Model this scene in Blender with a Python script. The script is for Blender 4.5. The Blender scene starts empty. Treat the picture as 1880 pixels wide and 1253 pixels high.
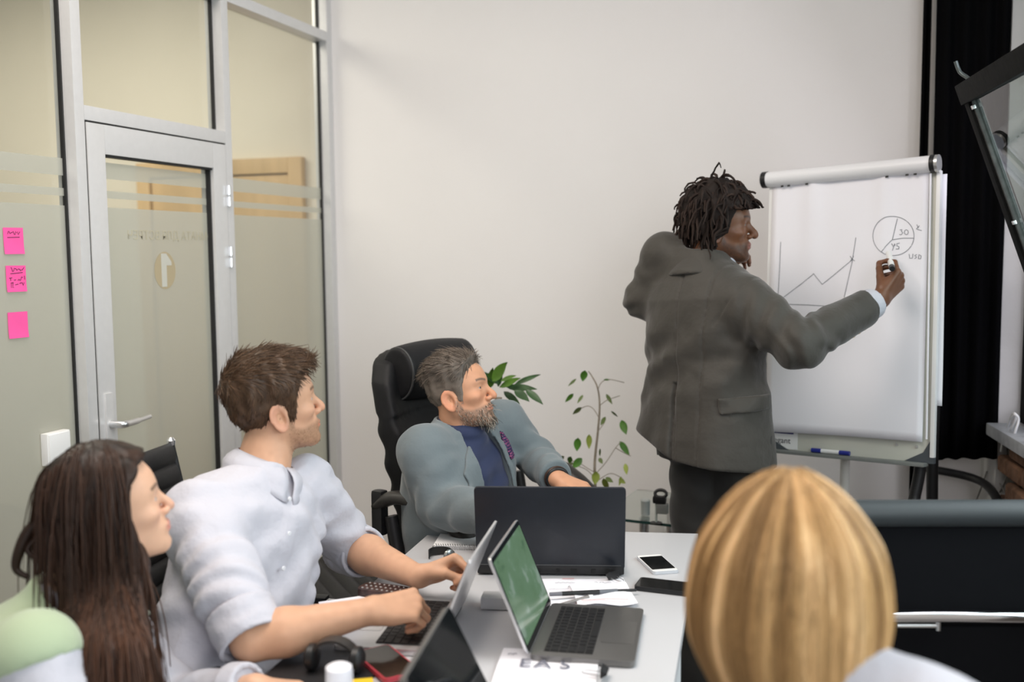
import bpy, bmesh, math, random
import numpy as np
from mathutils import Vector, Matrix

# ------------------------------------------------------------------ camera
SC = bpy.context.scene
COL = SC.collection
F_PX, CX, CY = 1820.0, 940.0, 626.5            # focal length in pixels of the 1880 x 1253 frame
YAW, PITCH, ROLL, CAM_H = math.radians(18.5), math.radians(5.2), math.radians(0.45), 1.57
_f0 = np.array([-math.sin(YAW), math.cos(YAW), 0.0])      # horizontal heading
_r0 = np.array([math.cos(YAW), math.sin(YAW), 0.0])
_fw = _f0 * math.cos(PITCH) - np.array([0, 0, 1.0]) * math.sin(PITCH)
_u0 = _f0 * math.sin(PITCH) + np.array([0, 0, 1.0]) * math.cos(PITCH)
_r = _r0 * math.cos(ROLL) - _u0 * math.sin(ROLL) * -1.0
_r = _r0 * math.cos(ROLL) + _u0 * math.sin(-ROLL)
_u = _u0 * math.cos(ROLL) - _r0 * math.sin(-ROLL)
_C = np.array([0, 0, CAM_H])
RGT, AWAY, UPV = _r0, _f0, np.array([0, 0, 1.0])

def ray(px, py):
    return _fw + _r * ((px - CX) / F_PX) - _u * ((py - CY) / F_PX)
def P(px, py, d):                   # a point of the room at depth d
    return _C + ray(px, py) * d
def onz(px, py, z):                 # where a sight line meets a level surface
    d = ray(px, py); return _C + d * ((z - CAM_H) / d[2])
def onx(px, py, x):
    d = ray(px, py); return _C + d * (x / d[0])

cam_d = bpy.data.cameras.new('camera')
cam = bpy.data.objects.new('camera', cam_d); COL.objects.link(cam)
cam_d.sensor_width = 36.0
cam_d.lens = F_PX / 1880.0 * 36.0
cam_d.clip_start = 0.05
cam.matrix_world = Matrix(((_r[0], _u[0], -_fw[0], 0), (_r[1], _u[1], -_fw[1], 0), (_r[2], _u[2], -_fw[2], CAM_H), (0, 0, 0, 1)))
cam_d.dof.use_dof = True
cam_d.dof.focus_distance = 2.78
cam_d.dof.aperture_fstop = 1.9
SC.camera = cam

# ------------------------------------------------------------------ world, light, exposure
SC.view_settings.view_transform = 'Standard'
SC.view_settings.look = 'None'
SC.view_settings.gamma = 1.0
SC.view_settings.use_curve_mapping = False
SC.view_settings.exposure = 0.0
W_ = bpy.data.worlds.new('sky'); SC.world = W_; W_.use_nodes = True
_b = W_.node_tree.nodes['Background']; _b.inputs[0].default_value = (0.86, 0.88, 1.0, 1); _b.inputs[1].default_value = 1.1

def area(name, loc, aim, sx, sy, power, color):
    l = bpy.data.lights.new(name, 'AREA'); l.shape = 'RECTANGLE'; l.size = sx; l.size_y = sy
    l.energy = power; l.color = color
    o = bpy.data.objects.new(name, l); COL.objects.link(o); o.location = loc
    o.rotation_euler = (Vector(aim) - Vector(loc)).to_track_quat('-Z', 'Z').to_euler()
    return o
area('window_daylight_far', (1.20, 2.2, 2.0), (-1.5, 0.75, 0.8), 1.5, 1.9, 84, (0.92, 0.91, 1.0))
area('window_daylight_near', (1.62, -0.6, 1.95), (-1.2, 2.2, 1.2), 2.4, 1.9, 100, (0.94, 0.92, 1.0))
area('ceiling_lamp_light', (-1.3, 1.5, 3.33), (-1.3, 1.5, 0), 1.6, 1.6, 66, (1.0, 0.89, 0.80))
area('corridor_lamp_light', (-3.9, 3.2, 3.1), (-3.9, 3.5, 0), 1.8, 0.7, 48, (1.0, 0.92, 0.80))

# ------------------------------------------------------------------ materials
MATS = {}
def mat(name, color=(0.8, 0.8, 0.8), rough=0.5, metal=0.0, spec=0.5, noise=None, bump=None, sheen=0.0, attr=None, coat=0.0, sss=0.0, trans=0.0, emis=None, stretch=(1, 1, 1), aniso=None, ior=1.45):
    """noise=(scale, amount) mottles the colour; bump=(scale, strength, distance); attr multiplies in a colour attribute"""
    if name in MATS: return MATS[name]
    m = bpy.data.materials.new(name); m.use_nodes = True
    nt = m.node_tree; b = nt.nodes['Principled BSDF']
    b.inputs['Base Color'].default_value = (*color, 1)
    b.inputs['Roughness'].default_value = rough; b.inputs['Metallic'].default_value = metal
    b.inputs['Specular IOR Level'].default_value = spec; b.inputs['IOR'].default_value = ior
    b.inputs['Sheen Weight'].default_value = sheen; b.inputs['Coat Weight'].default_value = coat
    b.inputs['Transmission Weight'].default_value = trans
    if sss:
        b.inputs['Subsurface Weight'].default_value = sss
        b.inputs['Subsurface Radius'].default_value = (0.9, 0.35, 0.2); b.inputs['Subsurface Scale'].default_value = 0.012
    if emis:
        b.inputs['Emission Color'].default_value = (*emis[0], 1); b.inputs['Emission Strength'].default_value = emis[1]
    src = None
    if attr:
        a = nt.nodes.new('ShaderNodeAttribute'); a.attribute_name = attr
        mx = nt.nodes.new('ShaderNodeMix'); mx.data_type = 'RGBA'; mx.blend_type = 'MULTIPLY'; mx.inputs[0].default_value = 1
        mx.inputs[6].default_value = (*color, 1); nt.links.new(a.outputs['Color'], mx.inputs[7]); src = mx.outputs[2]
    if noise or bump:
        tc = nt.nodes.new('ShaderNodeTexCoord'); mp = nt.nodes.new('ShaderNodeMapping'); mp.inputs['Scale'].default_value = stretch
        nt.links.new(tc.outputs['Object'], mp.inputs[0])
    if noise:
        n = nt.nodes.new('ShaderNodeTexNoise'); n.inputs['Scale'].default_value = noise[0]; n.inputs['Detail'].default_value = 5
        nt.links.new(mp.outputs[0], n.inputs['Vector'])
        mr = nt.nodes.new('ShaderNodeMapRange'); mr.inputs[1].default_value = 0.3; mr.inputs[2].default_value = 0.7
        mr.inputs[3].default_value = 1 - noise[1]; mr.inputs[4].default_value = 1 + noise[1]
        nt.links.new(n.outputs[0], mr.inputs[0])
        m2 = nt.nodes.new('ShaderNodeMix'); m2.data_type = 'RGBA'; m2.blend_type = 'MULTIPLY'; m2.inputs[0].default_value = 1
        if src: nt.links.new(src, m2.inputs[6])
        else: m2.inputs[6].default_value = (*color, 1)
        nt.links.new(mr.outputs[0], m2.inputs[7]); src = m2.outputs[2]
    if src: nt.links.new(src, b.inputs['Base Color'])
    if bump:
        n = nt.nodes.new('ShaderNodeTexNoise'); n.inputs['Scale'].default_value = bump[0]; n.inputs['Detail'].default_value = 4
        nt.links.new(mp.outputs[0], n.inputs['Vector'])
        bp = nt.nodes.new('ShaderNodeBump'); bp.inputs['Strength'].default_value = bump[1]; bp.inputs['Distance'].default_value = bump[2]
        nt.links.new(n.outputs[0], bp.inputs['Height']); nt.links.new(bp.outputs[0], b.inputs['Normal'])
    MATS[name] = m
    return m

def glass_mat(name, tint, film=0.0, film_col=(0.5, 0.5, 0.45), refl=1.0):
    """clear sheet glass: transparent + mirror by fresnel, with an optional diffusing film over it"""
    if name in MATS: return MATS[name]
    m = bpy.data.materials.new(name); m.use_nodes = True; nt = m.node_tree
    for n in list(nt.nodes): nt.nodes.remove(n)
    out = nt.nodes.new('ShaderNodeOutputMaterial')
    tr = nt.nodes.new('ShaderNodeBsdfTransparent'); tr.inputs[0].default_value = (*tint, 1)
    gl = nt.nodes.new('ShaderNodeBsdfGlossy'); gl.inputs['Roughness'].default_value = 0.02 if not film else 0.35
    gl.inputs[0].default_value = (refl, refl, refl, 1)
    fr = nt.nodes.new('ShaderNodeFresnel'); fr.inputs[0].default_value = 1.4
    mx = nt.nodes.new('ShaderNodeMixShader')
    base = tr
    if film:
        d = nt.nodes.new('ShaderNodeBsdfDiffuse'); d.inputs[0].default_value = (*film_col, 1)
        t2 = nt.nodes.new('ShaderNodeBsdfTranslucent'); t2.inputs[0].default_value = (*film_col, 1)
        mm = nt.nodes.new('ShaderNodeMixShader'); mm.inputs[0].default_value = 0.5
        nt.links.new(d.outputs[0], mm.inputs[1]); nt.links.new(t2.outputs[0], mm.inputs[2])
        m3 = nt.nodes.new('ShaderNodeMixShader'); m3.inputs[0].default_value = film
        nt.links.new(tr.outputs[0], m3.inputs[1]); nt.links.new(mm.outputs[0], m3.inputs[2]); base = m3
    ge = nt.nodes.new('ShaderNodeNewGeometry'); sub = nt.nodes.new('ShaderNodeMath'); sub.operation = 'SUBTRACT'; sub.inputs[0].default_value = 1.0
    mu = nt.nodes.new('ShaderNodeMath'); mu.operation = 'MULTIPLY'
    nt.links.new(ge.outputs['Backfacing'], sub.inputs[1]); nt.links.new(sub.outputs[0], mu.inputs[0]); nt.links.new(fr.outputs[0], mu.inputs[1])
    nt.links.new(mu.outputs[0], mx.inputs[0]); nt.links.new(base.outputs[0], mx.inputs[1]); nt.links.new(gl.outputs[0], mx.inputs[2])
    nt.links.new(mx.outputs[0], out.inputs[0])
    MATS[name] = m; return m

# ------------------------------------------------------------------ object helpers
def tag(o, label=None, cat=None, group=None, kind=None):
    if label: o['label'] = label
    if cat: o['category'] = cat
    if group: o['group'] = group
    if kind: o['kind'] = kind
    return o
def empty(name, loc=(0, 0, 0), label=None, cat=None, group=None, rz=0.0):
    o = bpy.data.objects.new(name, None); COL.objects.link(o); o.location = loc; o.rotation_euler = (0, 0, rz)
    o.empty_display_size = 0.05
    return tag(o, label, cat, group)
def link(name, me, m=None, parent=None, kind=None, keep_world=True):
    o = bpy.data.objects.new(name, me); COL.objects.link(o)
    if m is not None:
        for q in (m if isinstance(m, (list, tuple)) else [m]): me.materials.append(q)
    if parent is not None: o.parent = parent
    if kind: o['kind'] = kind
    return o
def from_data(name, V, Fc, m=None, parent=None, smooth=True, kind=None, col=None):
    me = bpy.data.meshes.new(name)
    V = np.asarray(V, dtype=np.float32); n = len(V)
    me.vertices.add(n); me.vertices.foreach_set('co', V.ravel())
    if isinstance(Fc, np.ndarray) and Fc.ndim == 2:
        k = Fc.shape[1]; nf = len(Fc)
        me.loops.add(nf * k); me.loops.foreach_set('vertex_index', Fc.astype(np.int32).ravel())
        me.polygons.add(nf); me.polygons.foreach_set('loop_start', np.arange(0, nf * k, k, dtype=np.int32))
        me.polygons.foreach_set('loop_total', np.full(nf, k, dtype=np.int32))
        me.update(calc_edges=True)
    else:
        bpy.data.meshes.remove(me); me = bpy.data.meshes.new(name); me.from_pydata([tuple(map(float, v)) for v in V], [], [list(map(int, f)) for f in Fc])
    me.polygons.foreach_set('use_smooth', np.full(len(me.polygons), bool(smooth)))
    if col is not None:
        a = me.color_attributes.new('Col', 'FLOAT_COLOR', 'POINT')
        c = np.ones((n, 4), dtype=np.float32); c[:, :3] = col; a.data.foreach_set('color', c.ravel())
    me.update()
    return link(name, me, m, parent, kind)
def bm_obj(name, bm, m=None, parent=None, smooth=False, kind=None, auto=None):
    bmesh.ops.recalc_face_normals(bm, faces=bm.faces)
    me = bpy.data.meshes.new(name); bm.to_mesh(me); bm.free()
    if smooth:
        me.polygons.foreach_set('use_smooth', np.ones(len(me.polygons), dtype=bool))
        me.set_sharp_from_angle(angle=math.radians(auto if auto else 40))
    return link(name, me, m, parent, kind)
def add_box(bm, c, s, M=None, bevel=0.0, seg=2):
    r = bmesh.ops.create_cube(bm, size=1.0)
    vs = r['verts']
    bmesh.ops.scale(bm, vec=s, verts=vs)
    if bevel > 0:
        es = list({e for v in vs for e in v.link_edges})
        rr = bmesh.ops.bevel(bm, geom=es, offset=bevel, segments=seg, affect='EDGES', profile=0.7)
        vs = list({v for f in rr['faces'] for v in f.verts} | {v for v in vs if v.is_valid})
    bmesh.ops.translate(bm, vec=c, verts=vs)
    if M is not None: bmesh.ops.transform(bm, matrix=M, verts=vs)
    return vs
def box(name, c, s, m=None, parent=None, bevel=0.0, M=None, kind=None, seg=2):
    bm = bmesh.new(); add_box(bm, c, s, M, bevel, seg); return bm_obj(name, bm, m, parent, smooth=bevel > 0, kind=kind)
def box2(name, a, b, m=None, parent=None, bevel=0.0, M=None, kind=None):
    a = np.array(a, float); b = np.array(b, float)
    return box(name, tuple((a + b) / 2), tuple(np.abs(b - a)), m, parent, bevel, M, kind)
def tube_data(path, rad, n=8, caps=True):
    """swept tube through the points of path; rad scalar or per point"""
    p = np.asarray(path, float); k = len(p); rad = np.atleast_1d(np.asarray(rad, float)); rad = np.interp(np.linspace(0, 1, k), np.linspace(0, 1, len(rad)), rad)
    t = np.gradient(p, axis=0); t /= np.linalg.norm(t, axis=1)[:, None] + 1e-12
    ref = np.array([0, 0, 1.0]) if abs(t[0, 2]) < 0.9 else np.array([1.0, 0, 0])
    V = []; a = np.cross(t[0], ref); a /= np.linalg.norm(a)
    for i in range(k):
        a = a - t[i] * (a @ t[i]); a /= np.linalg.norm(a) + 1e-12
        b = np.cross(t[i], a)
        for j in range(n):
            th = 2 * math.pi * j / n
            V.append(p[i] + rad[i] * (a * math.cos(th) + b * math.sin(th)))
    Fc = []
    for i in range(k - 1):
        for j in range(n):
            Fc.append([i * n + j, i * n + (j + 1) % n, (i + 1) * n + (j + 1) % n, (i + 1) * n + j])
    if caps: Fc.append(list(range(n))[::-1]); Fc.append([(k - 1) * n + j for j in range(n)])
    return np.array(V), Fc
def tube(name, path, rad, m, parent=None, n=8, kind=None):
    V, Fc = tube_data(path, rad, n)
    o = from_data(name, V, Fc, m, parent, True, kind); o.data.set_sharp_from_angle(angle=math.radians(50)); return o
def tubes(name, paths, rad, m, parent=None, n=6, kind=None):
    VV = []; FF = []; off = 0
    for i, p in enumerate(paths):
        V, Fc = tube_data(p, rad[i] if isinstance(rad, (list, tuple)) else rad, n)
        VV.append(V); FF += [[q + off for q in f] for f in Fc]; off += len(V)
    return from_data(name, np.concatenate(VV), FF, m, parent, True, kind)
def smooth_path(pts, n=24):
    """Catmull-Rom through the points"""
    p = np.asarray(pts, float); p = np.vstack([2 * p[0] - p[1], p, 2 * p[-1] - p[-2]])
    out = []
    m = len(p) - 3
    for i in range(m):
        for t in np.linspace(0, 1, max(2, n // m), endpoint=(i == m - 1)):
            a, b, c, d = p[i:i + 4]
            out.append(0.5 * ((2 * b) + (-a + c) * t + (2 * a - 5 * b + 4 * c - d) * t * t + (-a + 3 * b - 3 * c + d) * t ** 3))
    return np.array(out)
def lathe(name, prof, m, parent=None, n=24, loc=(0, 0, 0), M=None, kind=None):
    V = []; Fc = []; k = len(prof)
    for r_, z in prof:
        for j in range(n):
            th = 2 * math.pi * j / n; V.append((r_ * math.cos(th), r_ * math.sin(th), z))
    V = np.array(V)
    for i in range(k - 1):
        for j in range(n): Fc.append([i * n + j, i * n + (j + 1) % n, (i + 1) * n + (j + 1) % n, (i + 1) * n + j])
    Fc.append(list(range(n))[::-1]); Fc.append([(k - 1) * n + j for j in range(n)])
    if M is not None: V = V @ np.array(M)[:3, :3].T + np.array(M)[:3, 3]
    V = V + np.array(loc)
    o = from_data(name, V, Fc, m, parent, True, kind); o.data.set_sharp_from_angle(angle=math.radians(40)); return o
def prism_data(pts, z0, z1):
    n = len(pts)
    V = [(x, y, z0) for x, y in pts] + [(x, y, z1) for x, y in pts]
    Fc = [list(range(n))[::-1], [n + i for i in range(n)]] + [[i, (i + 1) % n, n + (i + 1) % n, n + i] for i in range(n)]
    return V, Fc
def prism(name, pts, z0, z1, m, parent=None, M=None, bevel=0.0, kind=None):
    V, Fc = prism_data(pts, z0, z1)
    bm = bmesh.new(); vs = [bm.verts.new(v) for v in V]
    for f in Fc: bm.faces.new([vs[i] for i in f])
    bmesh.ops.recalc_face_normals(bm, faces=bm.faces)
    if bevel: bmesh.ops.bevel(bm, geom=list(bm.edges), offset=bevel, segments=2, affect='EDGES', profile=0.7)
    if M is not None: bmesh.ops.transform(bm, matrix=M, verts=list(bm.verts))
    return bm_obj(name, bm, m, parent, smooth=bevel > 0, kind=kind)
def rrect(w, h, r, n=5, cx=0, cy=0):
    out = []
    for sx, sy, a0 in ((1, 1, 0), (-1, 1, 90), (-1, -1, 180), (1, -1, 270)):
        for i in range(n + 1):
            a = math.radians(a0 + 90 * i / n); out.append((cx + sx * (w / 2 - r) + r * math.cos(a), cy + sy * (h / 2 - r) + r * math.sin(a)))
    return out
def frame_m(o, x, y, z):
    """4x4 from an origin and three axes"""
    return Matrix(((x[0], y[0], z[0], o[0]), (x[1], y[1], z[1], o[1]), (x[2], y[2], z[2], o[2]), (0, 0, 0, 1)))
def rotz_m(loc, a): return Matrix.Translation(Vector(loc)) @ Matrix.Rotation(a, 4, 'Z')
def text_obj(name, s, size, m, parent, M, extrude=0.0004, mirror=False, align='CENTER'):
    cu = bpy.data.curves.new(name, 'FONT'); cu.body = s; cu.size = size; cu.extrude = extrude; cu.align_x = align; cu.align_y = 'CENTER'; cu.resolution_u = 3
    t = bpy.data.objects.new(name, cu); COL.objects.link(t)
    me = bpy.data.meshes.new_from_object(t.evaluated_get(bpy.context.evaluated_depsgraph_get()))
    bpy.data.objects.remove(t); bpy.data.curves.remove(cu)
    if mirror: me.transform(Matrix.Scale(-1, 4, (1, 0, 0))); me.flip_normals()
    me.transform(M); me.name = name
    me.materials.clear()
    return link(name, me, m, parent)
def strokes(name, lines, rad, m, parent, M):
    """pen strokes drawn on a sheet: thin ribbons of ink lying on the local xy plane"""
    V = []; Fc = []
    for ln in lines:
        p = np.asarray(ln, float); t = np.gradient(p, axis=0); t /= np.linalg.norm(t, axis=1)[:, None] + 1e-9
        nrm = np.stack([-t[:, 1], t[:, 0]], 1) * rad
        b = len(V)
        for i in range(len(p)):
            V.append((p[i, 0] + nrm[i, 0], p[i, 1] + nrm[i, 1], 0)); V.append((p[i, 0] - nrm[i, 0], p[i, 1] - nrm[i, 1], 0))
            if i: Fc.append([b + 2 * i - 2, b + 2 * i - 1, b + 2 * i + 1, b + 2 * i])
    V = np.array(V) @ np.array(M)[:3, :3].T + np.array(M)[:3, 3]
    return from_data(name, V, Fc, m, parent, False)
def nrm(v): v = np.asarray(v, float); return v / np.linalg.norm(v)

# ------------------------------------------------------------------ implicit surfaces for bodies and cloth
def smin(a, b, k):
    h = np.clip(0.5 + 0.5 * (b - a) / k, 0, 1); return b + (a - b) * h - k * h * (1 - h)
def smax(a, b, k): return -smin(-a, -b, k)
def sd_sphere(p, c, r): return np.linalg.norm(p - np.asarray(c, p.dtype), axis=-1) - r
def sd_ell(p, c, r, R=None):
    q = p - np.asarray(c, p.dtype)
    if R is not None: q = q @ np.asarray(R, p.dtype)
    r = np.asarray(r, p.dtype)
    k0 = np.linalg.norm(q / r, axis=-1); k1 = np.linalg.norm(q / (r * r), axis=-1) + 1e-9
    return k0 * (k0 - 1) / k1
def sd_cone(p, a, b, ra, rb):
    a = np.asarray(a, p.dtype); b = np.asarray(b, p.dtype); ba = b - a
    h = np.clip(((p - a) @ ba) / (ba @ ba), 0, 1)
    return np.linalg.norm(p - a - h[..., None] * ba, axis=-1) - (ra + (rb - ra) * h)
def sd_box(p, c, hs, R=None, r=0.0):
    q = p - np.asarray(c, p.dtype)
    if R is not None: q = q @ np.asarray(R, p.dtype)
    q = np.abs(q) - (np.asarray(hs, p.dtype) - r)
    return np.linalg.norm(np.maximum(q, 0), axis=-1) + np.minimum(q.max(-1), 0) - r
def hash_noise(p, f, seed=0):
    """smooth value noise in -1..1"""
    q = np.asarray(p, np.float64) * f + seed * 17.13
    i = np.floor(q).astype(np.int64); w = q - i; w = w * w * (3 - 2 * w)
    def h(a, b, c):
        n = (a * 374761393 + b * 668265263 + c * 2147483647 + seed * 1274126177) & 0xffffffff
        n = ((n ^ (n >> 13)) * 1274126177) & 0xffffffff
        return ((n ^ (n >> 16)) & 0xffff) / 32767.5 - 1
    r = 0
    for dx in (0, 1):
        for dy in (0, 1):
            for dz in (0, 1):
                r = r + h(i[..., 0] + dx, i[..., 1] + dy, i[..., 2] + dz) * (w[..., 0] if dx else 1 - w[..., 0]) * (w[..., 1] if dy else 1 - w[..., 1]) * (w[..., 2] if dz else 1 - w[..., 2])
    return r
def polygonize(f, lo, hi, h, lip=1.5):
    """surface nets over the box lo..hi with cell h; only blocks near the surface are sampled finely"""
    lo = np.asarray(lo, float); hi = np.asarray(hi, float); B = 6
    nb = np.ceil((hi - lo) / (h * B)).astype(int); n = nb * B
    ci = np.stack(np.meshgrid(*[np.arange(k) for k in nb], indexing='ij'), -1).reshape(-1, 3)
    cc = lo + (ci + 0.5) * B * h
    dc = f(cc.astype(np.float32))
    D = np.repeat(np.repeat(np.repeat(dc.reshape(nb), B, 0), B, 1), B, 2).astype(np.float32)
    D = np.pad(D, ((0, 1), (0, 1), (0, 1)), mode='edge')
    near = ci[np.abs(dc) < h * B * 0.5 * 1.7321 * lip + 0.012]
    loc = np.stack(np.meshgrid(*[np.arange(B + 1)] * 3, indexing='ij'), -1).reshape(-1, 3)
    if len(near) == 0: return np.zeros((0, 3)), np.zeros((0, 4), int)
    for s in range(0, len(near), 1500):
        idx = (near[s:s + 1500, None, :] * B + loc[None]).reshape(-1, 3)
        D[idx[:, 0], idx[:, 1], idx[:, 2]] = f((lo + idx * h).astype(np.float32))
    # surface nets
    S = D < 0
    c = [S[dx:dx + n[0], dy:dy + n[1], dz:dz + n[2]] for dx in (0, 1) for dy in (0, 1) for dz in (0, 1)]
    cnt = sum(x.astype(np.int8) for x in c)
    act = (cnt > 0) & (cnt < 8)
    cells = np.argwhere(act)
    vid = np.full(tuple(n), -1, np.int64); vid[act] = np.arange(len(cells))
    corners = [(dx, dy, dz) for dx in (0, 1) for dy in (0, 1) for dz in (0, 1)]
    val = np.stack([D[cells[:, 0] + a, cells[:, 1] + b, cells[:, 2] + d] for a, b, d in corners], 1)
    acc = np.zeros((len(cells), 3)); num = np.zeros(len(cells))
    for i in range(8):
        for j in range(i + 1, 8):
            a, b = corners[i], corners[j]
            if sum(abs(a[q] - b[q]) for q in range(3)) != 1: continue
            va, vb = val[:, i], val[:, j]; m = (va < 0) != (vb < 0)
            t = np.where(m, va / np.where(m, va - vb, 1), 0)
            pt = np.array(a)[None] + t[:, None] * (np.array(b) - np.array(a))[None]
            acc += pt * m[:, None]; num += m
    V = lo + (cells + acc / num[:, None]) * h
    Fq = []
    for ax in range(3):
        o1, o2 = [(1, 2), (2, 0), (0, 1)][ax]
        sl_a = [slice(0, n[k]) for k in range(3)]; sl_b = list(sl_a); sl_b[ax] = slice(1, n[ax] + 1)
        ch = S[tuple(sl_a)] != S[tuple(sl_b)]
        e = np.argwhere(ch); e = e[(e[:, o1] > 0) & (e[:, o2] > 0)]
        inside = S[e[:, 0], e[:, 1], e[:, 2]]
        d1 = np.zeros(3, int); d1[o1] = 1; d2 = np.zeros(3, int); d2[o2] = 1
        g = lambda q: vid[q[:, 0], q[:, 1], q[:, 2]]
        q = np.stack([g(e - d1 - d2), g(e - d2), g(e), g(e - d1)], 1)
        q[~inside] = q[~inside][:, ::-1]
        Fq.append(q[(q >= 0).all(1)])
    return V, np.concatenate(Fq)
def merge(parts):
    V = []; Fc = []; C_ = []; o = 0
    for q in parts:
        V.append(q[0]); Fc.append(q[1] + o); o += len(q[0])
        if len(q) > 2: C_.append(q[2])
    return np.concatenate(V), np.concatenate(Fc), (np.concatenate(C_) if C_ else None)
def strand_mesh(paths, r0, r1, n=3, shade=None):
    """paths (N,K,3) -> one mesh of thin tapered tubes"""
    N, K, _ = paths.shape
    t = np.gradient(paths, axis=1); t /= np.linalg.norm(t, axis=2, keepdims=True) + 1e-12
    ref = np.eye(3)[np.argmin(np.abs(t).max(1), 1)][:, None, :]          # one reference axis per strand, so tubes never twist
    a = np.cross(t, ref); a /= np.linalg.norm(a, axis=2, keepdims=True) + 1e-12; b = np.cross(t, a)
    rr = (np.asarray(r0).reshape(-1, 1) * (1 - np.linspace(0, 1, K) ** 2)[None] + np.asarray(r1).reshape(-1, 1) * (np.linspace(0, 1, K) ** 2)[None])
    rr = np.broadcast_to(rr, (N, K))
    V = np.stack([paths + rr[..., None] * (a * math.cos(2 * math.pi * j / n) + b * math.sin(2 * math.pi * j / n)) for j in range(n)], 2)
    V = V.reshape(-1, 3)
    idx = np.arange(N * K * n).reshape(N, K, n)
    f = np.stack([idx[:, :-1], np.roll(idx, -1, 2)[:, :-1], np.roll(idx, -1, 2)[:, 1:], idx[:, 1:]], -1).reshape(-1, 4)
    col = None
    if shade is not None: col = np.repeat(np.asarray(shade).reshape(N, -1), K * n, 0) * np.ones((1, 3))
    return V, f, col
# ================================================================== the room
CEIL = 3.35
M_WALL = mat('white_plaster', (0.82, 0.795, 0.78), 0.85, noise=(1.3, 0.02), bump=(55, 0.12, 0.004))
M_WALLR = mat('grey_plaster', (0.62, 0.61, 0.60), 0.9, noise=(3, 0.10), bump=(30, 0.3, 0.006))
M_CORR = mat('cream_corridor_paint', (0.78, 0.73, 0.62), 0.8, noise=(1.2, 0.03))
M_CEIL = mat('ceiling_paint', (0.85, 0.84, 0.82), 0.9, bump=(80, 0.1, 0.003))
M_FLOOR = mat('grey_floor', (0.30, 0.29, 0.28), 0.5, noise=(9, 0.15))
M_ALU = mat('painted_aluminium', (0.69, 0.69, 0.69), 0.38, metal=0.35, noise=(40, 0.02))
M_RUB = mat('black_gasket', (0.015, 0.015, 0.015), 0.6)
M_STEEL = mat('satin_steel', (0.72, 0.72, 0.72), 0.28, metal=0.9)
M_CHROME = mat('chrome', (0.86, 0.86, 0.88), 0.08, metal=1.0)
M_CLEAR = glass_mat('clear_glass', (0.95, 0.965, 0.95))
M_FROST = glass_mat('frosted_film', (0.96, 0.97, 0.95), 0.55, (0.66, 0.66, 0.61))
M_BLACK = mat('black_plastic', (0.012, 0.012, 0.013), 0.42, noise=(60, 0.1))
M_WHITEP = mat('white_plastic', (0.82, 0.82, 0.81), 0.35)
M_WOOD = mat('pale_oak', (0.62, 0.44, 0.24), 0.5, noise=(7, 0.16), stretch=(1, 1, 0.12))
M_DARKW = mat('dark_window_paint', (0.008, 0.0085, 0.0085), 0.75, spec=0.12, noise=(35, 0.3), bump=(60, 0.3, 0.002))
M_BRICK = mat('old_brick', (0.16, 0.085, 0.05), 0.9, noise=(18, 0.4), bump=(40, 0.7, 0.01))
M_MORT = mat('rough_mortar', (0.11, 0.10, 0.09), 0.95, noise=(20, 0.3), bump=(40, 0.8, 0.01))

YB = 4.18; XG = -2.32; XF = -2.265
box2('floor', (-7.2, -3.2, -0.12), (2.6, 5.1, 0.0), M_FLOOR, kind='structure')
box2('ceiling', (-7.2, -3.2, CEIL), (2.6, 5.1, CEIL + 0.12), M_CEIL, kind='structure')
box2('wall_back', (XG - 0.02, YB, 0), (0.62, YB + 0.16, CEIL), M_WALL, kind='structure')
box2('wall_front', (-7.2, -2.95, 0), (2.4, -2.8, CEIL), M_WALL, kind='structure')
# corridor beyond the glass
box2('wall_corridor_end', (-7.0, 4.80, 0), (XG - 0.03, 4.95, CEIL), M_CORR, kind='structure')
box2('wall_corridor_far', (-7.15, -2.8, 0), (-7.0, 4.95, CEIL), M_CORR, kind='structure')
d2 = empty('door_2', (-3.3, 4.76, 0)); d2['kind'] = 'structure'
for a, b in (((-3.85, 0), (-3.765, 2.085)), ((-2.863, 0), (-2.778, 2.085)), ((-3.765, 2.0), (-2.863, 2.085))):
    o = box2('door_frame', (a[0], 4.755, a[1]), (b[0], 4.80, b[1]), M_WOOD, bevel=0.006); o.parent = d2; o.matrix_parent_inverse = Matrix.Translation((3.3, -4.76, 0))
o = box2('door_leaf', (-3.757, 4.772, 0.01), (-2.872, 4.80, 1.994), M_WOOD, bevel=0.003); o.parent = d2; o.matrix_parent_inverse = Matrix.Translation((3.3, -4.76, 0))

# right wall: a frame of its own, s runs from the corner towards the camera, n points outdoors
R_COR = np.array([0.52, YB, 0.0]); R_S = nrm([0.139, -0.990, 0]); R_N = nrm([0.990, 0.139, 0])
M_RW = frame_m(R_COR, R_S, R_N, (0, 0, 1))
SILL, WTOP = 0.93, 3.05
wins = [(0.20, 2.55), (3.1, 6.4)]
wall_r = box2('wall_right', (-0.2, 0, 0), (0.20, 0.30, CEIL), M_WALLR, M=M_RW, kind='structure')
for i, (a, b, z0, z1) in enumerate([(2.55, 3.1, 0, CEIL), (6.4, 7.6, 0, CEIL), (0.20, 2.55, WTOP, CEIL), (3.1, 6.4, WTOP, CEIL), (3.1, 6.4, 0, SILL)]):
    box2('wall_panel', (a, 0, z0), (b, 0.30, z1), M_WALLR, wall_r, M=M_RW)
box2('parapet', (0.2, 0.035, 0), (2.55, 0.30, SILL - 0.05), M_MORT, wall_r, M=M_RW)
rng = random.Random(3)
bm0 = None
me_b = None
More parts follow.
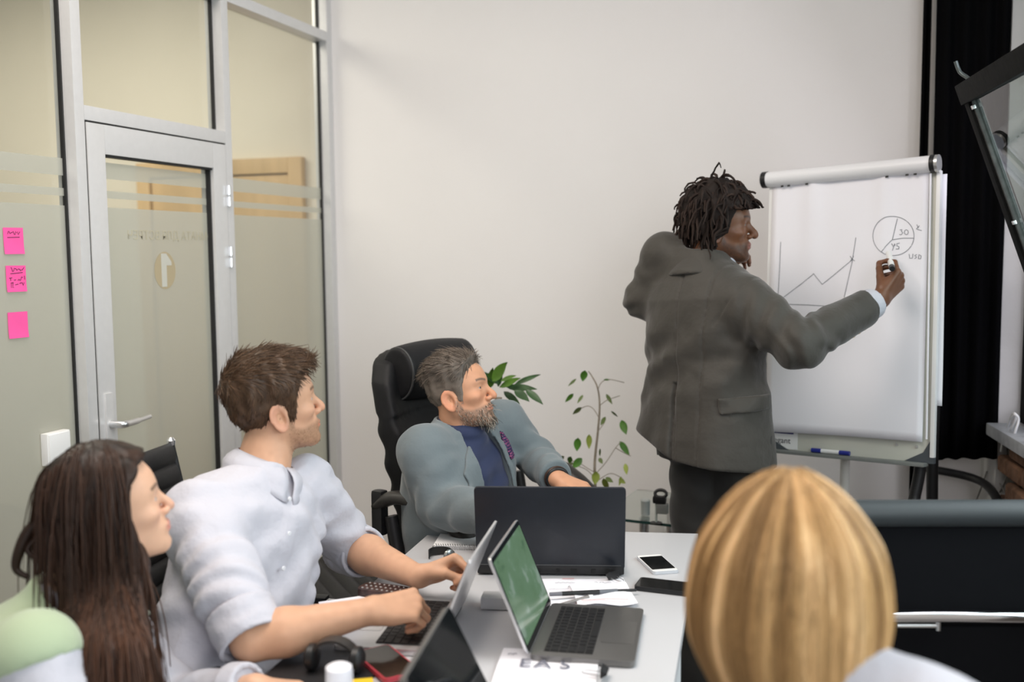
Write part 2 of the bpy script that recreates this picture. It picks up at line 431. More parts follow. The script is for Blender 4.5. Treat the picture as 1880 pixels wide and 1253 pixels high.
for row in range(12):
    for c in range(6):
        s0 = 0.235 + c * 0.26 + (0.13 if row % 2 else 0)
        bw = 0.25
        if me_b is None:
            bm = bmesh.new(); add_box(bm, (0, 0, 0), (bw, 0.10, 0.062), None, 0.008, 1); o = bm_obj('brick', bm, M_BRICK, wall_r, smooth=True); me_b = o.data
        else:
            o = bpy.data.objects.new('brick', me_b); COL.objects.link(o); o.parent = wall_r
        o.matrix_world = M_RW @ Matrix.Translation((s0 + bw / 2, 0.04 + rng.uniform(-0.012, 0.012), 0.045 + row * 0.074)) @ Matrix.Rotation(rng.uniform(-0.03, 0.03), 4, 'Z')
M_SILL = mat('grey_window_sill', (0.36, 0.38, 0.40), 0.5, noise=(20, 0.2))
box2('trim_1', (0.22, -0.045, SILL - 0.045), (2.54, 0.06, SILL), M_SILL, bevel=0.008, M=M_RW, kind='structure')
# window 1: dark steel frame with a centre-pivoted upper sash tilted into the room
w1 = empty('window_1', tuple(R_COR + R_S * 0.2 + R_N * 0.1)); w1['kind'] = 'structure'
WI = w1.matrix_basis.inverted() if False else Matrix.Translation(-Vector(tuple(R_COR + R_S * 0.2 + R_N * 0.1)))
def wpart(name, a, b, m, par=None, bevel=0.004, M=None):
    o = box2(name, a, b, m, None, bevel, M or M_RW); o.parent = par or w1; o.matrix_parent_inverse = WI; return o
FR0, FR1 = 0.075, 0.13
wpart('window_frame', (0.2, FR0, SILL), (0.255, FR1, WTOP), M_DARKW)
wpart('window_frame', (2.495, FR0, SILL), (2.55, FR1, WTOP), M_DARKW)
wpart('window_frame', (0.255, FR0, SILL), (2.495, FR1, SILL + 0.06), M_DARKW)
wpart('window_frame', (0.255, FR0, WTOP - 0.06), (2.495, FR1, WTOP), M_DARKW)
wpart('transom', (0.255, FR0, 2.14), (2.495, FR1, 2.19), M_DARKW)
wpart('mullion', (1.62, FR0, SILL + 0.06), (1.68, FR1, WTOP - 0.06), M_DARKW)
M_PANE = glass_mat('window_glass', (0.80, 0.86, 0.83))
M_PANE2 = glass_mat('dim_window_glass', (0.30, 0.33, 0.33))
wpart('pane', (0.255, 0.098, 2.19), (1.62, 0.104, WTOP - 0.06), M_PANE, bevel=0)
wpart('pane', (1.68, 0.098, 2.19), (2.495, 0.104, WTOP - 0.06), M_PANE, bevel=0)
wpart('pane', (1.68, 0.098, SILL + 0.06), (2.495, 0.104, 2.14), M_PANE, bevel=0)
# the tilted sash
TH = math.radians(20)
sA = P(1770, 152, 3.0)
v_dn = R_N * math.sin(TH) - np.array([0, 0, 1.0]) * math.cos(TH)
v_nm = nrm(np.cross(R_S, v_dn))
M_SA = frame_m(sA, R_S, v_dn, np.cross(R_S, v_dn))      # x along the rail, y down the stile
SW, SH, ST = 0.78, 1.12, 0.045
sash = empty('window_sash', tuple(sA), 'dark weathered window sash tilted into the room beside the black curtain', 'window')
SI = Matrix.Translation(-Vector(tuple(sA)))
def spart(name, a, b, m, bevel=0.004):
    o = box2(name, a, b, m, None, bevel, M_SA); o.parent = sash; o.matrix_parent_inverse = SI; return o
spart('top_rail', (0, 0, -0.03), (SW, 0.062, 0.03), M_DARKW)
spart('bottom_rail', (0, SH - 0.05, -0.02), (SW, SH, 0.02), M_DARKW)
spart('stile', (0, 0.062, -0.02), (0.042, SH - 0.05, 0.02), M_DARKW)
spart('stile', (SW - 0.042, 0.062, -0.02), (SW, SH - 0.05, 0.02), M_DARKW)
spart('glazing_bead', (0.042, 0.062, -0.012), (0.056, SH - 0.05, 0.012), mat('worn_bead', (0.08, 0.085, 0.083), 0.45, metal=0.4, noise=(30, 0.4)))
spart('pane', (0.056, 0.062, -0.003), (SW - 0.042, SH - 0.05, 0.003), glass_mat('sash_glass', (0.62, 0.68, 0.65)), bevel=0)
for yy in (0.075, 0.44, 0.56):
    spart('glazing_clip', (0.045, yy, -0.018), (0.062, yy + 0.012, -0.008), M_STEEL, 0.002)
hk = tube('catch_hook', smooth_path([sA + R_S * 0.045 + v_dn * 0.02 - v_nm * 0.0, sA + R_S * 0.02 - v_dn * 0.005 + v_nm * 0.01, sA - v_dn * 0.035 - R_S * 0.005, sA - v_dn * 0.07 - R_S * 0.008], 10), 0.006, mat('old_hook', (0.10, 0.12, 0.12), 0.35, metal=0.6))
hk.parent = sash; hk.matrix_parent_inverse = SI
# window 2 (beside the camera, lights the room)
w2 = empty('window_2', tuple(R_COR + R_S * 3.1 + R_N * 0.1)); w2['kind'] = 'structure'
W2I = Matrix.Translation(-Vector(tuple(R_COR + R_S * 3.1 + R_N * 0.1)))
for a, b, z0, z1 in ((3.1, 3.16, SILL, WTOP), (6.34, 6.4, SILL, WTOP), (4.72, 4.78, SILL, WTOP), (3.16, 6.34, SILL, SILL + 0.06), (3.16, 6.34, WTOP - 0.06, WTOP)):
    o = box2('window_frame', (a, FR0, z0), (b, FR1, z1), M_DARKW, None, 0.004, M_RW); o.parent = w2; o.matrix_parent_inverse = W2I
o = box2('pane', (3.16, 0.098, SILL + 0.06), (6.34, 0.104, WTOP - 0.06), M_PANE, None, 0, M_RW); o.parent = w2; o.matrix_parent_inverse = W2I
# grey facade added outside so the panes do not show bright sky
M_FAC = mat('added_facade_render', (0.30, 0.31, 0.30), 0.9, noise=(2, 0.2))
fac = box2('added_facade', (-3, 7.0, -4), (10, 7.4, 3.4), M_FAC, M=M_RW, kind='structure')

# ------------------------------------------------------------------ glass partition (left wall)
wall_l = empty('wall_left', (XG, 2.5, 0)); wall_l['kind'] = 'structure'
LI = Matrix.Translation((-XG, -2.5, 0))
def lpart(name, a, b, m, par=None, bevel=0.0, inv=None):
    o = box2(name, a, b, m, None, bevel); o.parent = par or wall_l; o.matrix_parent_inverse = inv or LI; return o
PA0, PA1, PB0, PB1, PC0 = 2.527, 2.569, 3.318, 3.36, 4.137
lpart('post', (XG - 0.02, PA0, 0), (XF, PA1, CEIL), M_ALU, bevel=0.003)
lpart('post', (XG - 0.02, PB0, 0), (XF, PB1, CEIL), M_ALU, bevel=0.003)
lpart('post', (XG - 0.02, PC0, 0), (XF, YB, CEIL), M_ALU, bevel=0.003)
lpart('post', (XG - 0.02, 0.6, 0), (XF, 0.64, CEIL), M_ALU, bevel=0.003)
lpart('post', (XG - 0.02, -1.4, 0), (XF, -1.36, CEIL), M_ALU, bevel=0.003)
for y0, y1 in ((PA1, PB0), (PB1, PC0), (0.64, PA0), (-1.36, 0.6)):
    lpart('transom', (XG - 0.02, y0, 2.532), (XF, y1, 2.575), M_ALU, bevel=0.003)
    lpart('pane', (XG - 0.004, y0, 2.575), (XG + 0.004, y1, CEIL), M_CLEAR)
lpart('header', (XG - 0.02, PA1, 1.990), (XF, PB0, 2.036), M_ALU, bevel=0.003)
lpart('pane', (XG - 0.004, PA1, 2.036), (XG + 0.004, PB0, 2.532), M_CLEAR)
for y0, y1 in ((PB1, PC0), (0.64, PA0), (-1.36, 0.6)):
    lpart('pane', (XG - 0.004, y0, 0.10), (XG + 0.004, y1, 2.532), M_CLEAR)
    lpart('bottom_rail', (XG - 0.02, y0, 0), (XF, y1, 0.106), M_ALU, bevel=0.003)
    for z0, z1 in ((0.106, 1.722), (1.752, 1.776), (1.815, 1.868)):
        lpart('frosted_film', (XG + 0.0042, y0, z0), (XG + 0.0052, y1, z1), M_FROST)
for y0, z0, z1 in ((PA0 - 0.006, 0.1, CEIL), (PB0 - 0.006, 2.036, CEIL), (PC0 - 0.005, 0.1, CEIL)):
    lpart('gasket', (XG, y0, z0), (XG + 0.014, y0 + 0.006, z1), M_RUB)
# the door
door = empty('door_1', (XF, 2.574, 0)); door['kind'] = 'structure'
DI = Matrix.Translation((-XF, -2.574, 0))
def dpart(name, a, b, m, bevel=0.0, par=None):
    o = box2(name, a, b, m, None, bevel)
    o.parent = par or door; o.matrix_parent_inverse = DI; return o
D0, D1, DZ = 2.574, 3.313, 1.984
GY0, GY1, GZ1 = 2.652, 3.232, 1.890
dpart('leaf_stile', (XG, D0, 0.012), (XF + 0.003, GY0, DZ), M_ALU, 0.003)
dpart('leaf_stile', (XG, GY1, 0.012), (XF + 0.003, D1, DZ), M_ALU, 0.003)
dpart('leaf_rail', (XG, GY0, GZ1), (XF + 0.003, GY1, DZ), M_ALU, 0.002)
dpart('leaf_rail', (XG, GY0, 0.012), (XF + 0.003, GY1, 0.14), M_ALU, 0.002)
dpart('pane', (XG + 0.016, GY0, 0.14), (XG + 0.024, GY1, GZ1), M_CLEAR)
dpart('gasket', (XG + 0.024, GY0, GZ1 - 0.007), (XF - 0.004, GY1, GZ1), M_RUB)
dpart('gasket', (XG + 0.024, GY1 - 0.007, 0.14), (XF - 0.012, GY1, GZ1), M_RUB)
dpart('edge_gap', (XG + 0.02, D0 - 0.004, 0.012), (XF - 0.002, D0, DZ + 0.004), M_RUB)
dpart('edge_gap', (XG + 0.02, D0, DZ), (XF - 0.002, D1, DZ + 0.005), M_RUB)
for z0, z1 in ((0.14, 1.722), (1.752, 1.776), (1.815, 1.868)):
    dpart('frosted_film', (XG + 0.0242, GY0, z0), (XG + 0.0252, GY1, z1), M_FROST)
M_LET = mat('tan_lettering', (0.46, 0.38, 0.24), 0.6)
def on_glass(y, z, x=XG + 0.0262):       # x axis along +Y, seen from inside the room
    return frame_m((x, y, z), (0, 1, 0), (0, 0, 1), (1, 0, 0))
# mirrored lettering that reads from the corridor: a disc with the cut-out numeral and a line of words
t = text_obj('lettering', 'КОМНАТА ДЛЯ ВСТРЕЧ', 0.043, mat('faint_lettering', (0.47, 0.44, 0.33), 0.6), door, on_glass(3.03, 1.632), 0.0003, mirror=True); t.matrix_parent_inverse = DI
V = [(0, 0, 0)] + [(0.058 * math.cos(a), 0.066 * math.sin(a), 0) for a in np.linspace(0, 2 * math.pi, 41)[:-1]]
Mg = np.array(on_glass(2.967, 1.51)); V = np.array(V) @ Mg[:3, :3].T + Mg[:3, 3]
o = from_data('number_disc', V, [[0, 1 + i, 1 + (i + 1) % 40] for i in range(40)], M_LET, door, False); o.matrix_parent_inverse = DI
M_LNUM = mat('pale_numeral', (0.58, 0.57, 0.50), 0.6)
o = prism('numeral', [(-0.020, -0.058), (0.008, -0.058), (0.008, 0.018), (0.036, 0.018), (0.036, 0.030), (0.008, 0.060), (-0.020, 0.060)], 0, 0.0004, M_LNUM, door, M=on_glass(2.967, 1.51, XG + 0.0264)); o.matrix_parent_inverse = DI
hp = box('handle_plate', (XF + 0.007, 2.612, 1.02), (0.009, 0.034, 0.20), M_ALU, None, 0.003); hp.parent = door; hp.matrix_parent_inverse = DI
hl = tube('door_handle', smooth_path([(XF + 0.008, 2.615, 1.018), (XF + 0.05, 2.615, 1.018), (XF + 0.058, 2.64, 1.018), (XF + 0.056, 2.70, 1.02), (XF + 0.05, 2.755, 1.022)], 16), [0.013] * 2 + [0.0125] * 6 + [0.011] * 4 + [0.008] * 4, M_STEEL, None, 12)
hl.parent = door; hl.matrix_parent_inverse = DI
kc = lathe('keyhole', [(0.010, 0), (0.010, 0.006), (0.006, 0.008)], M_STEEL, None, 14, M=frame_m((XF + 0.011, 2.612, 0.95), (0, 1, 0), (0, 0, 1), (1, 0, 0))); kc.parent = door; kc.matrix_parent_inverse = DI
for zz in (1.79, 1.555, 0.35):
    for dz in (0.022, -0.022):
        h = lathe('hinge', [(0.007, -0.019), (0.009, -0.017), (0.009, 0.017), (0.007, 0.019)], M_CHROME, None, 12, loc=(XF + 0.008, 3.316, zz + dz)); h.parent = door; h.matrix_parent_inverse = DI
# skirting on the back wall is absent in the photograph; light switch box on the left pane
sw = empty('light_switch', (XG + 0.02, 2.42, 0.975), 'white square light switch box on the frosted pane left of the door', 'switch')
b1 = box('switch_box', (0, 0, 0), (0.026, 0.094, 0.100), M_WHITEP, sw, 0.004)
b2 = box('rocker', (0.0145, 0, 0), (0.006, 0.086, 0.092), mat('switch_rocker', (0.88, 0.88, 0.87), 0.3), sw, 0.002)
# pink notes
M_PINK = mat('pink_paper', (0.92, 0.10, 0.36), 0.75, noise=(12, 0.03))
M_INK = mat('dark_pen_ink', (0.06, 0.02, 0.05), 0.6)
def squig(x0, x1, y, h, n, seed):
    r = random.Random(seed); xs = np.linspace(x0, x1, n)
    return [(x, y + r.uniform(-h, h)) for x in xs]
note_specs = [((6, 419), (42, 419), (43, 466), (8, 466), 'pink sticky note with one underlined word, topmost on the glass'),
              ((11, 489), (46, 488), (48, 535), (13, 536), 'pink sticky note with several handwritten lines, middle one on the glass'),
              ((14, 574), (50, 573), (51, 618), (17, 623), 'blank pink sticky note, lowest on the glass')]
for i, (a, b, c, d, lab) in enumerate(note_specs):
    pa, pb, pc, pd = [onx(*q, XG + 0.008) for q in (a, b, c, d)]
    cen = (pa + pb + pc + pd) / 4; ex = nrm((pb - pa) + (pc - pd)); ey = nrm((pa - pd) + (pb - pc)); ey = nrm(ey - ex * (ex @ ey))
    w = 0.074; hgt = 0.077
    N = 7; V = []
    for iy in range(N):
        for ix in range(N):
            u, v = ix / (N - 1) - 0.5, iy / (N - 1) - 0.5
            V.append(ex * u * w + ey * v * hgt + np.array([1, 0, 0]) * (0.012 * max(0, 0.35 - (v + 0.5)) ** 1.5 + 0.0006))
    V += [v - np.array([0.0005, 0, 0]) for v in V]
    Fc = [[iy * N + ix, iy * N + ix + 1, (iy + 1) * N + ix + 1, (iy + 1) * N + ix] for iy in range(N - 1) for ix in range(N - 1)]
    Fc += [[q + N * N for q in f][::-1] for f in Fc]
    nt_ = from_data('sticky_note', V, Fc, M_PINK, None, True); nt_.location = tuple(cen)
    tag(nt_, lab, 'sticky note', 'pink sticky notes on the glass')
    Mn = frame_m(np.array([0.0016, 0, 0]), ex, ey, (1, 0, 0))
    if i == 0: ls = [squig(-0.022, 0.024, 0.024, 0.006, 16, 1), [(-0.024, 0.010), (0.022, 0.011)]]
    elif i == 1: ls = [squig(-0.020, 0.030, 0.027, 0.006, 16, 2), [(-0.022, 0.015), (0.024, 0.018)], [(-0.027, 0.002), (-0.016, 0.003)], [(-0.022, 0.002), (-0.022, -0.006)], [(-0.010, -0.004), (-0.002, -0.003)], squig(0.004, 0.024, 0.0, 0.006, 9, 4), [(0.03, 0.008), (0.031, -0.003)],
                       [(-0.022, -0.012), (-0.012, -0.011)], [(-0.020, -0.012), (-0.021, -0.026)], [(-0.014, -0.012), (-0.015, -0.026)], [(-0.024, -0.027), (-0.010, -0.026)], [(-0.006, -0.018), (0.006, -0.016)], squig(0.010, 0.028, -0.016, 0.005, 9, 5)]
    else: ls = []
    if ls: strokes('handwriting', ls, 0.0009, M_INK, nt_, Mn)

# ------------------------------------------------------------------ curtains by the corner
M_CURT = mat('black_curtain_cloth', (0.0035, 0.0035, 0.004), 1.0, spec=0.03)
def curtain(name, x0, x1, y, z0, z1, amp, waves, label, slant=0.0, y_end=None):
    n = waves * 10; V = []; K = 14
    for k in range(K + 1):
        z = z0 + (z1 - z0) * k / K
        for i in range(n + 1):
            t = i / n; yy = y + ((y_end - y) * t if y_end is not None else 0)
            a = amp * (1 - 0.25 * k / K)
            V.append((x0 + (x1 - x0) * t + slant * (k / K) * (1 - t) + 0.004 * math.sin(9 * t + 3 * k / K), yy + a * math.sin(2 * math.pi * waves * t + 0.5 * math.sin(3 * k / K)), z + (0.03 * t if k == 0 else 0)))
    V = np.array(V); c = V.mean(0); nn = len(V)
    Fc = [[k * (n + 1) + i, k * (n + 1) + i + 1, (k + 1) * (n + 1) + i + 1, (k + 1) * (n + 1) + i] for k in range(K) for i in range(n)]
    o = from_data(name, V - np.array([c[0], c[1], z0]), Fc, M_CURT, None, True); o.location = (c[0], c[1], z0)
    md = o.modifiers.new('thickness', 'SOLIDIFY'); md.thickness = 0.004
    return tag(o, label, 'curtain', 'black curtains in the corner')
curtain('curtain', 0.312, 0.548, 4.03, 0.765, 3.30, 0.018, 4, 'wide black curtain hanging in the corner beside the window', -0.016, 3.97)
curtain('curtain', 0.262, 0.292, 4.10, 0.30, 3.30, 0.012, 2, 'narrow black curtain strip hanging on the white wall behind the flipchart')
rail = tube('curtain_rail', [(0.2, 4.05, 3.315), (0.535, 4.03, 3.315)], 0.012, M_BLACK)
tag(rail, 'black curtain rail under the ceiling above the curtains', 'rail')
# pipes and cables in the corner
pp = tube('pipe', smooth_path([(0.30, 4.10, 0.72), (0.50, 4.00, 0.70), (0.545, 3.70, 0.66), (0.60, 3.2, 0.62)], 20), 0.016, M_BLACK)
tag(pp, 'black heating pipe running below the black curtain to the brickwork', 'pipe')
M_WCAB = mat('white_cable_sheath', (0.80, 0.81, 0.82), 0.4)
M_GCAB = mat('grey_cable_sheath', (0.20, 0.19, 0.18), 0.5)
c0 = P(1862, 772, 3.42)
cb = tubes('cable', [smooth_path([P(1838, 812, 3.6), P(1858, 785, 3.45), P(1866, 765, 3.42), P(1860, 760, 3.44), P(1853, 775, 3.5), P(1842, 805, 3.6), P(1838, 830, 3.62)], 28),
                     smooth_path([P(1856, 826, 3.52), P(1862, 800, 3.42), P(1870, 772, 3.40), P(1864, 762, 3.40), P(1856, 770, 3.44)], 24)], 0.0045, M_WCAB)
tag(cb, 'white cable looped over the end of the window sill', 'cable')
cb = tubes('cable', [smooth_path([P(1730, 965, 3.84), P(1748, 945, 3.82), P(1772, 940, 3.8), P(1786, 936, 3.78)], 20),
                     smooth_path([P(1732, 975, 3.84), P(1760, 950, 3.8), P(1778, 940, 3.79), P(1750, 975, 3.8)], 20),
                     smooth_path([P(1726, 985, 3.84), P(1765, 985, 3.8), P(1783, 965, 3.78), P(1780, 942, 3.78)], 20),
                     smooth_path([P(1700, 978, 3.9), P(1735, 972, 3.84), P(1765, 968, 3.8)], 14)], 0.0035, mat('pale_cable_sheath', (0.42, 0.41, 0.39), 0.5))
tag(cb, 'tangle of pale cables hanging low on the wall below the curtain', 'cable')
cb = tubes('cable', [smooth_path([P(1826, 845, 3.72), P(1832, 880, 3.68), P(1846, 910, 3.62), P(1848, 945, 3.6), P(1830, 965, 3.62), P(1816, 990, 3.64)], 26),
                     smooth_path([P(1786, 936, 3.78), P(1820, 920, 3.7), P(1838, 900, 3.66), P(1850, 872, 3.6)], 16),
                     smooth_path([P(1790, 925, 3.8), P(1800, 900, 3.8), P(1812, 866, 3.76)], 10)], 0.003, M_GCAB)
tag(cb, 'thin dark cables trailing down the wall beside the bare brick', 'cable')
# ceiling lamp that gives the warm light
lamp = empty('ceiling_lamp', (-1.3, 1.5, CEIL), 'white square ceiling lamp panel above the table', 'lamp')
box('lamp_frame', (0, 0, -0.008), (1.7, 1.7, 0.016), M_WHITEP, lamp, 0.004)
# ================================================================== furniture and things
TZ = 0.74
M_TABLE = mat('white_laminate', (0.55, 0.548, 0.565), 0.35, noise=(3, 0.01))
M_EDGE = mat('white_edge_band', (0.74, 0.75, 0.77), 0.4)
tb = empty('conference_table', (-0.7, 1.8, 0), 'long white laminate conference table covered in laptops and papers', 'table')
TI = Matrix.Translation((0.7, -1.8, 0))
corn = [(-1.152, 2.708), (-0.388, 2.868), (-0.205, 0.9), (-0.99, 0.75)]
o = prism('tabletop', corn[::-1], TZ - 0.028, TZ, M_TABLE, bevel=0.003); o.parent = tb; o.matrix_parent_inverse = TI
for (x, y) in ((-1.08, 2.62), (-0.46, 2.75), (-0.94, 0.85), (-0.27, 0.98)):
    o = box('leg', (x, y, (TZ - 0.028) / 2), (0.05, 0.05, TZ - 0.028), M_EDGE, None, 0.004); o.parent = tb; o.matrix_parent_inverse = TI
o = box2('side_panel', (-0.335, 1.05, 0.02), (-0.317, 2.085, TZ - 0.028), M_EDGE, None, 0.002); o.parent = tb; o.matrix_parent_inverse = TI

M_SILVER = mat('silver_aluminium', (0.66, 0.66, 0.67), 0.32, metal=0.75)
M_GREY = mat('grey_aluminium', (0.20, 0.195, 0.19), 0.34, metal=0.7)
M_KEY = mat('black_keys', (0.012, 0.012, 0.013), 0.5)
M_KWELL = mat('keyboard_well', (0.03, 0.03, 0.03), 0.6)
M_SCR = mat('dark_screen_glass', (0.006, 0.007, 0.008), 0.06, spec=0.6)
M_NAVY = mat('matt_lid', (0.014, 0.017, 0.024), 0.36, noise=(50, 0.05))
M_PRT = mat('port_recess', (0.004, 0.004, 0.004), 0.5)
M_LIT = mat('laptop_legend', (0.5, 0.5, 0.5), 0.5)

def screen_image(name):
    """a lit screen showing a green map-like picture with pale bands"""
    m = bpy.data.materials.new(name); m.use_nodes = True; nt = m.node_tree; b = nt.nodes['Principled BSDF']
    b.inputs['Roughness'].default_value = 0.12; b.inputs['Base Color'].default_value = (0.01, 0.012, 0.01, 1)
    tc = nt.nodes.new('ShaderNodeTexCoord'); n1 = nt.nodes.new('ShaderNodeTexNoise'); n1.inputs['Scale'].default_value = 14; n1.inputs['Detail'].default_value = 6
    mp = nt.nodes.new('ShaderNodeMapping'); mp.inputs['Rotation'].default_value = (0, 0, 0.5); mp.inputs['Scale'].default_value = (1, 2.2, 1)
    nt.links.new(tc.outputs['Object'], mp.inputs[0]); nt.links.new(mp.outputs[0], n1.inputs[0])
    cr = nt.nodes.new('ShaderNodeValToRGB'); e = cr.color_ramp
    e.elements[0].position = 0.30; e.elements[0].color = (0.10, 0.20, 0.11, 1)
    e.elements[1].position = 0.55; e.elements[1].color = (0.17, 0.30, 0.18, 1)
    q = e.elements.new(0.62); q.color = (0.30, 0.42, 0.33, 1)
    q = e.elements.new(0.36); q.color = (0.15, 0.27, 0.15, 1)
    nt.links.new(n1.outputs[0], cr.inputs[0]); nt.links.new(cr.outputs[0], b.inputs['Emission Color']); b.inputs['Emission Strength'].default_value = 0.62
    return m
M_SCREEN_ON = screen_image('green_screen_picture')

def laptop(label, hinge, ey, w, d, ang, body, lid_back, bezel, screen, keys='mac', th=0.014, lid_h=None, lid_t=0.006, vents=False):
    """hinge: mid point of the hinge on the table; ey: towards the user; ang: lid opening in degrees"""
    ey = nrm([ey[0], ey[1], 0]); ex = np.array([ey[1], -ey[0], 0.0]); hz = TZ + 0.001
    L = empty('laptop', (hinge[0], hinge[1], hz), label, 'laptop', 'laptops on the conference table')
    L.rotation_euler = (0, 0, math.atan2(ex[1], ex[0]))
    base = prism('base', rrect(w, d, 0.012, 4, 0, d / 2), 0.001, th, body, L, bevel=0.002)
    kw, kd = w * 0.86, d * 0.47
    y0 = d * 0.12
    wl = box('keyboard_well', (0, y0 + kd / 2, th + 0.0002), (kw, kd, 0.0012), M_KWELL, base)
    bm = bmesh.new(); rows = 5 if keys == 'mac' else 6
    nk = 14; ph = kd / (rows + 0.55)
    yy = y0 + 0.002
    for rI in range(rows + 1):
        hgt = ph * (0.5 if rI == 0 else 0.86)
        if rI == rows:
            spec = [1, 1, 1, 1.3, 5.2, 1.3, 1, 1, 1, 0.6]
        elif rI == 0: spec = [1] * nk
        else: spec = {1: [1] * 13 + [1.4], 2: [1.4] + [1] * 13, 3: [1.7] + [1] * 11 + [1.7], 4: [2.2] + [1] * 10 + [2.2]}.get(rI, [1] * nk)
        tot = sum(spec); x = -kw / 2 + 0.002; sc = (kw - 0.004) / tot
        for sI in spec:
            add_box(bm, (x + sI * sc / 2, yy + hgt / 2, th + 0.0016), (sI * sc - 0.0028, hgt - 0.001, 0.0016)); x += sI * sc
        yy += hgt + ph * 0.14
    ko = bm_obj('keys', bm, M_KEY, base, kind='stuff')
    tp = prism('trackpad', rrect(w * 0.42, d * 0.33, 0.006, 3, 0, d * 0.635 + d * 0.165), th + 0.0001, th + 0.0007, M_GREY if body is not M_SILVER else mat('silver_trackpad', (0.60, 0.60, 0.61), 0.25, metal=0.6), base)
    # lid: hinged at y = 0, opened by ang
    lh = lid_h or d; a = math.radians(ang)
    vy = np.array([0, math.cos(a), math.sin(a)]); vz = np.array([0, -math.sin(a), math.cos(a)])   # up the lid; out of its back is -> -(screen normal)
    # screen normal = towards the user side
    sn = np.array([0, math.sin(a), -math.cos(a)])
    Ml = frame_m((0, -0.002, th * 0.55), (1, 0, 0), vy, np.cross((1, 0, 0), vy))
    sgn = 1 if np.cross((1, 0, 0), vy) @ sn > 0 else -1
    lid = prism('lid', rrect(w, lh, 0.010, 4, 0, lh / 2 + 0.004), -lid_t / 2, lid_t / 2, lid_back, L, M=Ml, bevel=0.0015)
    if bezel is not None:
        f0 = sgn * (lid_t / 2 - 0.0002); f1 = sgn * (lid_t / 2 + 0.0006)
        prism('bezel', rrect(w * 0.985, lh * 0.975, 0.008, 4, 0, lh / 2 + 0.004), min(f0, f1), max(f0, f1), bezel, lid, M=Ml)
        g0 = sgn * (lid_t / 2 + 0.0005); g1 = sgn * (lid_t / 2 + 0.0009)
        sc_ = prism('screen', rrect(w * 0.945, lh * 0.86, 0.002, 2, 0, lh / 2 + 0.006), min(g0, g1), max(g0, g1), screen, lid, M=Ml)
    hb = box('hinge_bar', (0, 0.0, th * 0.62), (w * 0.8, 0.010, 0.009), M_KWELL if keys == 'mac' else body, L, 0.003)
    return L, base, lid, Ml

# grey laptop with the green screen, in front, facing right
hA, hB = np.array([-0.588, 1.860]), np.array([-0.626, 2.142])
laptop('grey laptop in front with a green picture on its screen', (hA + hB) / 2, (0.99, 0.13), 0.302, 0.212, 112, M_GREY, M_SILVER, M_SCR, M_SCREEN_ON)
# silver laptop of the man in the white shirt
hA, hB = np.array([-0.783, 1.806]), np.array([-0.834, 2.112])
L2, b2_, l2_, Ml2 = laptop('silver laptop under the hands of the man in the white shirt', (hA + hB) / 2, (-0.985, -0.16), 0.305, 0.212, 112, M_SILVER, M_SILVER, M_SCR, M_SCR)
# black laptop at the far end, its lid back towards us
hA, hB = np.array([-0.883, 2.330]), np.array([-0.512, 2.432])
L1, b1_, l1_, Ml1 = laptop('wide black laptop seen from behind at the far end of the table', (hA + hB) / 2, (-0.26, 0.965), 0.378, 0.25, 104, M_BLACK, M_NAVY, M_BLACK, M_SCR, keys='wide', th=0.026, lid_h=0.232, lid_t=0.008)
box('vent_strip', (0, -0.004, 0.020), (0.374, 0.010, 0.030), M_BLACK, L1, 0.002)
for i, (x, wv) in enumerate(((0.15, 0.022), (0.11, 0.012), (0.06, 0.016), (0.02, 0.010), (-0.05, 0.052), (-0.12, 0.05))):
    box('port', (x, -0.0095, 0.014), (wv, 0.002, 0.009), M_PRT, L1)
tube('trim_line', [(-0.18, -0.0095, 0.0285), (0.18, -0.0095, 0.0285)], 0.0007, mat('grey_trim', (0.12, 0.12, 0.12), 0.4), L1)
# near dark laptop in the foreground, cut by the frame
laptop('dark laptop nearest the camera with a black screen and grey rim', (-0.545, 1.462), (0.985, 0.17), 0.31, 0.205, 116, M_GREY, mat('dull_grey_lid', (0.12, 0.115, 0.11), 0.5, metal=0.3), M_SCR, M_SCR, lid_t=0.012)

# ---- chairs
M_LEATH = mat('black_leather', (0.010, 0.010, 0.011), 0.55, spec=0.28, noise=(40, 0.15), bump=(160, 0.2, 0.001))
M_PIPE = mat('leather_piping', (0.05, 0.05, 0.05), 0.5)
M_RIB = mat('ribbed_charcoal_upholstery', (0.022, 0.022, 0.023), 0.55, spec=0.3, noise=(90, 0.1))
M_ARMP = mat('worn_black_armrest', (0.03, 0.028, 0.026), 0.38)
def star_base(root, m, z=0.07, r=0.31, n=5):
    for k in range(n):
        a = 2 * math.pi * k / n + 0.3
        tube('leg', smooth_path([(0.03 * math.cos(a), 0.03 * math.sin(a), z + 0.04), (r * 0.5 * math.cos(a), r * 0.5 * math.sin(a), z + 0.02), (r * math.cos(a), r * math.sin(a), z)], 8), [0.022, 0.021, 0.02, 0.019, 0.018, 0.016, 0.015, 0.014], m, root, 8)
        lathe('caster', [(0.012, -0.012), (0.026, -0.010), (0.028, 0), (0.026, 0.010), (0.012, 0.012)], M_BLACK, root, 14, M=frame_m((r * math.cos(a), r * math.sin(a), 0.029), (math.cos(a), math.sin(a), 0), (0, 0, 1), (math.sin(a), -math.cos(a), 0)))
    lathe('gas_column', [(0.028, 0.10), (0.028, 0.24), (0.019, 0.245), (0.019, 0.42)], M_BLACK, root, 16)
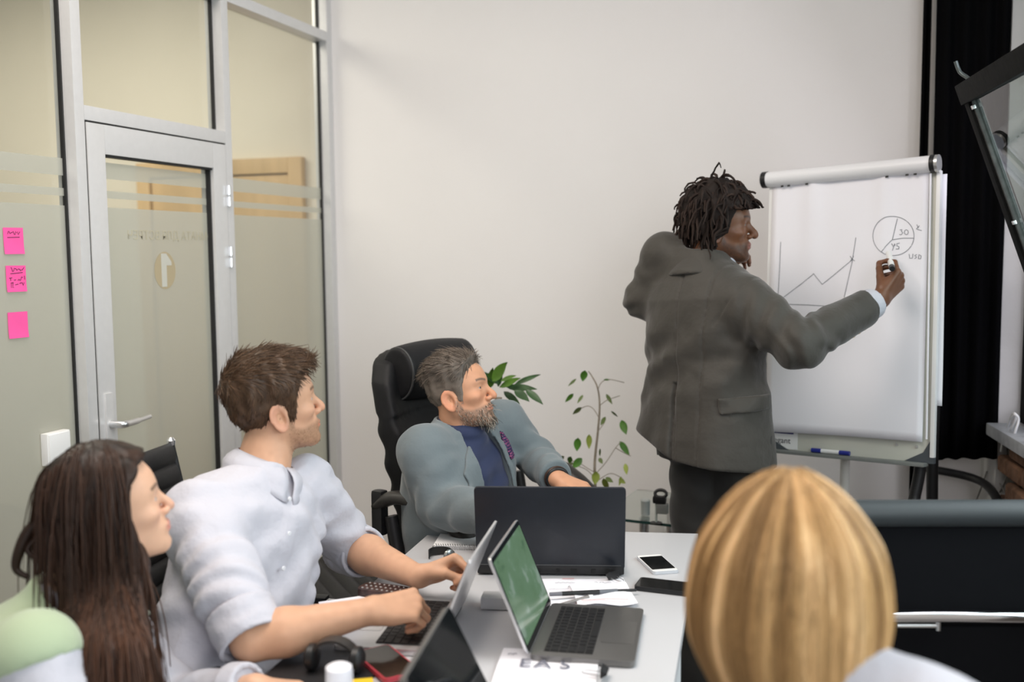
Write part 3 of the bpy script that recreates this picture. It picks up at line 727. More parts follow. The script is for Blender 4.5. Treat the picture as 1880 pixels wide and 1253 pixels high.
def ribbed_chair(loc, face, label, seat_z=0.455, back_top=1.07, w=0.46, group='ribbed black office chairs', arms=True, scale_ribs=0.052):
    a = math.atan2(face[1], face[0]) - math.pi / 2
    root = empty('office_chair', (loc[0], loc[1], 0), label, 'chair', group, rz=a)
    # profile from the front lip of the seat to the top of the back; ribs bulge along it
    def pad(name, path, par):
        pth = smooth_path(path, 60); seg = np.linalg.norm(np.diff(pth, axis=0), axis=1); s = np.r_[0, np.cumsum(seg)]
        n = int(s[-1] / scale_ribs); K = n * 6
        ss = np.linspace(0, s[-1], K + 1); yy = np.interp(ss, s, pth[:, 1]); zz = np.interp(ss, s, pth[:, 2])
        t = np.stack([np.gradient(yy), np.gradient(zz)], 1); t /= np.linalg.norm(t, axis=1)[:, None]
        nv = np.stack([-t[:, 1], t[:, 0]], 1)
        bulge = 0.006 + 0.010 * np.abs(np.sin(math.pi * np.arange(K + 1) / 6)) ** 0.6
        V = []; Fc = []
        xs = [-w / 2, -w / 2 + 0.008, -w / 4, 0, w / 4, w / 2 - 0.008, w / 2]
        for sgn in (1, -1):
            for i in range(K + 1):
                for x in xs:
                    e = 0.35 if abs(x) > w / 2 - 0.001 else 1
                    V.append((x, yy[i] - sgn * 0 + nv[i, 0] * bulge[i] * sgn * e, zz[i] + nv[i, 1] * bulge[i] * sgn * e))
        m_ = len(xs); off = (K + 1) * m_
        for i in range(K):
            for j in range(m_ - 1):
                Fc.append([i * m_ + j, i * m_ + j + 1, (i + 1) * m_ + j + 1, (i + 1) * m_ + j])
                Fc.append([off + i * m_ + j + 1, off + i * m_ + j, off + (i + 1) * m_ + j, off + (i + 1) * m_ + j + 1])
            Fc.append([i * m_, (i + 1) * m_, off + (i + 1) * m_, off + i * m_]); e_ = m_ - 1
            Fc.append([i * m_ + e_, off + i * m_ + e_, off + (i + 1) * m_ + e_, (i + 1) * m_ + e_])
        for j in range(m_ - 1):
            Fc.append([j, j + 1, off + j + 1, off + j][::-1]); b_ = K * m_
            Fc.append([b_ + j, b_ + j + 1, off + b_ + j + 1, off + b_ + j])
        bm = bmesh.new(); vs = [bm.verts.new(v) for v in V]
        for f in Fc: bm.faces.new([vs[q] for q in f])
        return bm_obj(name, bm, M_RIB, par, True, auto=60)
    pad('seat', [(0, 0.24, seat_z - 0.02), (0, 0.20, seat_z), (0, 0, seat_z - 0.012), (0, -0.17, seat_z)], root)
    back = pad('backrest', [(0, -0.20, seat_z + 0.02), (0, -0.245, seat_z + 0.12), (0, -0.27, seat_z + 0.32), (0, -0.33, back_top)], root)
    for s in (-1, 1):
        x = s * (w / 2 + 0.008)
        tube('side_rail', smooth_path([(x, 0.24, seat_z - 0.02), (x, 0.0, seat_z - 0.015), (x, -0.17, seat_z), (x, -0.22, seat_z + 0.06), (x, -0.26, seat_z + 0.30), (x, -0.33, back_top)], 30), 0.008, M_CHROME if False else M_BLACK, root, 8)
        lathe('corner_cap', [(0.002, -0.012), (0.011, -0.008), (0.012, 0.004), (0.006, 0.012)], M_CHROME, root, 10, loc=(x, -0.33, back_top + 0.002))
        if arms:
            xa = s * (w / 2 + 0.045)
            tube('armrest', smooth_path([(s * (w / 2 + 0.01), -0.20, seat_z + 0.04), (xa, -0.20, seat_z + 0.17), (xa, -0.12, seat_z + 0.215), (xa, 0.08, seat_z + 0.215), (xa, 0.17, seat_z + 0.20), (xa, 0.19, seat_z + 0.12), (s * (w / 2 + 0.01), 0.12, seat_z + 0.0)], 44), 0.0125, M_CHROME, root, 10)
            box('arm_pad', (xa, -0.02, seat_z + 0.226), (0.034, 0.18, 0.016), M_BLACK, root, 0.006)
    star_base(root, M_STEEL)
    return root
cf = nrm(RGT * 0.98 - AWAY * 0.19)
lat = lambda l, d: RGT * l + AWAY * d
tc = lat((305 - 940) / 1820 * 2.52, 2.52)         # far top corner of the chair back behind the shirt man
wd = np.array([cf[1], -cf[0], 0])                 # its right-hand side
C2 = tc + wd * 0.24 + cf * 0.33
ribbed_chair(C2, cf, 'ribbed black office chair whose back shows between the two seated people', back_top=1.085)
ribbed_chair((-1.69, 2.88), (0.72, 0.69), 'empty ribbed dark chair between the white shirted man and the glass partition', back_top=0.73, w=0.50, arms=False)

def exec_chair(loc, face):
    a = math.atan2(face[1], face[0]) - math.pi / 2
    root = empty('executive_chair', (loc[0], loc[1], 0), 'high black leather executive chair with headrest roll behind the bearded man', 'chair', rz=a)
    def pillow(name, c, hs, r, par, m, R=None, k=1.0):
        f = lambda p: sd_box(p, c, hs, R, r)
        lo = np.array(c) - np.array(hs).max() - 0.03; hi = np.array(c) + np.array(hs).max() + 0.03
        V, Q = polygonize(f, lo, hi, 0.012); return from_data(name, V, Q, m, par)
    # back shell by cross sections
    Z = np.array([0.50, 0.60, 0.75, 0.90, 1.05, 1.15, 1.215, 1.25]); Wd = np.array([0.215, 0.23, 0.25, 0.265, 0.265, 0.25, 0.20, 0.11]); Y = np.array([-0.21, -0.235, -0.26, -0.285, -0.32, -0.345, -0.36, -0.368])
    def fb(p):
        w = np.interp(p[:, 2], Z, Wd); y = np.interp(p[:, 2], Z, Y)
        u = np.abs(p[:, 0]); dx = u - w + 0.03; dy = np.abs(p[:, 1] - y + 0.06 * (u / 0.26) ** 2 * -1) - 0.045 + 0.03 + 0.008 * np.cos(p[:, 2] * 60) * (np.abs(p[:, 2] - 0.8) < 0.25)
        d = np.linalg.norm(np.maximum(np.stack([dx, dy], 1), 0), axis=1) + np.minimum(np.maximum(dx, dy), 0) - 0.03
        return smax(d, np.maximum(p[:, 2] - 1.245, 0.49 - p[:, 2]), 0.03)
    V, Q = polygonize(fb, (-0.34, -0.46, 0.44), (0.34, -0.08, 1.30), 0.011); from_data('backrest', V, Q, M_LEATH, root)
    fh = lambda p: smax(sd_ell(p, (0, -0.275, 1.178), (0.40, 0.075, 0.098)), np.abs(p[:, 0]) - 0.185, 0.02)
    V, Q = polygonize(fh, (-0.24, -0.40, 1.05), (0.24, -0.15, 1.33), 0.009); hr = from_data('headrest', V, Q, M_LEATH, root)
    for s in (-1, 1):
        th = np.linspace(0, 2 * math.pi, 30); tube('piping', np.stack([np.full(30, s * 0.176), -0.275 + 0.064 * np.cos(th), 1.178 + 0.084 * np.sin(th)], 1), 0.004, M_PIPE, hr, 6)
    pillow('seat', (0, 0.02, 0.475), (0.27, 0.26, 0.065), 0.055, root, M_LEATH)
    for s in (-1, 1):
        x = s * 0.36
        pth = smooth_path([(x, -0.22, 0.79), (x, -0.14, 0.83), (x, -0.02, 0.82), (x, 0.09, 0.765), (x, 0.165, 0.69), (x, 0.19, 0.62)], 26)
        V, Fc = tube_data(pth, np.r_[np.linspace(0.020, 0.034, 5), np.full(16, 0.034), np.linspace(0.034, 0.020, 5)], 12)
        V[:, 2] = np.interp(np.arange(len(V)) // 12, np.arange(len(pth)), pth[:, 2]) + (V[:, 2] - pth[np.arange(len(V)) // 12, 2]) * 0.6
        from_data('armrest', V, Fc, M_ARMP, root)
        tube('arm_support', smooth_path([(x, -0.16, 0.77), (x, -0.13, 0.64), (x, -0.05, 0.50), (s * 0.2, 0.0, 0.42)], 14), 0.021, M_BLACK, root, 10)
        tube('arm_front_support', smooth_path([(x, 0.19, 0.65), (x, 0.16, 0.52), (s * 0.26, 0.12, 0.44)], 12), 0.018, M_BLACK, root, 10)
        box('adjuster', (x, -0.205, 0.775), (0.036, 0.042, 0.14), M_BLACK, root, 0.012)
    star_base(root, M_BLACK)
    return root
ef = nrm(RGT * 0.84 - AWAY * 0.54)
EC = lat(-0.042, 3.17)
exec_chair(EC, ef)

def visitor_chair(loc, face):
    a = math.atan2(face[1], face[0]) - math.pi / 2
    root = empty('visitor_chair', (loc[0], loc[1], 0), 'black chair with a grey padded top edge and chrome tube arms beside the blonde woman', 'chair', rz=a)
    w = 0.54
    M_GREYV = mat('dark_grey_vinyl', (0.035, 0.043, 0.047), 0.5)
    box('back_panel', (0, -0.25, 0.86), (w - 0.05, 0.03, 0.24), mat('black_mesh_fabric', (0.005, 0.0055, 0.007), 0.95, spec=0.15), root, 0.01)
    tube('top_roll', [(-w / 2, -0.255, 0.985), (w / 2, -0.255, 0.985)], 0.03, M_GREYV, root, 14)
    tube('chrome_rail', smooth_path([(-w / 2 - 0.05, 0.12, 0.79), (-w / 2 - 0.05, -0.16, 0.79), (-w / 2 - 0.03, -0.27, 0.775), (-w / 2 + 0.06, -0.30, 0.768), (0, -0.30, 0.768), (w / 2 - 0.06, -0.30, 0.768), (w / 2 + 0.03, -0.27, 0.775), (w / 2 + 0.05, -0.16, 0.79), (w / 2 + 0.05, 0.12, 0.79)], 70), 0.0135, M_CHROME, root, 12)
    for s in (-1, 1):
        tube('back_post', [(s * (w / 2 - 0.012), -0.268, 0.45), (s * (w / 2 - 0.012), -0.275, 0.96)], 0.009, M_CHROME, root, 10)
        tube('leg', smooth_path([(s * (w / 2 + 0.05), 0.12, 0.79), (s * (w / 2 + 0.05), 0.21, 0.72), (s * (w / 2 + 0.05), 0.23, 0.4), (s * (w / 2 + 0.05), 0.23, 0.03), (s * (w / 2 + 0.05), 0.15, 0.015), (s * (w / 2 + 0.05), -0.28, 0.015)], 40), 0.0135, M_CHROME, root, 10)
        tube('lock_collar', [(s * (w / 2 - 0.02), -0.292, 0.771), (s * (w / 2 + 0.015), -0.281, 0.774)], 0.0165, M_CHROME, root, 12)
    box('lower_panel', (0, -0.245, 0.60), (w - 0.03, 0.03, 0.26), mat('black_seat_cloth', (0.004, 0.004, 0.005), 0.95, spec=0.15), root, 0.01)
    tube('bracket', [(-0.09, -0.272, 0.735), (0.0, -0.272, 0.735)], 0.005, M_STEEL, root, 8)
    tube('bracket', [(0.0, -0.272, 0.725), (0.0, -0.272, 0.752)], 0.006, M_STEEL, root, 8)
    box('seat', (0, 0.0, 0.45), (w - 0.02, 0.46, 0.06), MATS['black_seat_cloth'], root, 0.02)
    return root
VC = lat((1742 - 940) / 1820 * 2.13, 2.13)
visitor_chair(VC + nrm(AWAY + RGT * 0.03) * 0.27, AWAY + RGT * 0.03)

# ---- flipchart
fTL, fTR = P(1391, 330, 3.63), P(1740, 304, 3.23)
fBL, fBR = P(1424, 826, 3.60), P(1700, 850, 3.22)
fx = nrm((fTR - fTL) + (fBR - fBL)); fy = nrm((fTL - fBL) + (fTR - fBR)); fy = nrm(fy - fx * (fy @ fx)); fn = np.cross(fx, fy)   # fn points out of the sheet to the room
fo = (fTL + fTR + fBL + fBR) / 4
FW = (np.linalg.norm(fTR - fTL) + np.linalg.norm(fBR - fBL)) / 2; FH = (np.linalg.norm(fTL - fBL) + np.linalg.norm(fTR - fBR)) / 2
M_F = frame_m(fo, fx, fy, fn); M_Fi = np.linalg.inv(np.array(M_F))
def fpix(px, py, off=0.012):                       # pixel -> local xy on the sheet
    d = ray(px, py); n0 = fn; p0 = fo + fn * off
    t = ((p0 - _C) @ n0) / (d @ n0); q = _C + d * t; l = M_Fi @ np.r_[q, 1]; return (l[0], l[1])
M_PAPER = mat('white_paper', (0.90, 0.89, 0.94), 0.8)
M_BOARD = mat('whiteboard_enamel', (0.60, 0.60, 0.53), 0.3)
fc = empty('flipchart_easel', tuple(fo - np.array([0, 0, fo[2]])), 'white flipchart easel with marker drawings standing in the corner', 'flipchart')
FI = Matrix.Translation(-Vector(tuple(fo - np.array([0, 0, fo[2]]))))
def fpart(o, par=None):
    o.parent = par or fc; o.matrix_parent_inverse = Matrix() if par else FI; return o
hw, hh = FW / 2, FH / 2
fpart(prism('board', rrect(2 * hw - 0.02, 2 * hh, 0.03, 5), -0.022, -0.008, M_BOARD, M=M_F, bevel=0.002))
for s in (-1, 1):
    fpart(box('side_rail', (s * (hw - 0.006), 0, -0.010), (0.014, 2 * hh - 0.04, 0.022), M_WHITEP, None, 0.004, M=M_F))
    # dark corner pieces at the foot of the board
    pts = [(s * hw, -hh), (s * (hw - 0.10), -hh), (s * (hw - 0.035), -hh + 0.035), (s * hw, -hh + 0.10)]
    if s < 0: pts = pts[::-1]
    fpart(prism('corner_piece', pts, -0.024, -0.004, mat('dark_corner_plastic', (0.07, 0.08, 0.09), 0.45), M=M_F, bevel=0.002))
fpart(box('pen_tray', (0, -hh - 0.004, 0.008), (2 * hw - 0.04, 0.012, 0.05), mat('grey_tray', (0.20, 0.21, 0.20), 0.5), None, 0.004, M=M_F))
# clamp bar: a paper-white roll with black end caps
rollp = [(-hw + 0.005, hh - 0.012, 0.012), (hw - 0.01, hh - 0.012, 0.012)]
def F3(x, y, z): return fo + fx * x + fy * y + fn * z
fpart(tube('clamp_bar', [F3(-hw - 0.005, hh + 0.0, 0.008), F3(hw - 0.025, hh + 0.0, 0.008)], 0.028, mat('white_clamp', (0.80, 0.80, 0.82), 0.35), None, 18))
for a, b in ((-hw - 0.022, -hw - 0.003), (hw - 0.027, hw - 0.012)):
    fpart(tube('end_cap', [F3(a, hh, 0.008), F3(b, hh, 0.008)], 0.030, M_BLACK, None, 18))
fpart(tube('end_cap', [F3(hw - 0.012, hh, 0.008), F3(hw - 0.002, hh, 0.008)], 0.029, M_STEEL, None, 18))
# paper: the front sheet and the folded-over sheets behind, gently wavy
def sheet(name, x0, x1, y0, y1, z, amp, seed, par=None, curl=0.0, bulge=0.0):
    NX, NY = 25, 31; V = []
    for j in range(NY):
        for i in range(NX):
            u, v = i / (NX - 1), j / (NY - 1)
            x = x0 + (x1 - x0) * u; y = y0 + (y1 - y0) * v
            zz = z + amp * (0.5 + 0.5 * math.sin(u * 9 + seed + 1.5 * v)) * (1 - v) ** 0.4 * 0.5 + amp * math.sin(v * 5 + u * 2 + seed) * 0.4 * (1 - v) + amp * 1.2 * math.exp(-((u - 0.28) / 0.05) ** 2) * v ** 2 + amp * 1.2 * math.exp(-((u - 0.74) / 0.04) ** 2) * v ** 2 + curl * max(0, u - 0.85) ** 2 * 40 * (1 - v) + bulge * math.sin(v * math.pi) 
            V.append(F3(x, y - (0.012 * (u - 0.8) ** 2 if v == 0 else 0), zz))
    V = np.array(V)
    Fc = [[j * NX + i, j * NX + i + 1, (j + 1) * NX + i + 1, (j + 1) * NX + i] for j in range(NY - 1) for i in range(NX - 1)]
    o = from_data(name, V, Fc, M_PAPER, None, True); md = o.modifiers.new('t', 'SOLIDIFY'); md.thickness = 0.0006; return fpart(o, par)
SZ = 0.0
front = sheet('paper_pad', -hw + 0.012, hw - 0.035, -hh + 0.07, hh - 0.005, 0.002, 0.010, 0.6)
back_s = sheet('turned_sheet', -hw + 0.08, hw + 0.012, -hh + 0.19, hh - 0.03, -0.030, 0.01, 2.0)
edge = fpart(tube('sheet_edge', [F3(hw - 0.030, hh - 0.03, 0.004), F3(hw - 0.022, -hh + 0.08, 0.006)], 0.0035, M_PAPER, None, 6))
for px_, py_ in ((1437, 343), (1449, 341), (1482, 337), (1629, 327), (1666, 325), (1681, 324)):
    x, y = fpix(px_, py_); fpart(box('hole', (x, hh - 0.030, 0.0165), (0.010, 0.006, 0.001), M_BLACK, None, 0, M=M_F), front)
# drawings
M_MARK = mat('grey_marker_ink', (0.17, 0.18, 0.21), 0.7)
def FS(pts):
    d = []
    for i in range(len(pts) - 1):
        n = max(2, int(math.hypot(pts[i + 1][0] - pts[i][0], pts[i + 1][1] - pts[i][1]) / 5) + 1)
        d += [(pts[i][0] + (pts[i + 1][0] - pts[i][0]) * k / n, pts[i][1] + (pts[i + 1][1] - pts[i][1]) * k / n) for k in range(n)]
    return [fpix(*q, 0.015) for q in d + [pts[-1]]]
def circ(cx, cy, rx, ry, a0, a1, n=30): return [(cx + rx * math.cos(math.radians(a)), cy - ry * math.sin(math.radians(a))) for a in np.linspace(a0, a1, n)]
lines = [FS([(1431, 444), (1429, 495), (1426, 550)]), FS([(1435, 547), (1492, 503)]), FS([(1492, 502), (1507, 522)]), FS([(1507, 522), (1563, 476)]),
         FS([(1569, 436), (1562, 480), (1547, 546)]), FS([(1558, 470), (1562, 476), (1567, 479)]), FS([(1565, 470), (1558, 480)]), FS([(1424, 558), (1480, 560), (1535, 563)]),
         FS([(1422, 566), (1427, 563), (1425, 574)]), FS(circ(1430, 569, 3, 4.5, 0, 360, 14)), FS(circ(1437, 569, 3, 4.5, 0, 360, 14)),
         FS([(1513, 568), (1517, 565), (1519, 568), (1512, 575), (1520, 574)]), FS(circ(1525, 570, 3, 4.5, 0, 360, 14)), FS(circ(1532, 571, 3, 4.5, 0, 360, 14)),
         FS(circ(1638, 433, 38, 36, 50, 330, 46)), FS(circ(1638, 433, 38, 36, -28, 48, 14)),
         FS([(1646, 401), (1637, 440)]), FS([(1637, 440), (1655, 437), (1676, 437)]), FS([(1637, 440), (1616, 463)]),
         FS([(1650, 422), (1654, 421), (1653, 425), (1656, 427), (1652, 431), (1649, 430)]), FS(circ(1662, 426, 3.5, 4.5, 0, 360, 14)),
         FS([(1636, 447), (1638, 452), (1642, 450), (1641, 447), (1637, 460)]), FS([(1650, 446), (1645, 447), (1645, 451), (1649, 453), (1648, 457), (1643, 457)]),
         FS([(1681, 412), (1684, 418)]), FS([(1686, 414), (1680, 420), (1690, 423)]),
         FS([(1667, 466), (1668, 474), (1673, 474), (1674, 466)]), FS([(1681, 467), (1677, 469), (1681, 472), (1677, 475)]), FS([(1684, 475), (1685, 467), (1689, 470), (1688, 475), (1684, 475)])]
st = strokes('drawing', lines, 0.00095, M_MARK, front, frame_m(F3(0, 0, 0.0165), fx, fy, fn))
sw_ = st.modifiers.new('on_paper', 'SHRINKWRAP'); sw_.target = front; sw_.wrap_method = 'PROJECT'; sw_.use_project_z = False; sw_.wrap_method = 'NEAREST_SURFACEPOINT'; sw_.wrap_mode = 'ABOVE_SURFACE'; sw_.offset = 0.0012
# label strip and marker on the lower edge
lx0, ly0 = fpix(1464, 812, -0.006)
lb = fpart(box('label_plate', (lx0 - 0.10, -hh + 0.036, -0.0065), (0.20, 0.062, 0.002), M_WHITEP, None, 0, M=M_F))
t = text_obj('lettering', 'elegant', 0.030, mat('black_print', (0.02, 0.02, 0.03), 0.6), lb, frame_m(F3(lx0 - 0.026, -hh + 0.034, -0.0052), fx, fy, fn), 0.0003, align='RIGHT')
t = box('print_line', (lx0 - 0.075, -hh + 0.064, -0.0050), (0.12, 0.010, 0.001), mat('blue_print', (0.02, 0.02, 0.16), 0.6), None, 0, M=M_F); t.parent = lb
for px_, py_ in ((1645, 817), (1682, 821)):
    x, y = fpix(px_, py_, 0.0); fpart(lathe('screw', [(0.005, 0), (0.004, 0.003)], M_STEEL, None, 10, M=M_F @ Matrix.Translation((x, y, -0.006))))
# legs: white centre column, black tripod legs
fcx = fpix(1541, 850, 0.0)
pA = F3(fcx[0], -hh + 0.05, -0.05); fpart(tube('centre_column', [(pA[0], pA[1], 0.05), (pA[0], pA[1], pA[2] + 0.5)], 0.0165, mat('cream_column', (0.72, 0.71, 0.66), 0.35), None, 18))
pl_ = P(1690, 850, 3.30); fpart(tube('leg', smooth_path([pl_ + np.array([0, 0.02, 0.25]), pl_, P(1678, 920, 3.30), P(1672, 985, 3.3), onz(1655, 1190, 0.02)], 20), 0.019, M_BLACK, None, 12))
pl_ = P(1712, 845, 3.55); fpart(tube('leg', smooth_path([pl_ + np.array([0, 0, 0.25]), pl_, P(1711, 985, 3.58), P(1710, 1110, 3.6)], 14), 0.020, M_BLACK, None, 12))
fpart(lathe('foot_plate', [(0.16, 0.004), (0.16, 0.016), (0.03, 0.03), (0.02, 0.05)], M_BLACK, None, 20, loc=(pA[0], pA[1], 0)))
# markers on the tray
tx, ty = fpix(1524, 830, 0.02)
mk = empty('marker', tuple(F3(tx, -hh + 0.011, 0.012)), 'blue capped white marker lying on the flipchart tray', 'marker')
MI = Matrix.Translation(-Vector(tuple(F3(tx, -hh + 0.011, 0.012))))
for nm, a, b, r_, m_ in (('barrel', -0.035, 0.03, 0.0075, M_WHITEP), ('cap', -0.07, -0.035, 0.008, mat('blue_marker_cap', (0.02, 0.03, 0.25), 0.35)), ('end_plug', 0.03, 0.066, 0.008, MATS['blue_marker_cap'])):
    o = tube(nm, [F3(tx + a, -hh + 0.011, 0.012), F3(tx + b, -hh + 0.011, 0.012)], r_, m_, None, 12); o.parent = mk; o.matrix_parent_inverse = MI

# ---- glass side table and what stands on it
gt0 = P(1148, 953, 3.55); gt1 = P(1242, 964, 3.55)
GZ = 0.57
g0 = onz(1100, 948, GZ); g1 = onz(1330, 974, GZ); gd = nrm(g1 - g0); gp = np.array([-gd[1], gd[0], 0])
st_ = empty('glass_side_table', tuple((g0 + g1) / 2 * np.array([1, 1, 0])), 'low clear glass side table by the white wall behind the laptop', 'table')
SI_ = Matrix.Translation(-Vector(tuple((g0 + g1) / 2 * np.array([1, 1, 0]))))
Mgt = frame_m(g0, gd, gp, (0, 0, 1)); gl = np.linalg.norm(g1 - g0)
def gpart(o): o.parent = st_; o.matrix_parent_inverse = SI_; return o
gpart(box2('glass_top', (0, 0, -0.010), (gl, 0.46, 0), mat('green_sheet_glass', (0.86, 0.93, 0.90), 0.02, trans=1.0, ior=1.45), M=Mgt))
gpart(box2('glass_edge', (0, -0.003, -0.010), (gl, 0.0, 0), mat('dark_glass_edge', (0.02, 0.05, 0.045), 0.2), M=Mgt))
for (u, v) in ((0.16, 0.05), (0.16, 0.40), (gl - 0.1, 0.05), (gl - 0.1, 0.40)):
    gpart(lathe('leg', [(0.019, 0.0), (0.019, GZ - 0.014), (0.023, GZ - 0.012), (0.023, GZ - 0.0105)], M_STEEL, None, 16, M=Mgt @ Matrix.Translation((u, v, -GZ))))
leg_top_p = onz(1176, 953, GZ) + gp * 0.06  # stub standing for the top of the table leg above the glass
gc = lathe('leg_top', [(0.017, 0.001), (0.0175, 0.05), (0.019, 0.055), (0.016, 0.06)], mat('grey_leg_top', (0.34, 0.37, 0.36), 0.35), None, 16, loc=tuple(leg_top_p)); tag(gc, 'small grey top of a table leg showing above the glass side table', 'table leg')
dk = P(1213, 925, 3.62)
dv = empty('desk_clamp', tuple(dk), 'black clamp with a grey block standing on the glass side table', 'clamp')
DKI = Matrix.Translation(-Vector(tuple(dk)))
def kpart(o): o.parent = dv; o.matrix_parent_inverse = DKI; return o
th = np.linspace(0, 2 * math.pi, 22)
kpart(tube('loop', np.stack([dk[0] + 0.021 * np.cos(th), dk[1] + 0.006 * np.sin(th), dk[2] + 0.036 + 0.013 * np.sin(th)], 1), 0.006, M_BLACK, None, 8))
kpart(box('body', tuple(dk + np.array([-0.004, 0, 0.014])), (0.05, 0.03, 0.028), M_BLACK, None, 0.01))
kpart(box('block', tuple(dk + np.array([0.006, 0, -0.018])), (0.042, 0.03, 0.036), mat('grey_block', (0.20, 0.21, 0.20), 0.5), None, 0.003))
kpart(tube('rod', [(dk[0] - 0.016, dk[1], GZ + 0.001), (dk[0] - 0.016, dk[1], dk[2])], 0.0045, mat('green_grey_rod', (0.42, 0.48, 0.45), 0.3), None, 8))
kpart(lathe('foot', [(0.022, 0), (0.022, 0.004), (0.006, 0.006)], M_BLACK, None, 14, loc=(dk[0] - 0.016, dk[1], GZ + 0.0005)))

# ---- plants
M_LEAF = mat('green_leaf', (0.075, 0.20, 0.022), 0.45, noise=(30, 0.25))
M_LEAF2 = mat('yellow_green_leaf', (0.26, 0.32, 0.05), 0.5, noise=(30, 0.2))
M_LEAF3 = mat('dark_strap_leaf', (0.035, 0.085, 0.028), 0.4, noise=(25, 0.3))
M_STEM = mat('thin_brown_stem', (0.25, 0.21, 0.16), 0.8, noise=(60, 0.3))
M_POT = mat('terracotta_pot', (0.30, 0.17, 0.10), 0.8, noise=(12, 0.1))
def leaf_mesh(name, p, d, ln, wd, nv, m, par, inv, droop=0.15):
    """a pointed blade from p along d; nv its face normal"""
    d = nrm(d); s = nrm(np.cross(d, nv)); n = np.cross(s, d); K = 7; V = []
    for i in range(K + 1):
        t = i / K; w = wd * 0.5 * math.sin(math.pi * min(1, t ** 0.8)) ** 0.85 if 0 < i < K else 0.0006
        c = p + d * ln * t - np.array([0, 0, 1.0]) * droop * ln * t * t
        V += [c + s * w + n * 0.12 * wd, c, c - s * w + n * 0.12 * wd]
    V = np.array(V); Fc = []
    for i in range(K):
        for j in (0, 1): Fc.append([i * 3 + j, i * 3 + j + 1, (i + 1) * 3 + j + 1, (i + 1) * 3 + j])
    o = from_data(name, V, Fc, m, par, True); o.matrix_parent_inverse = inv
    return o
PD = 3.75
fx0 = P(1094, 900, PD); fic = empty('potted_fig', (fx0[0], fx0[1], 0), 'sparse young fig with thin stem and small green leaves against the white wall', 'plant')
FGI = Matrix.Translation((-fx0[0], -fx0[1], 0))
def gpt(o): o.parent = fic; o.matrix_parent_inverse = FGI; return o
rl = random.Random(11)
def PP(px, py, dd=0.0): return P(px, py, PD + dd)
soil = 0.36
gpt(lathe('pot', [(0.10, 0.0), (0.135, 0.30), (0.145, 0.31), (0.145, 0.34), (0.125, 0.34), (0.12, 0.31)], M_POT, None, 24, loc=(fx0[0], fx0[1], 0.0)))
gpt(lathe('soil', [(0.121, 0.30), (0.06, 0.325), (0.001, 0.33)], mat('potting_soil', (0.04, 0.03, 0.02), 0.95), None, 20, loc=(fx0[0], fx0[1], 0.0)))
main = smooth_path([(fx0[0], fx0[1], 0.32), tuple(PP(1093, 900)), PP(1092, 850), PP(1098, 790), PP(1101, 745), PP(1097, 712), PP(1086, 690, 0.02), PP(1080, 682, 0.02)], 40)
gpt(tube('stem', main, np.linspace(0.0065, 0.0018, len(main)), M_STEM, None, 7))
br = [[(1098, 715), (1104, 703), (1116, 697), (1135, 700), (1146, 703)], [(1101, 745), (1115, 735), (1138, 727)], [(1102, 772), (1090, 752), (1078, 746), (1064, 752)], [(1100, 790), (1110, 776)], [(1092, 868), (1078, 860), (1062, 850), (1046, 846)], [(1094, 870), (1112, 850), (1130, 823), (1140, 812)], [(1093, 880), (1075, 862), (1040, 850), (1020, 842)], [(1094, 885), (1120, 870), (1142, 878)], [(1130, 823), (1146, 832), (1158, 838)]]
for b in br: gpt(tube('branch', smooth_path([PP(x, y, 0.01 * i) for i, (x, y) in enumerate(b)], 14), 0.0015, M_STEM, None, 5))
lv = [(1073, 680, 1069, 700, 15, 0), (1058, 696, 1043, 709, 5, 2), (1053, 723, 1038, 738, 8, 0), (1070, 726, 1060, 741, 6, 2), (1068, 748, 1052, 760, 8, 2), (1108, 698, 1120, 697, 4, 0), (1113, 724, 1124, 742, 7, 2), (1122, 755, 1134, 765, 4, 2), (1112, 766, 1103, 781, 8, 2), (1081, 798, 1081, 824, 12, 1), (1061, 804, 1059, 828, 14, 0), (1141, 772, 1150, 798, 14, 0), (1137, 811, 1155, 836, 13, 0), (1148, 852, 1151, 872, 9, 1), (1068, 842, 1050, 860, 14, 0), (1048, 838, 1045, 850, 10, 0), (1022, 836, 1012, 846, 8, 2), (1036, 838, 1026, 846, 8, 2), (1052, 850, 1034, 862, 8, 2), (1058, 864, 1048, 876, 8, 2), (1101, 824, 1101, 838, 5, 2), (1100, 842, 1107, 852, 8, 2),
      (1094, 866, 1092, 890, 16, 1), (1074, 880, 1082, 898, 12, 1), (1108, 878, 1116, 900, 12, 1), (1112, 878, 1126, 886, 9, 2), (1136, 880, 1148, 888, 9, 1), (1044, 872, 1038, 884, 9, 2), (1064, 872, 1070, 886, 8, 2), (1140, 876, 1136, 892, 7, 1)]
for i, (x0, y0, x1, y1, wpx, kd) in enumerate(lv):
    a = PP(x0, y0, rl.uniform(-0.04, 0.04)); b = PP(x1, y1, rl.uniform(-0.04, 0.04)); 
    leaf_mesh('leaf', a, b - a, np.linalg.norm(b - a), wpx / 1820 * PD, -AWAY + RGT * rl.uniform(-0.5, 0.5) + UPV * 0.3, [M_LEAF, M_LEAF2, mat('olive_leaf', (0.12, 0.17, 0.05), 0.5)][kd], fic, FGI, droop=0.02)
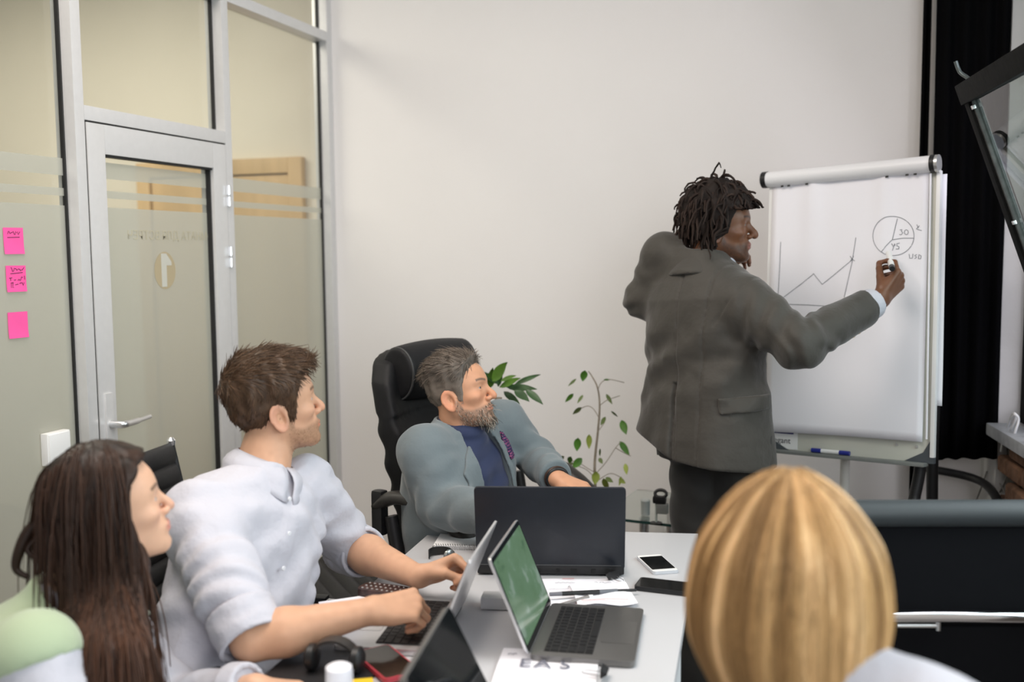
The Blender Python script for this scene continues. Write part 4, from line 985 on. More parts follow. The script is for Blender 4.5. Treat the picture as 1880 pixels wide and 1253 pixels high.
# strap-leaved plant behind the bearded man
PD2 = 3.62
sx = P(905, 770, PD2); dr = empty('strap_leaf_plant', (sx[0], sx[1], 0), 'bushy plant with long dark strap leaves showing over the bearded man shoulder', 'plant')
DRI = Matrix.Translation((-sx[0], -sx[1], 0))
def dpt(o): o.parent = dr; o.matrix_parent_inverse = DRI; return o
dpt(lathe('pot', [(0.11, 0.0), (0.15, 0.32), (0.158, 0.33), (0.158, 0.36), (0.13, 0.36), (0.125, 0.33)], M_POT, None, 24, loc=(sx[0], sx[1], 0.0)))
dpt(tube('stem', smooth_path([(sx[0], sx[1], 0.33), (sx[0] + 0.01, sx[1], 0.7), tuple(P(915, 730, PD2))], 12), 0.014, M_STEM, None, 8))
lf = [(905, 700, 932, 662, 22, 0, 0), (900, 712, 905, 672, 16, 0, 0.05), (918, 712, 956, 692, 14, 0, 0), (946, 706, 993, 685, 11, 1, 0.02), (930, 712, 986, 712, 15, 1, 0), (945, 718, 972, 736, 16, 1, -0.05), (965, 716, 997, 741, 14, 1, -0.05), (930, 706, 968, 724, 12, 0, 0.05), (920, 700, 948, 688, 10, 0, 0.05), (915, 705, 880, 680, 14, 1, 0.05), (925, 720, 955, 742, 14, 1, 0.05), (915, 710, 920, 668, 12, 1, 0.08)]
for (x0, y0, x1, y1, wpx, kd, dd) in lf:
    a = P(x0, y0, PD2 + dd); b = P(x1, y1, PD2 - 0.05 + dd)
    leaf_mesh('leaf', a, b - a, np.linalg.norm(b - a), wpx / 1820 * PD2, -AWAY * 0.8 + UPV * 0.6, M_LEAF3 if kd else mat('bright_strap_leaf', (0.10, 0.21, 0.03), 0.4, noise=(20, 0.3)), dr, DRI, droop=0.06)

# ---- small things on the table
def flat(px, py, z=TZ): return onz(px, py, z)
def slab_px(name, quad, z, th, r, m, parent=None, inv=None, bevel=0.0008, w=None, h=None):
    """rounded slab lying on the table under the four given image corners (squared up)"""
    q = [onz(*c, z + th) for c in quad]; c = sum(q) / 4
    ex = nrm((q[1] - q[0]) + (q[2] - q[3])); ey = np.cross((0, 0, 1), ex)
    W_ = w or (np.linalg.norm(q[1] - q[0]) + np.linalg.norm(q[2] - q[3])) / 2; H_ = h or (np.linalg.norm(q[3] - q[0]) + np.linalg.norm(q[2] - q[1])) / 2
    M = frame_m((c[0], c[1], z), ex, ey, (0, 0, 1))
    o = prism(name, rrect(W_, H_, min(r, W_ / 2.1, H_ / 2.1), 4), 0, th, m, parent, M=None, bevel=bevel)
    o.matrix_world = M
    return o, W_, H_, M
# white phone
ph, w_, h_, Mp = slab_px('phone', [(1165, 1020), (1215, 1017), (1247, 1048), (1200, 1052)], TZ + 0.0005, 0.008, 0.009, mat('white_phone_body', (0.62, 0.64, 0.68), 0.25, metal=0.3), w=0.070, h=0.140)
tag(ph, 'white smartphone with a dark screen lying alone near the far table edge', 'phone')
def child_flat(name, w, h, z0, z1, m, par, cx=0, cy=0, r=0.002): 
    o = prism(name, rrect(w, h, r, 3, cx, cy), z0, z1, m, par); return o
child_flat('screen_border', w_ - 0.003, h_ - 0.003, 0.0078, 0.0083, M_WHITEP, ph, r=0.008)
child_flat('screen', w_ * 0.90, h_ * 0.76, 0.0082, 0.0086, M_SCR, ph)
# black phone
bp, w_, h_, Mp = slab_px('phone', [(1160, 1055), (1300, 1072), (1298, 1094), (1150, 1078)], TZ + 0.0005, 0.011, 0.008, M_BLACK, w=0.152, h=0.074)
tag(bp, 'black smartphone lying crosswise at the right table edge', 'phone')
child_flat('screen', w_ - 0.008, h_ - 0.008, 0.0108, 0.0113, M_SCR, bp, r=0.006)
# spiral notebook
nb, w_, h_, Mp = slab_px('notebook', [(817, 967), (905, 967), (905, 1006), (786, 1001)], TZ + 0.0005, 0.010, 0.003, mat('notebook_paper', (0.80, 0.80, 0.81), 0.8), w=0.15, h=0.19)
tag(nb, 'white spiral notebook with pencil notes beside the black laptop lid', 'notebook')
sgn = 1
cols = [(-w_ / 2 + 0.008 + i * (w_ - 0.016) / 20) for i in range(21)]
near = -h_ / 2 if (np.array(Mp) @ np.array([0, -h_ / 2, 0, 1]))[1] < (np.array(Mp) @ np.array([0, h_ / 2, 0, 1]))[1] else h_ / 2
rings = []
for x in cols:
    t_ = np.linspace(0, 2 * math.pi, 10); rings.append(np.stack([np.full(10, x), near + 0.008 * np.cos(t_), 0.006 + 0.0075 * np.sin(t_)], 1))
rg = tubes('spiral', rings, 0.0011, M_STEEL, nb, 5)
strokes('pencil_notes', [squig(-0.02, 0.05, 0.0 + 0.02 * k, 0.004, 22, 40 + k) for k in range(3)], 0.0008, mat('pencil', (0.35, 0.35, 0.38), 0.7), nb, Matrix.Translation((0, -0.02, 0.0104)))
# watch
wc = flat(808, 1026); wt = empty('wristwatch', (wc[0], wc[1], TZ), 'black wristwatch lying open on the table by the notebook', 'watch')
th = np.linspace(-0.15 * math.pi, 1.2 * math.pi, 26); WM = mat('black_rubber_strap', (0.015, 0.015, 0.015), 0.5)
def band(name, pts, width_dir, w, t, m, par):
    p = np.asarray(pts, float); n = len(p); tg = np.gradient(p, axis=0); tg /= np.linalg.norm(tg, axis=1)[:, None]; wd_ = nrm(width_dir); nn = np.cross(tg, wd_)
    V = []; 
    for i in range(n):
        for a, b in ((1, 1), (-1, 1), (-1, -1), (1, -1)): V.append(p[i] + wd_ * w / 2 * a + nn[i] * t / 2 * b)
    Fc = [[i * 4 + j, i * 4 + (j + 1) % 4, (i + 1) * 4 + (j + 1) % 4, (i + 1) * 4 + j] for i in range(n - 1) for j in range(4)] + [[3, 2, 1, 0], [n * 4 - 4, n * 4 - 3, n * 4 - 2, n * 4 - 1]]
    return from_data(name, V, Fc, m, par, False)
ring = np.stack([0.030 * np.cos(th), 0.030 * np.sin(th), np.full(26, 0.013)], 1)
band('strap', ring, (0, 0, 1), 0.022, 0.003, WM, wt)
band('strap', smooth_path([(-0.025, 0.02, 0.014), (-0.035, 0.045, 0.012), (-0.045, 0.08, 0.004), (-0.05, 0.10, 0.003)], 12), (0.9, 0.35, 0.1), 0.022, 0.003, WM, wt)
lathe('watch_case', [(0.017, 0), (0.019, 0.002), (0.019, 0.009), (0.016, 0.011)], mat('watch_steel', (0.4, 0.42, 0.42), 0.25, metal=0.8), wt, 20, M=frame_m((0.028, -0.012, 0.013), (0, 0, 1), (0.4, 0.92, 0), (0.92, -0.4, 0)))
# studded brown glasses case
gq = flat(715, 1085); gcs, w_, h_, Mp = slab_px('glasses_case', [(668, 1064), (760, 1078), (757, 1096), (668, 1085)], TZ + 0.0005, 0.030, 0.02, mat('brown_snakeskin', (0.045, 0.022, 0.02), 0.35, noise=(60, 0.6)), w=0.15, h=0.06, bevel=0.008)
tag(gcs, 'brown studded glasses case under the forearm of the white shirted man', 'case')
for i in range(10):
    for j in range(3):
        lathe('stud', [(0.0032, 0), (0.0028, 0.0012), (0.001, 0.002)], M_STEEL, gcs, 7, loc=(-0.06 + i * 0.0133, -0.018 + j * 0.018, 0.0298))
# white pad under the right forearm
wp, w_, h_, Mp = slab_px('notepad', [(608, 1102), (690, 1088), (706, 1128), (612, 1140)], TZ + 0.0005, 0.012, 0.003, M_PAPER, w=0.15, h=0.13)
tag(wp, 'plain white notepad under the right forearm at the table edge', 'notepad')
child_flat('cover_board', w_, h_, 0.0002, 0.0022, mat('grey_card', (0.5, 0.5, 0.52), 0.8), wp)
# pen by the silver laptop
def pen(name, a, b, r, parts_, label, cat='pen'):
    a = np.array(a, float); b = np.array(b, float); c = (a + b) / 2
    e = empty(name, tuple(c), label, cat); L_ = b - a
    for nm, t0, t1, k0, k1, m in parts_:
        tube(nm, [a + L_ * t0 - c, a + L_ * t1 - c], [r * k0, r * k1], m, e, 10)
    return e
pen('pen', flat(627, 1178, TZ + 0.006), flat(682, 1146, TZ + 0.007), 0.0035, [('cap', 0, 0.22, 1.6, 1.7, M_BLACK), ('barrel', 0.22, 0.85, 0.7, 0.8, mat('pen_grey', (0.10, 0.10, 0.11), 0.4)), ('grip', 0.85, 1.0, 1.5, 1.2, M_BLACK)], 'slim dark pen lying at the corner of the silver laptop')
# papers between the laptops
def paper(quad, label, seed, z, w=0.21, h=0.297, marks=True, name='paper_sheet', ink=None, wav=0.002):
    q = [onz(*c, z) for c in quad]; c = sum(q) / 4; ex = nrm((q[1] - q[0]) + (q[2] - q[3])); ey = np.cross((0, 0, 1), ex); N = 8; V = []
    for j in range(N):
        for i in range(N):
            u, v = i / (N - 1) - 0.5, j / (N - 1) - 0.5
            V.append((u * w, v * h, wav * (1 + math.sin(u * 7 + seed) * math.cos(v * 6 + seed))))
    Fc = [[j * N + i, j * N + i + 1, (j + 1) * N + i + 1, (j + 1) * N + i] for j in range(N - 1) for i in range(N - 1)]
    V2 = V + [(x, y, zz - 0.0004) for x, y, zz in V]; Fc += [[k + N * N for k in f][::-1] for f in Fc]
    o = from_data(name, V2, Fc, M_PAPER, None, True); o.matrix_world = frame_m((c[0], c[1], z + 0.0006), ex, ey, (0, 0, 1)); tag(o, label, 'paper', 'loose papers on the table')
    return o, ex, ey
M_BINK = mat('blue_black_ink', (0.05, 0.05, 0.10), 0.7); M_RINK = mat('red_ink', (0.55, 0.08, 0.05), 0.7)
p1, ex, ey = paper([(1000, 1062), (1125, 1060), (1165, 1118), (1010, 1120)], 'printed sheet with handwriting just in front of the black laptop', 1, TZ + 0.0005, 0.21, 0.19)
strokes('handwriting', [squig(-0.07, -0.02, 0.06, 0.005, 12, 7), squig(-0.04, 0.02, 0.03, 0.008, 10, 8), squig(0.0, 0.07, 0.055, 0.006, 14, 9), [(-0.09, 0.012), (-0.04, 0.014)]], 0.0009, M_BINK, p1, Matrix.Translation((0, 0, 0.0052)))
strokes('red_lines', [[(-0.03, -0.082), (0.03, -0.078), (0.06, -0.080)], [(-0.05, 0.088), (-0.02, 0.088)]], 0.0016, M_RINK, p1, Matrix.Translation((0, 0, 0.0052)))
p2, ex, ey = paper([(1060, 1072), (1140, 1070), (1158, 1116), (1070, 1120)], 'creased white sheet with a red line lying under the pens', 3, TZ + 0.0052, 0.14, 0.15, wav=0.004)
strokes('red_lines', [[(-0.06, -0.055), (0.0, -0.052), (0.05, -0.060)]], 0.0014, M_RINK, p2, Matrix.Translation((0, 0, 0.0092)))
p3, ex, ey = paper([(895, 1215), (1100, 1235), (1118, 1275), (890, 1275)], 'sheet with large printed letters nearest the camera on the table', 5, TZ + 0.0005, 0.20, 0.28)
for i, (ch, x_) in enumerate((('E', -0.045), ('A', -0.01), ('S', 0.035))):
    t = text_obj('lettering', ch, 0.055, mat('grey_print', (0.16, 0.16, 0.20), 0.7), p3, Matrix.Translation((x_, 0.062, 0.0047)), 0.0002)
strokes('handwriting', [squig(-0.085, -0.068, 0.105, 0.006, 8, 21)], 0.001, M_BINK, p3, Matrix.Translation((0, 0, 0.0047)))
def binder_clip(px, py, z, ang, label):
    c = onz(px, py, z); e = empty('binder_clip', (c[0], c[1], z), label, 'clip', rz=ang)
    pts = [(-0.010, 0), (0.010, 0), (0.0015, 0.013), (-0.0015, 0.013)]
    prism('clip_body', pts, -0.016, 0.016, M_BLACK, e, M=Matrix(((0, 0, 1, 0), (0, 1, 0, 0), (1, 0, 0, 0.010), (0, 0, 0, 1))), bevel=0.001)
    tube('wire_handle', smooth_path([(-0.010, 0.002, 0.004), (-0.008, -0.03, 0.006), (0, -0.038, 0.006), (0.008, -0.03, 0.006), (0.010, 0.002, 0.004)], 22), 0.0011, M_STEEL, e, 6)
    return e
binder_clip(1127, 1064, TZ + 0.006, 0.8, 'black binder clip on the papers by the black laptop corner')
binder_clip(1104, 1242, TZ + 0.005, -1.5, 'black binder clip with wire handle on the nearest printed sheet')
pen('brush_pen', flat(1009, 1092, TZ + 0.016), flat(1168, 1084, TZ + 0.012), 0.0052, [('cap', 0, 0.14, 0.9, 1.0, mat('grey_cap', (0.15, 0.15, 0.17), 0.4)), ('barrel', 0.14, 0.57, 1.05, 1.05, M_BLACK), ('band', 0.57, 0.78, 1.0, 1.0, mat('grey_band', (0.13, 0.14, 0.16), 0.4)), ('tail', 0.78, 1.0, 0.8, 0.65, M_BLACK)], 'long black lettered brush pen lying across the papers')
pen('pen', flat(1010, 1117, TZ + 0.008), flat(1088, 1094, TZ + 0.011), 0.0042, [('barrel', 0, 0.9, 1.0, 1.0, mat('grey_pen_barrel', (0.22, 0.20, 0.19), 0.4)), ('tip', 0.9, 1.0, 1.0, 0.5, M_WHITEP)], 'grey pen with white tip below the black brush pen')
# charger block
ch = onz(912, 1100, TZ + 0.02); cbk = box('charger', (0, 0, 0.015), (0.07, 0.05, 0.028), mat('pale_grey_plastic', (0.55, 0.55, 0.56), 0.4), None, 0.005); cbk.location = (ch[0], ch[1], TZ + 0.001); cbk.rotation_euler = (0, 0, 0.2); tag(cbk, 'pale grey charger block between the silver and the grey laptop', 'charger')
box('plug_socket', (0.031, -0.005, 0.012), (0.010, 0.014, 0.012), M_BLACK, cbk, 0.001)
# folder, phone with red rim, headphones, roll, yellow note in the foreground
fo1, w_, h_, Mp = slab_px('folder', [(575, 1184), (690, 1196), (650, 1300), (450, 1290)], TZ + 0.0005, 0.005, 0.004, mat('black_folder', (0.012, 0.012, 0.014), 0.55, noise=(80, 0.1)), w=0.21, h=0.30)
fa, fb_ = onz(575, 1184, TZ), onz(672, 1194, TZ); ex = nrm(fb_ - fa); ey = np.cross((0, 0, 1), ex); fcn = fa + ex * 0.105 - ey * 0.15 + ex * -0.02
fo1.matrix_world = frame_m((fcn[0], fcn[1], TZ + 0.0005), nrm(ex), ey, (0, 0, 1)); tag(fo1, 'black flat folder on the table in front of the dark haired woman', 'folder')
rp, w_, h_, Mp = slab_px('phone', [(662, 1197), (717, 1187), (762, 1228), (700, 1247)], TZ + 0.006, 0.010, 0.010, mat('red_phone_case', (0.50, 0.05, 0.07), 0.35), w=0.078, h=0.155)
tag(rp, 'dark phone in a red rimmed case beside the silver laptop', 'phone')
child_flat('screen', w_ - 0.006, h_ - 0.006, 0.0098, 0.0104, mat('brown_dark_glass', (0.014, 0.010, 0.008), 0.1), rp, r=0.008)
hd = onz(615, 1238, TZ); hp_ = empty('headphones', (hd[0], hd[1], TZ), 'black headphones standing on the black folder', 'headphones', rz=0.15)
tharc = np.linspace(0.0, math.pi, 24)
arc = np.stack([0.046 * np.cos(tharc) + 0.0, np.zeros(24) + 0.0, 0.030 + 0.040 * np.sin(tharc)], 1)
band('headband', arc, (0, 1, 0), 0.030, 0.006, mat('black_headband', (0.02, 0.02, 0.02), 0.35), hp_)
for s in (-1, 1):
    lathe('ear_cup', [(0.020, -0.010), (0.026, -0.006), (0.026, 0.006), (0.018, 0.012)], M_BLACK, hp_, 18, M=frame_m((s * 0.046, 0, 0.032), (0, 1, 0), (0, 0, 1), (s, 0, 0)))
rol = onz(640, 1300, TZ); rt = P(622, 1222, 1.62)
rr_ = empty('paper_roll', (rt[0], rt[1], TZ), 'white rolled paper tube standing in the foreground beside the headphones', 'paper roll')
lathe('roll', [(0.022, 0.001), (0.0225, 0.10), (0.021, rt[2] - TZ - 0.003), (0.016, rt[2] - TZ), (0.006, rt[2] - TZ + 0.001)], M_PAPER, rr_, 24)
tube('loose_edge', [(0.0225, 0.003, 0.002), (0.0225, 0.003, rt[2] - TZ - 0.006)], 0.0008, M_PAPER, rr_, 6)
yn = onz(661, 1262, TZ + 0.006); yo = box('sticky_note', (0, 0, 0.003), (0.05, 0.05, 0.005), mat('yellow_paper', (0.75, 0.50, 0.02), 0.8), None, 0.0005); yo.location = (yn[0], yn[1], TZ + 0.0062); yo.rotation_euler = (0, 0, 0.5); tag(yo, 'yellow sticky note pad peeking out beside the white paper roll', 'sticky note')
# ================================================================== people
def sd_poly(u, v, pts):
    """signed distance to a closed polygon in the plane"""
    d = np.full(u.shape, 1e9); s = np.ones(u.shape); n = len(pts)
    for i in range(n):
        ax, ay = pts[i]; bx, by = pts[i - 1]
        ex, ey = bx - ax, by - ay; wx, wy = u - ax, v - ay
        t = np.clip((wx * ex + wy * ey) / (ex * ex + ey * ey + 1e-12), 0, 1)
        d = np.minimum(d, (wx - ex * t) ** 2 + (wy - ey * t) ** 2)
        c1 = v >= ay; c2 = v < by; c3 = ex * wy > ey * wx
        s = np.where((c1 & c2 & c3) | (~c1 & ~c2 & ~c3), -s, s)
    return s * np.sqrt(d)
def head_frame(yaw_away, pitch_up, roll=0.0, base=RGT, side=AWAY):
    """axes of a head that looks along base turned by yaw towards side; columns right, front, up"""
    y, p, r_ = map(math.radians, (yaw_away, pitch_up, roll))
    f = base * math.cos(y) + side * math.sin(y)
    F_ = f * math.cos(p) + UPV * math.sin(p); U = UPV * math.cos(p) - f * math.sin(p)
    X = np.cross(F_, U); U2 = U * math.cos(r_) + X * math.sin(r_); X2 = np.cross(F_, U2)
    return np.stack([X2, F_, U2], 1)

def head_sdf(q, K=None, parts=False):
    """a head in its own frame: eyes at z = 0, ears at y = 0, face towards +y"""
    K = K or {}
    jw = K.get('jaw', 1.0); ns = K.get('nose', 1.0); lp = K.get('lips', 1.0); br = K.get('brow', 1.0); fem = K.get('fem', 0.0); ck = K.get('cheek', 1.0)
    ax = np.abs(q[..., 0]); s = np.stack([ax, q[..., 1], q[..., 2]], -1)          # mirrored half
    d = sd_ell(q, (0, -0.006, 0.030), (0.077, 0.091, 0.086))
    d = smin(d, sd_ell(q, (0, 0.040, 0.022), (0.064, 0.056, 0.060)), 0.03)
    d = smin(d, sd_ell(q, (0, 0.030, -0.042), (0.061 * ck, 0.058, 0.070)), 0.03)
    d = smin(d, sd_ell(q, (0, 0.048, -0.084), (0.040 * jw, 0.044, 0.032)), 0.025)
    d = smin(d, sd_cone(s, (0.050 * jw, 0.004, -0.058), (0.016, 0.074, -0.102), 0.017, 0.015), 0.022)
    d = smin(d, sd_sphere(q, (0, 0.079, -0.101), 0.0165 - 0.003 * fem), 0.018)
    d = smin(d, sd_ell(s, (0.044, 0.060, -0.026), (0.021, 0.024, 0.016)), 0.018)
    d = smin(d, sd_cone(s, (0.006, 0.086, 0.017), (0.040, 0.074, 0.020), 0.011 * br - 0.002 * fem, 0.009 * br), 0.014)
    # sockets and lids
    d = smax(d, -sd_ell(s, (0.030, 0.104, -0.001), (0.019, 0.018, 0.0125)), 0.012)
    lid = sd_sphere(s, (0.031, 0.0735, -0.001), 0.0158)
    slit = sd_ell(s, (0.0325, 0.087, -0.0022), (0.0150, 0.0135, 0.0064 - 0.0012 * K.get('squint', 0)))
    d = smin(d, smax(lid, -slit, 0.002), 0.004)
    # nose
    d = smin(d, sd_cone(q, (0, 0.088, 0.004), (0, 0.108 + 0.004 * (ns - 1), -0.026), 0.0075, 0.0092 * ns), 0.010)
    d = smin(d, sd_sphere(q, (0, 0.1115 + 0.006 * (ns - 1), -0.0355), 0.0105 * ns), 0.007)
    d = smin(d, sd_ell(s, (0.0115 * ns, 0.0975, -0.0405), (0.0085 * ns, 0.0105, 0.0075)), 0.005)
    d = smax(d, -sd_ell(s, (0.0065 * ns, 0.104, -0.0475), (0.0035, 0.0055, 0.004)), 0.003)
    # mouth
    d = smin(d, sd_ell(q, (0, 0.079, -0.066), (0.030, 0.018, 0.020)), 0.014)
    up = sd_ell(q, (0, 0.0935, -0.0655), (0.0225, 0.0095, 0.0058 * lp)); lo = sd_ell(q, (0, 0.0925, -0.0745), (0.0205, 0.0098, 0.0068 * lp))
    d = smin(d, smin(up, lo, 0.0015), 0.005)
    d = smax(d, -sd_cone(s, (0, 0.104, -0.0702), (0.021, 0.094, -0.0708), 0.0016, 0.0010), 0.002)
    d = smax(d, -sd_ell(q, (0, 0.1055, -0.088), (0.020, 0.010, 0.006)), 0.010)
    skull = d
    # ears
    e = K.get('ear', 1.0); ang = math.radians(-14)
    yr = (s[..., 1] + 0.006) * math.cos(ang) - (s[..., 2] + 0.022) * math.sin(ang); zr = (s[..., 1] + 0.006) * math.sin(ang) + (s[..., 2] + 0.022) * math.cos(ang)
    xo = ax - 0.0745 - 0.34 * np.maximum(-yr, -0.02)
    rad = np.sqrt((yr / (0.0185 * e + 0.002 * (zr > 0))) ** 2 + (zr / (0.031 * e)) ** 2)
    ear = np.maximum((rad - 1) * 0.018 * e, np.abs(xo) - 0.0055)
    ear = smin(ear, np.sqrt(((rad - 0.92) * 0.019) ** 2 + (xo - 0.004) ** 2) - 0.0042, 0.003)
    ear = smax(ear, -(np.sqrt(((yr - 0.002) / 0.0105) ** 2 + ((zr + 0.000) / 0.019) ** 2 + ((xo - 0.009) / 0.0125) ** 2) - 1) * 0.0105, 0.002)
    ear = smin(ear, np.sqrt(((rad - 0.50) * 0.019) ** 2 + (xo - 0.001) ** 2) - 0.0022 + 0.02 * (yr > 0.004), 0.002)
    d = smin(d, ear, 0.006)
    return (d, skull) if parts else d
def skin_col(q, base, K, rng_seed=1):
    """skin tone by place: lips, flushed nose and cheeks and ears, brows and stubble"""
    base = np.array(base); n = len(q); c = np.repeat(base[None], n, 0)
    ax = np.abs(q[:, 0])
    def mixc(c, col, m): return c * (1 - m[:, None]) + np.array(col)[None] * m[:, None]
    red = K.get('red', (base * np.array([1.0, 0.62, 0.55])))
    m = 0.35 * np.exp(-(((ax - 0.042) / 0.02) ** 2 + ((q[:, 2] + 0.03) / 0.02) ** 2)) * (q[:, 1] > 0.02)
    m += 0.45 * np.exp(-((ax / 0.014) ** 2 + ((q[:, 2] + 0.036) / 0.014) ** 2)) * (q[:, 1] > 0.09)
    m += 0.5 * np.clip((ax - 0.074) / 0.006, 0, 1) * (np.abs(q[:, 2] + 0.02) < 0.04)
    c = mixc(c, red, np.clip(m, 0, 1))
    zl = -0.0702 + 0.0; lm = np.clip(1.4 - np.sqrt((ax / 0.0215) ** 2 + ((q[:, 2] - zl) / (0.0095 * K.get('lips', 1))) ** 2), 0, 0.4) / 0.4 * (q[:, 1] > 0.08)
    c = mixc(c, K.get('lipcol', base * np.array([0.85, 0.50, 0.48])), np.clip(lm, 0, 1) * 0.8)
    if K.get('stubble', 0):
        nz = 0.75 + 0.25 * hash_noise(q, 300, 3)
        zc = np.interp(q[:, 1], [-0.01, 0.015, 0.03, 0.05, 0.075, 0.10, 0.12], [0.005, -0.02, -0.052, -0.060, -0.058, -0.050, -0.050])
        m = np.clip((zc - q[:, 2]) / 0.010, 0, 1) * np.clip((q[:, 2] + 0.130) / 0.018, 0, 1) * np.clip((q[:, 1] + 0.0) / 0.02, 0, 1) * nz
        m *= 1 - np.clip(lm, 0, 1)
        c = mixc(c, K['stubcol'], np.clip(m * K['stubble'], 0, 1))
    zb = 0.0185 + 0.006 * np.sin(np.clip((ax - 0.01) / 0.045, 0, 1) * 2.4); 
    m = np.clip(1.3 - np.abs(q[:, 2] - zb) / 0.0042, 0, 1) * (ax > 0.010) * (ax < 0.052) * (q[:, 1] > 0.05)
    c = mixc(c, K.get('browcol', (0.05, 0.03, 0.02)), m * 0.85)
    nzz = 1 + 0.05 * hash_noise(q, 90, 5); 
    return c * nzz[:, None]

M_SKIN = mat('skin', (1, 1, 1), 0.48, spec=0.35, attr='Col', sss=0.06, bump=(260, 0.08, 0.001))
M_SKIND = mat('deep_skin', (1, 1, 1), 0.40, spec=0.45, attr='Col', sss=0.05, bump=(260, 0.08, 0.001))
M_EYE = mat('eyeball', (1, 1, 1), 0.08, attr='Col')

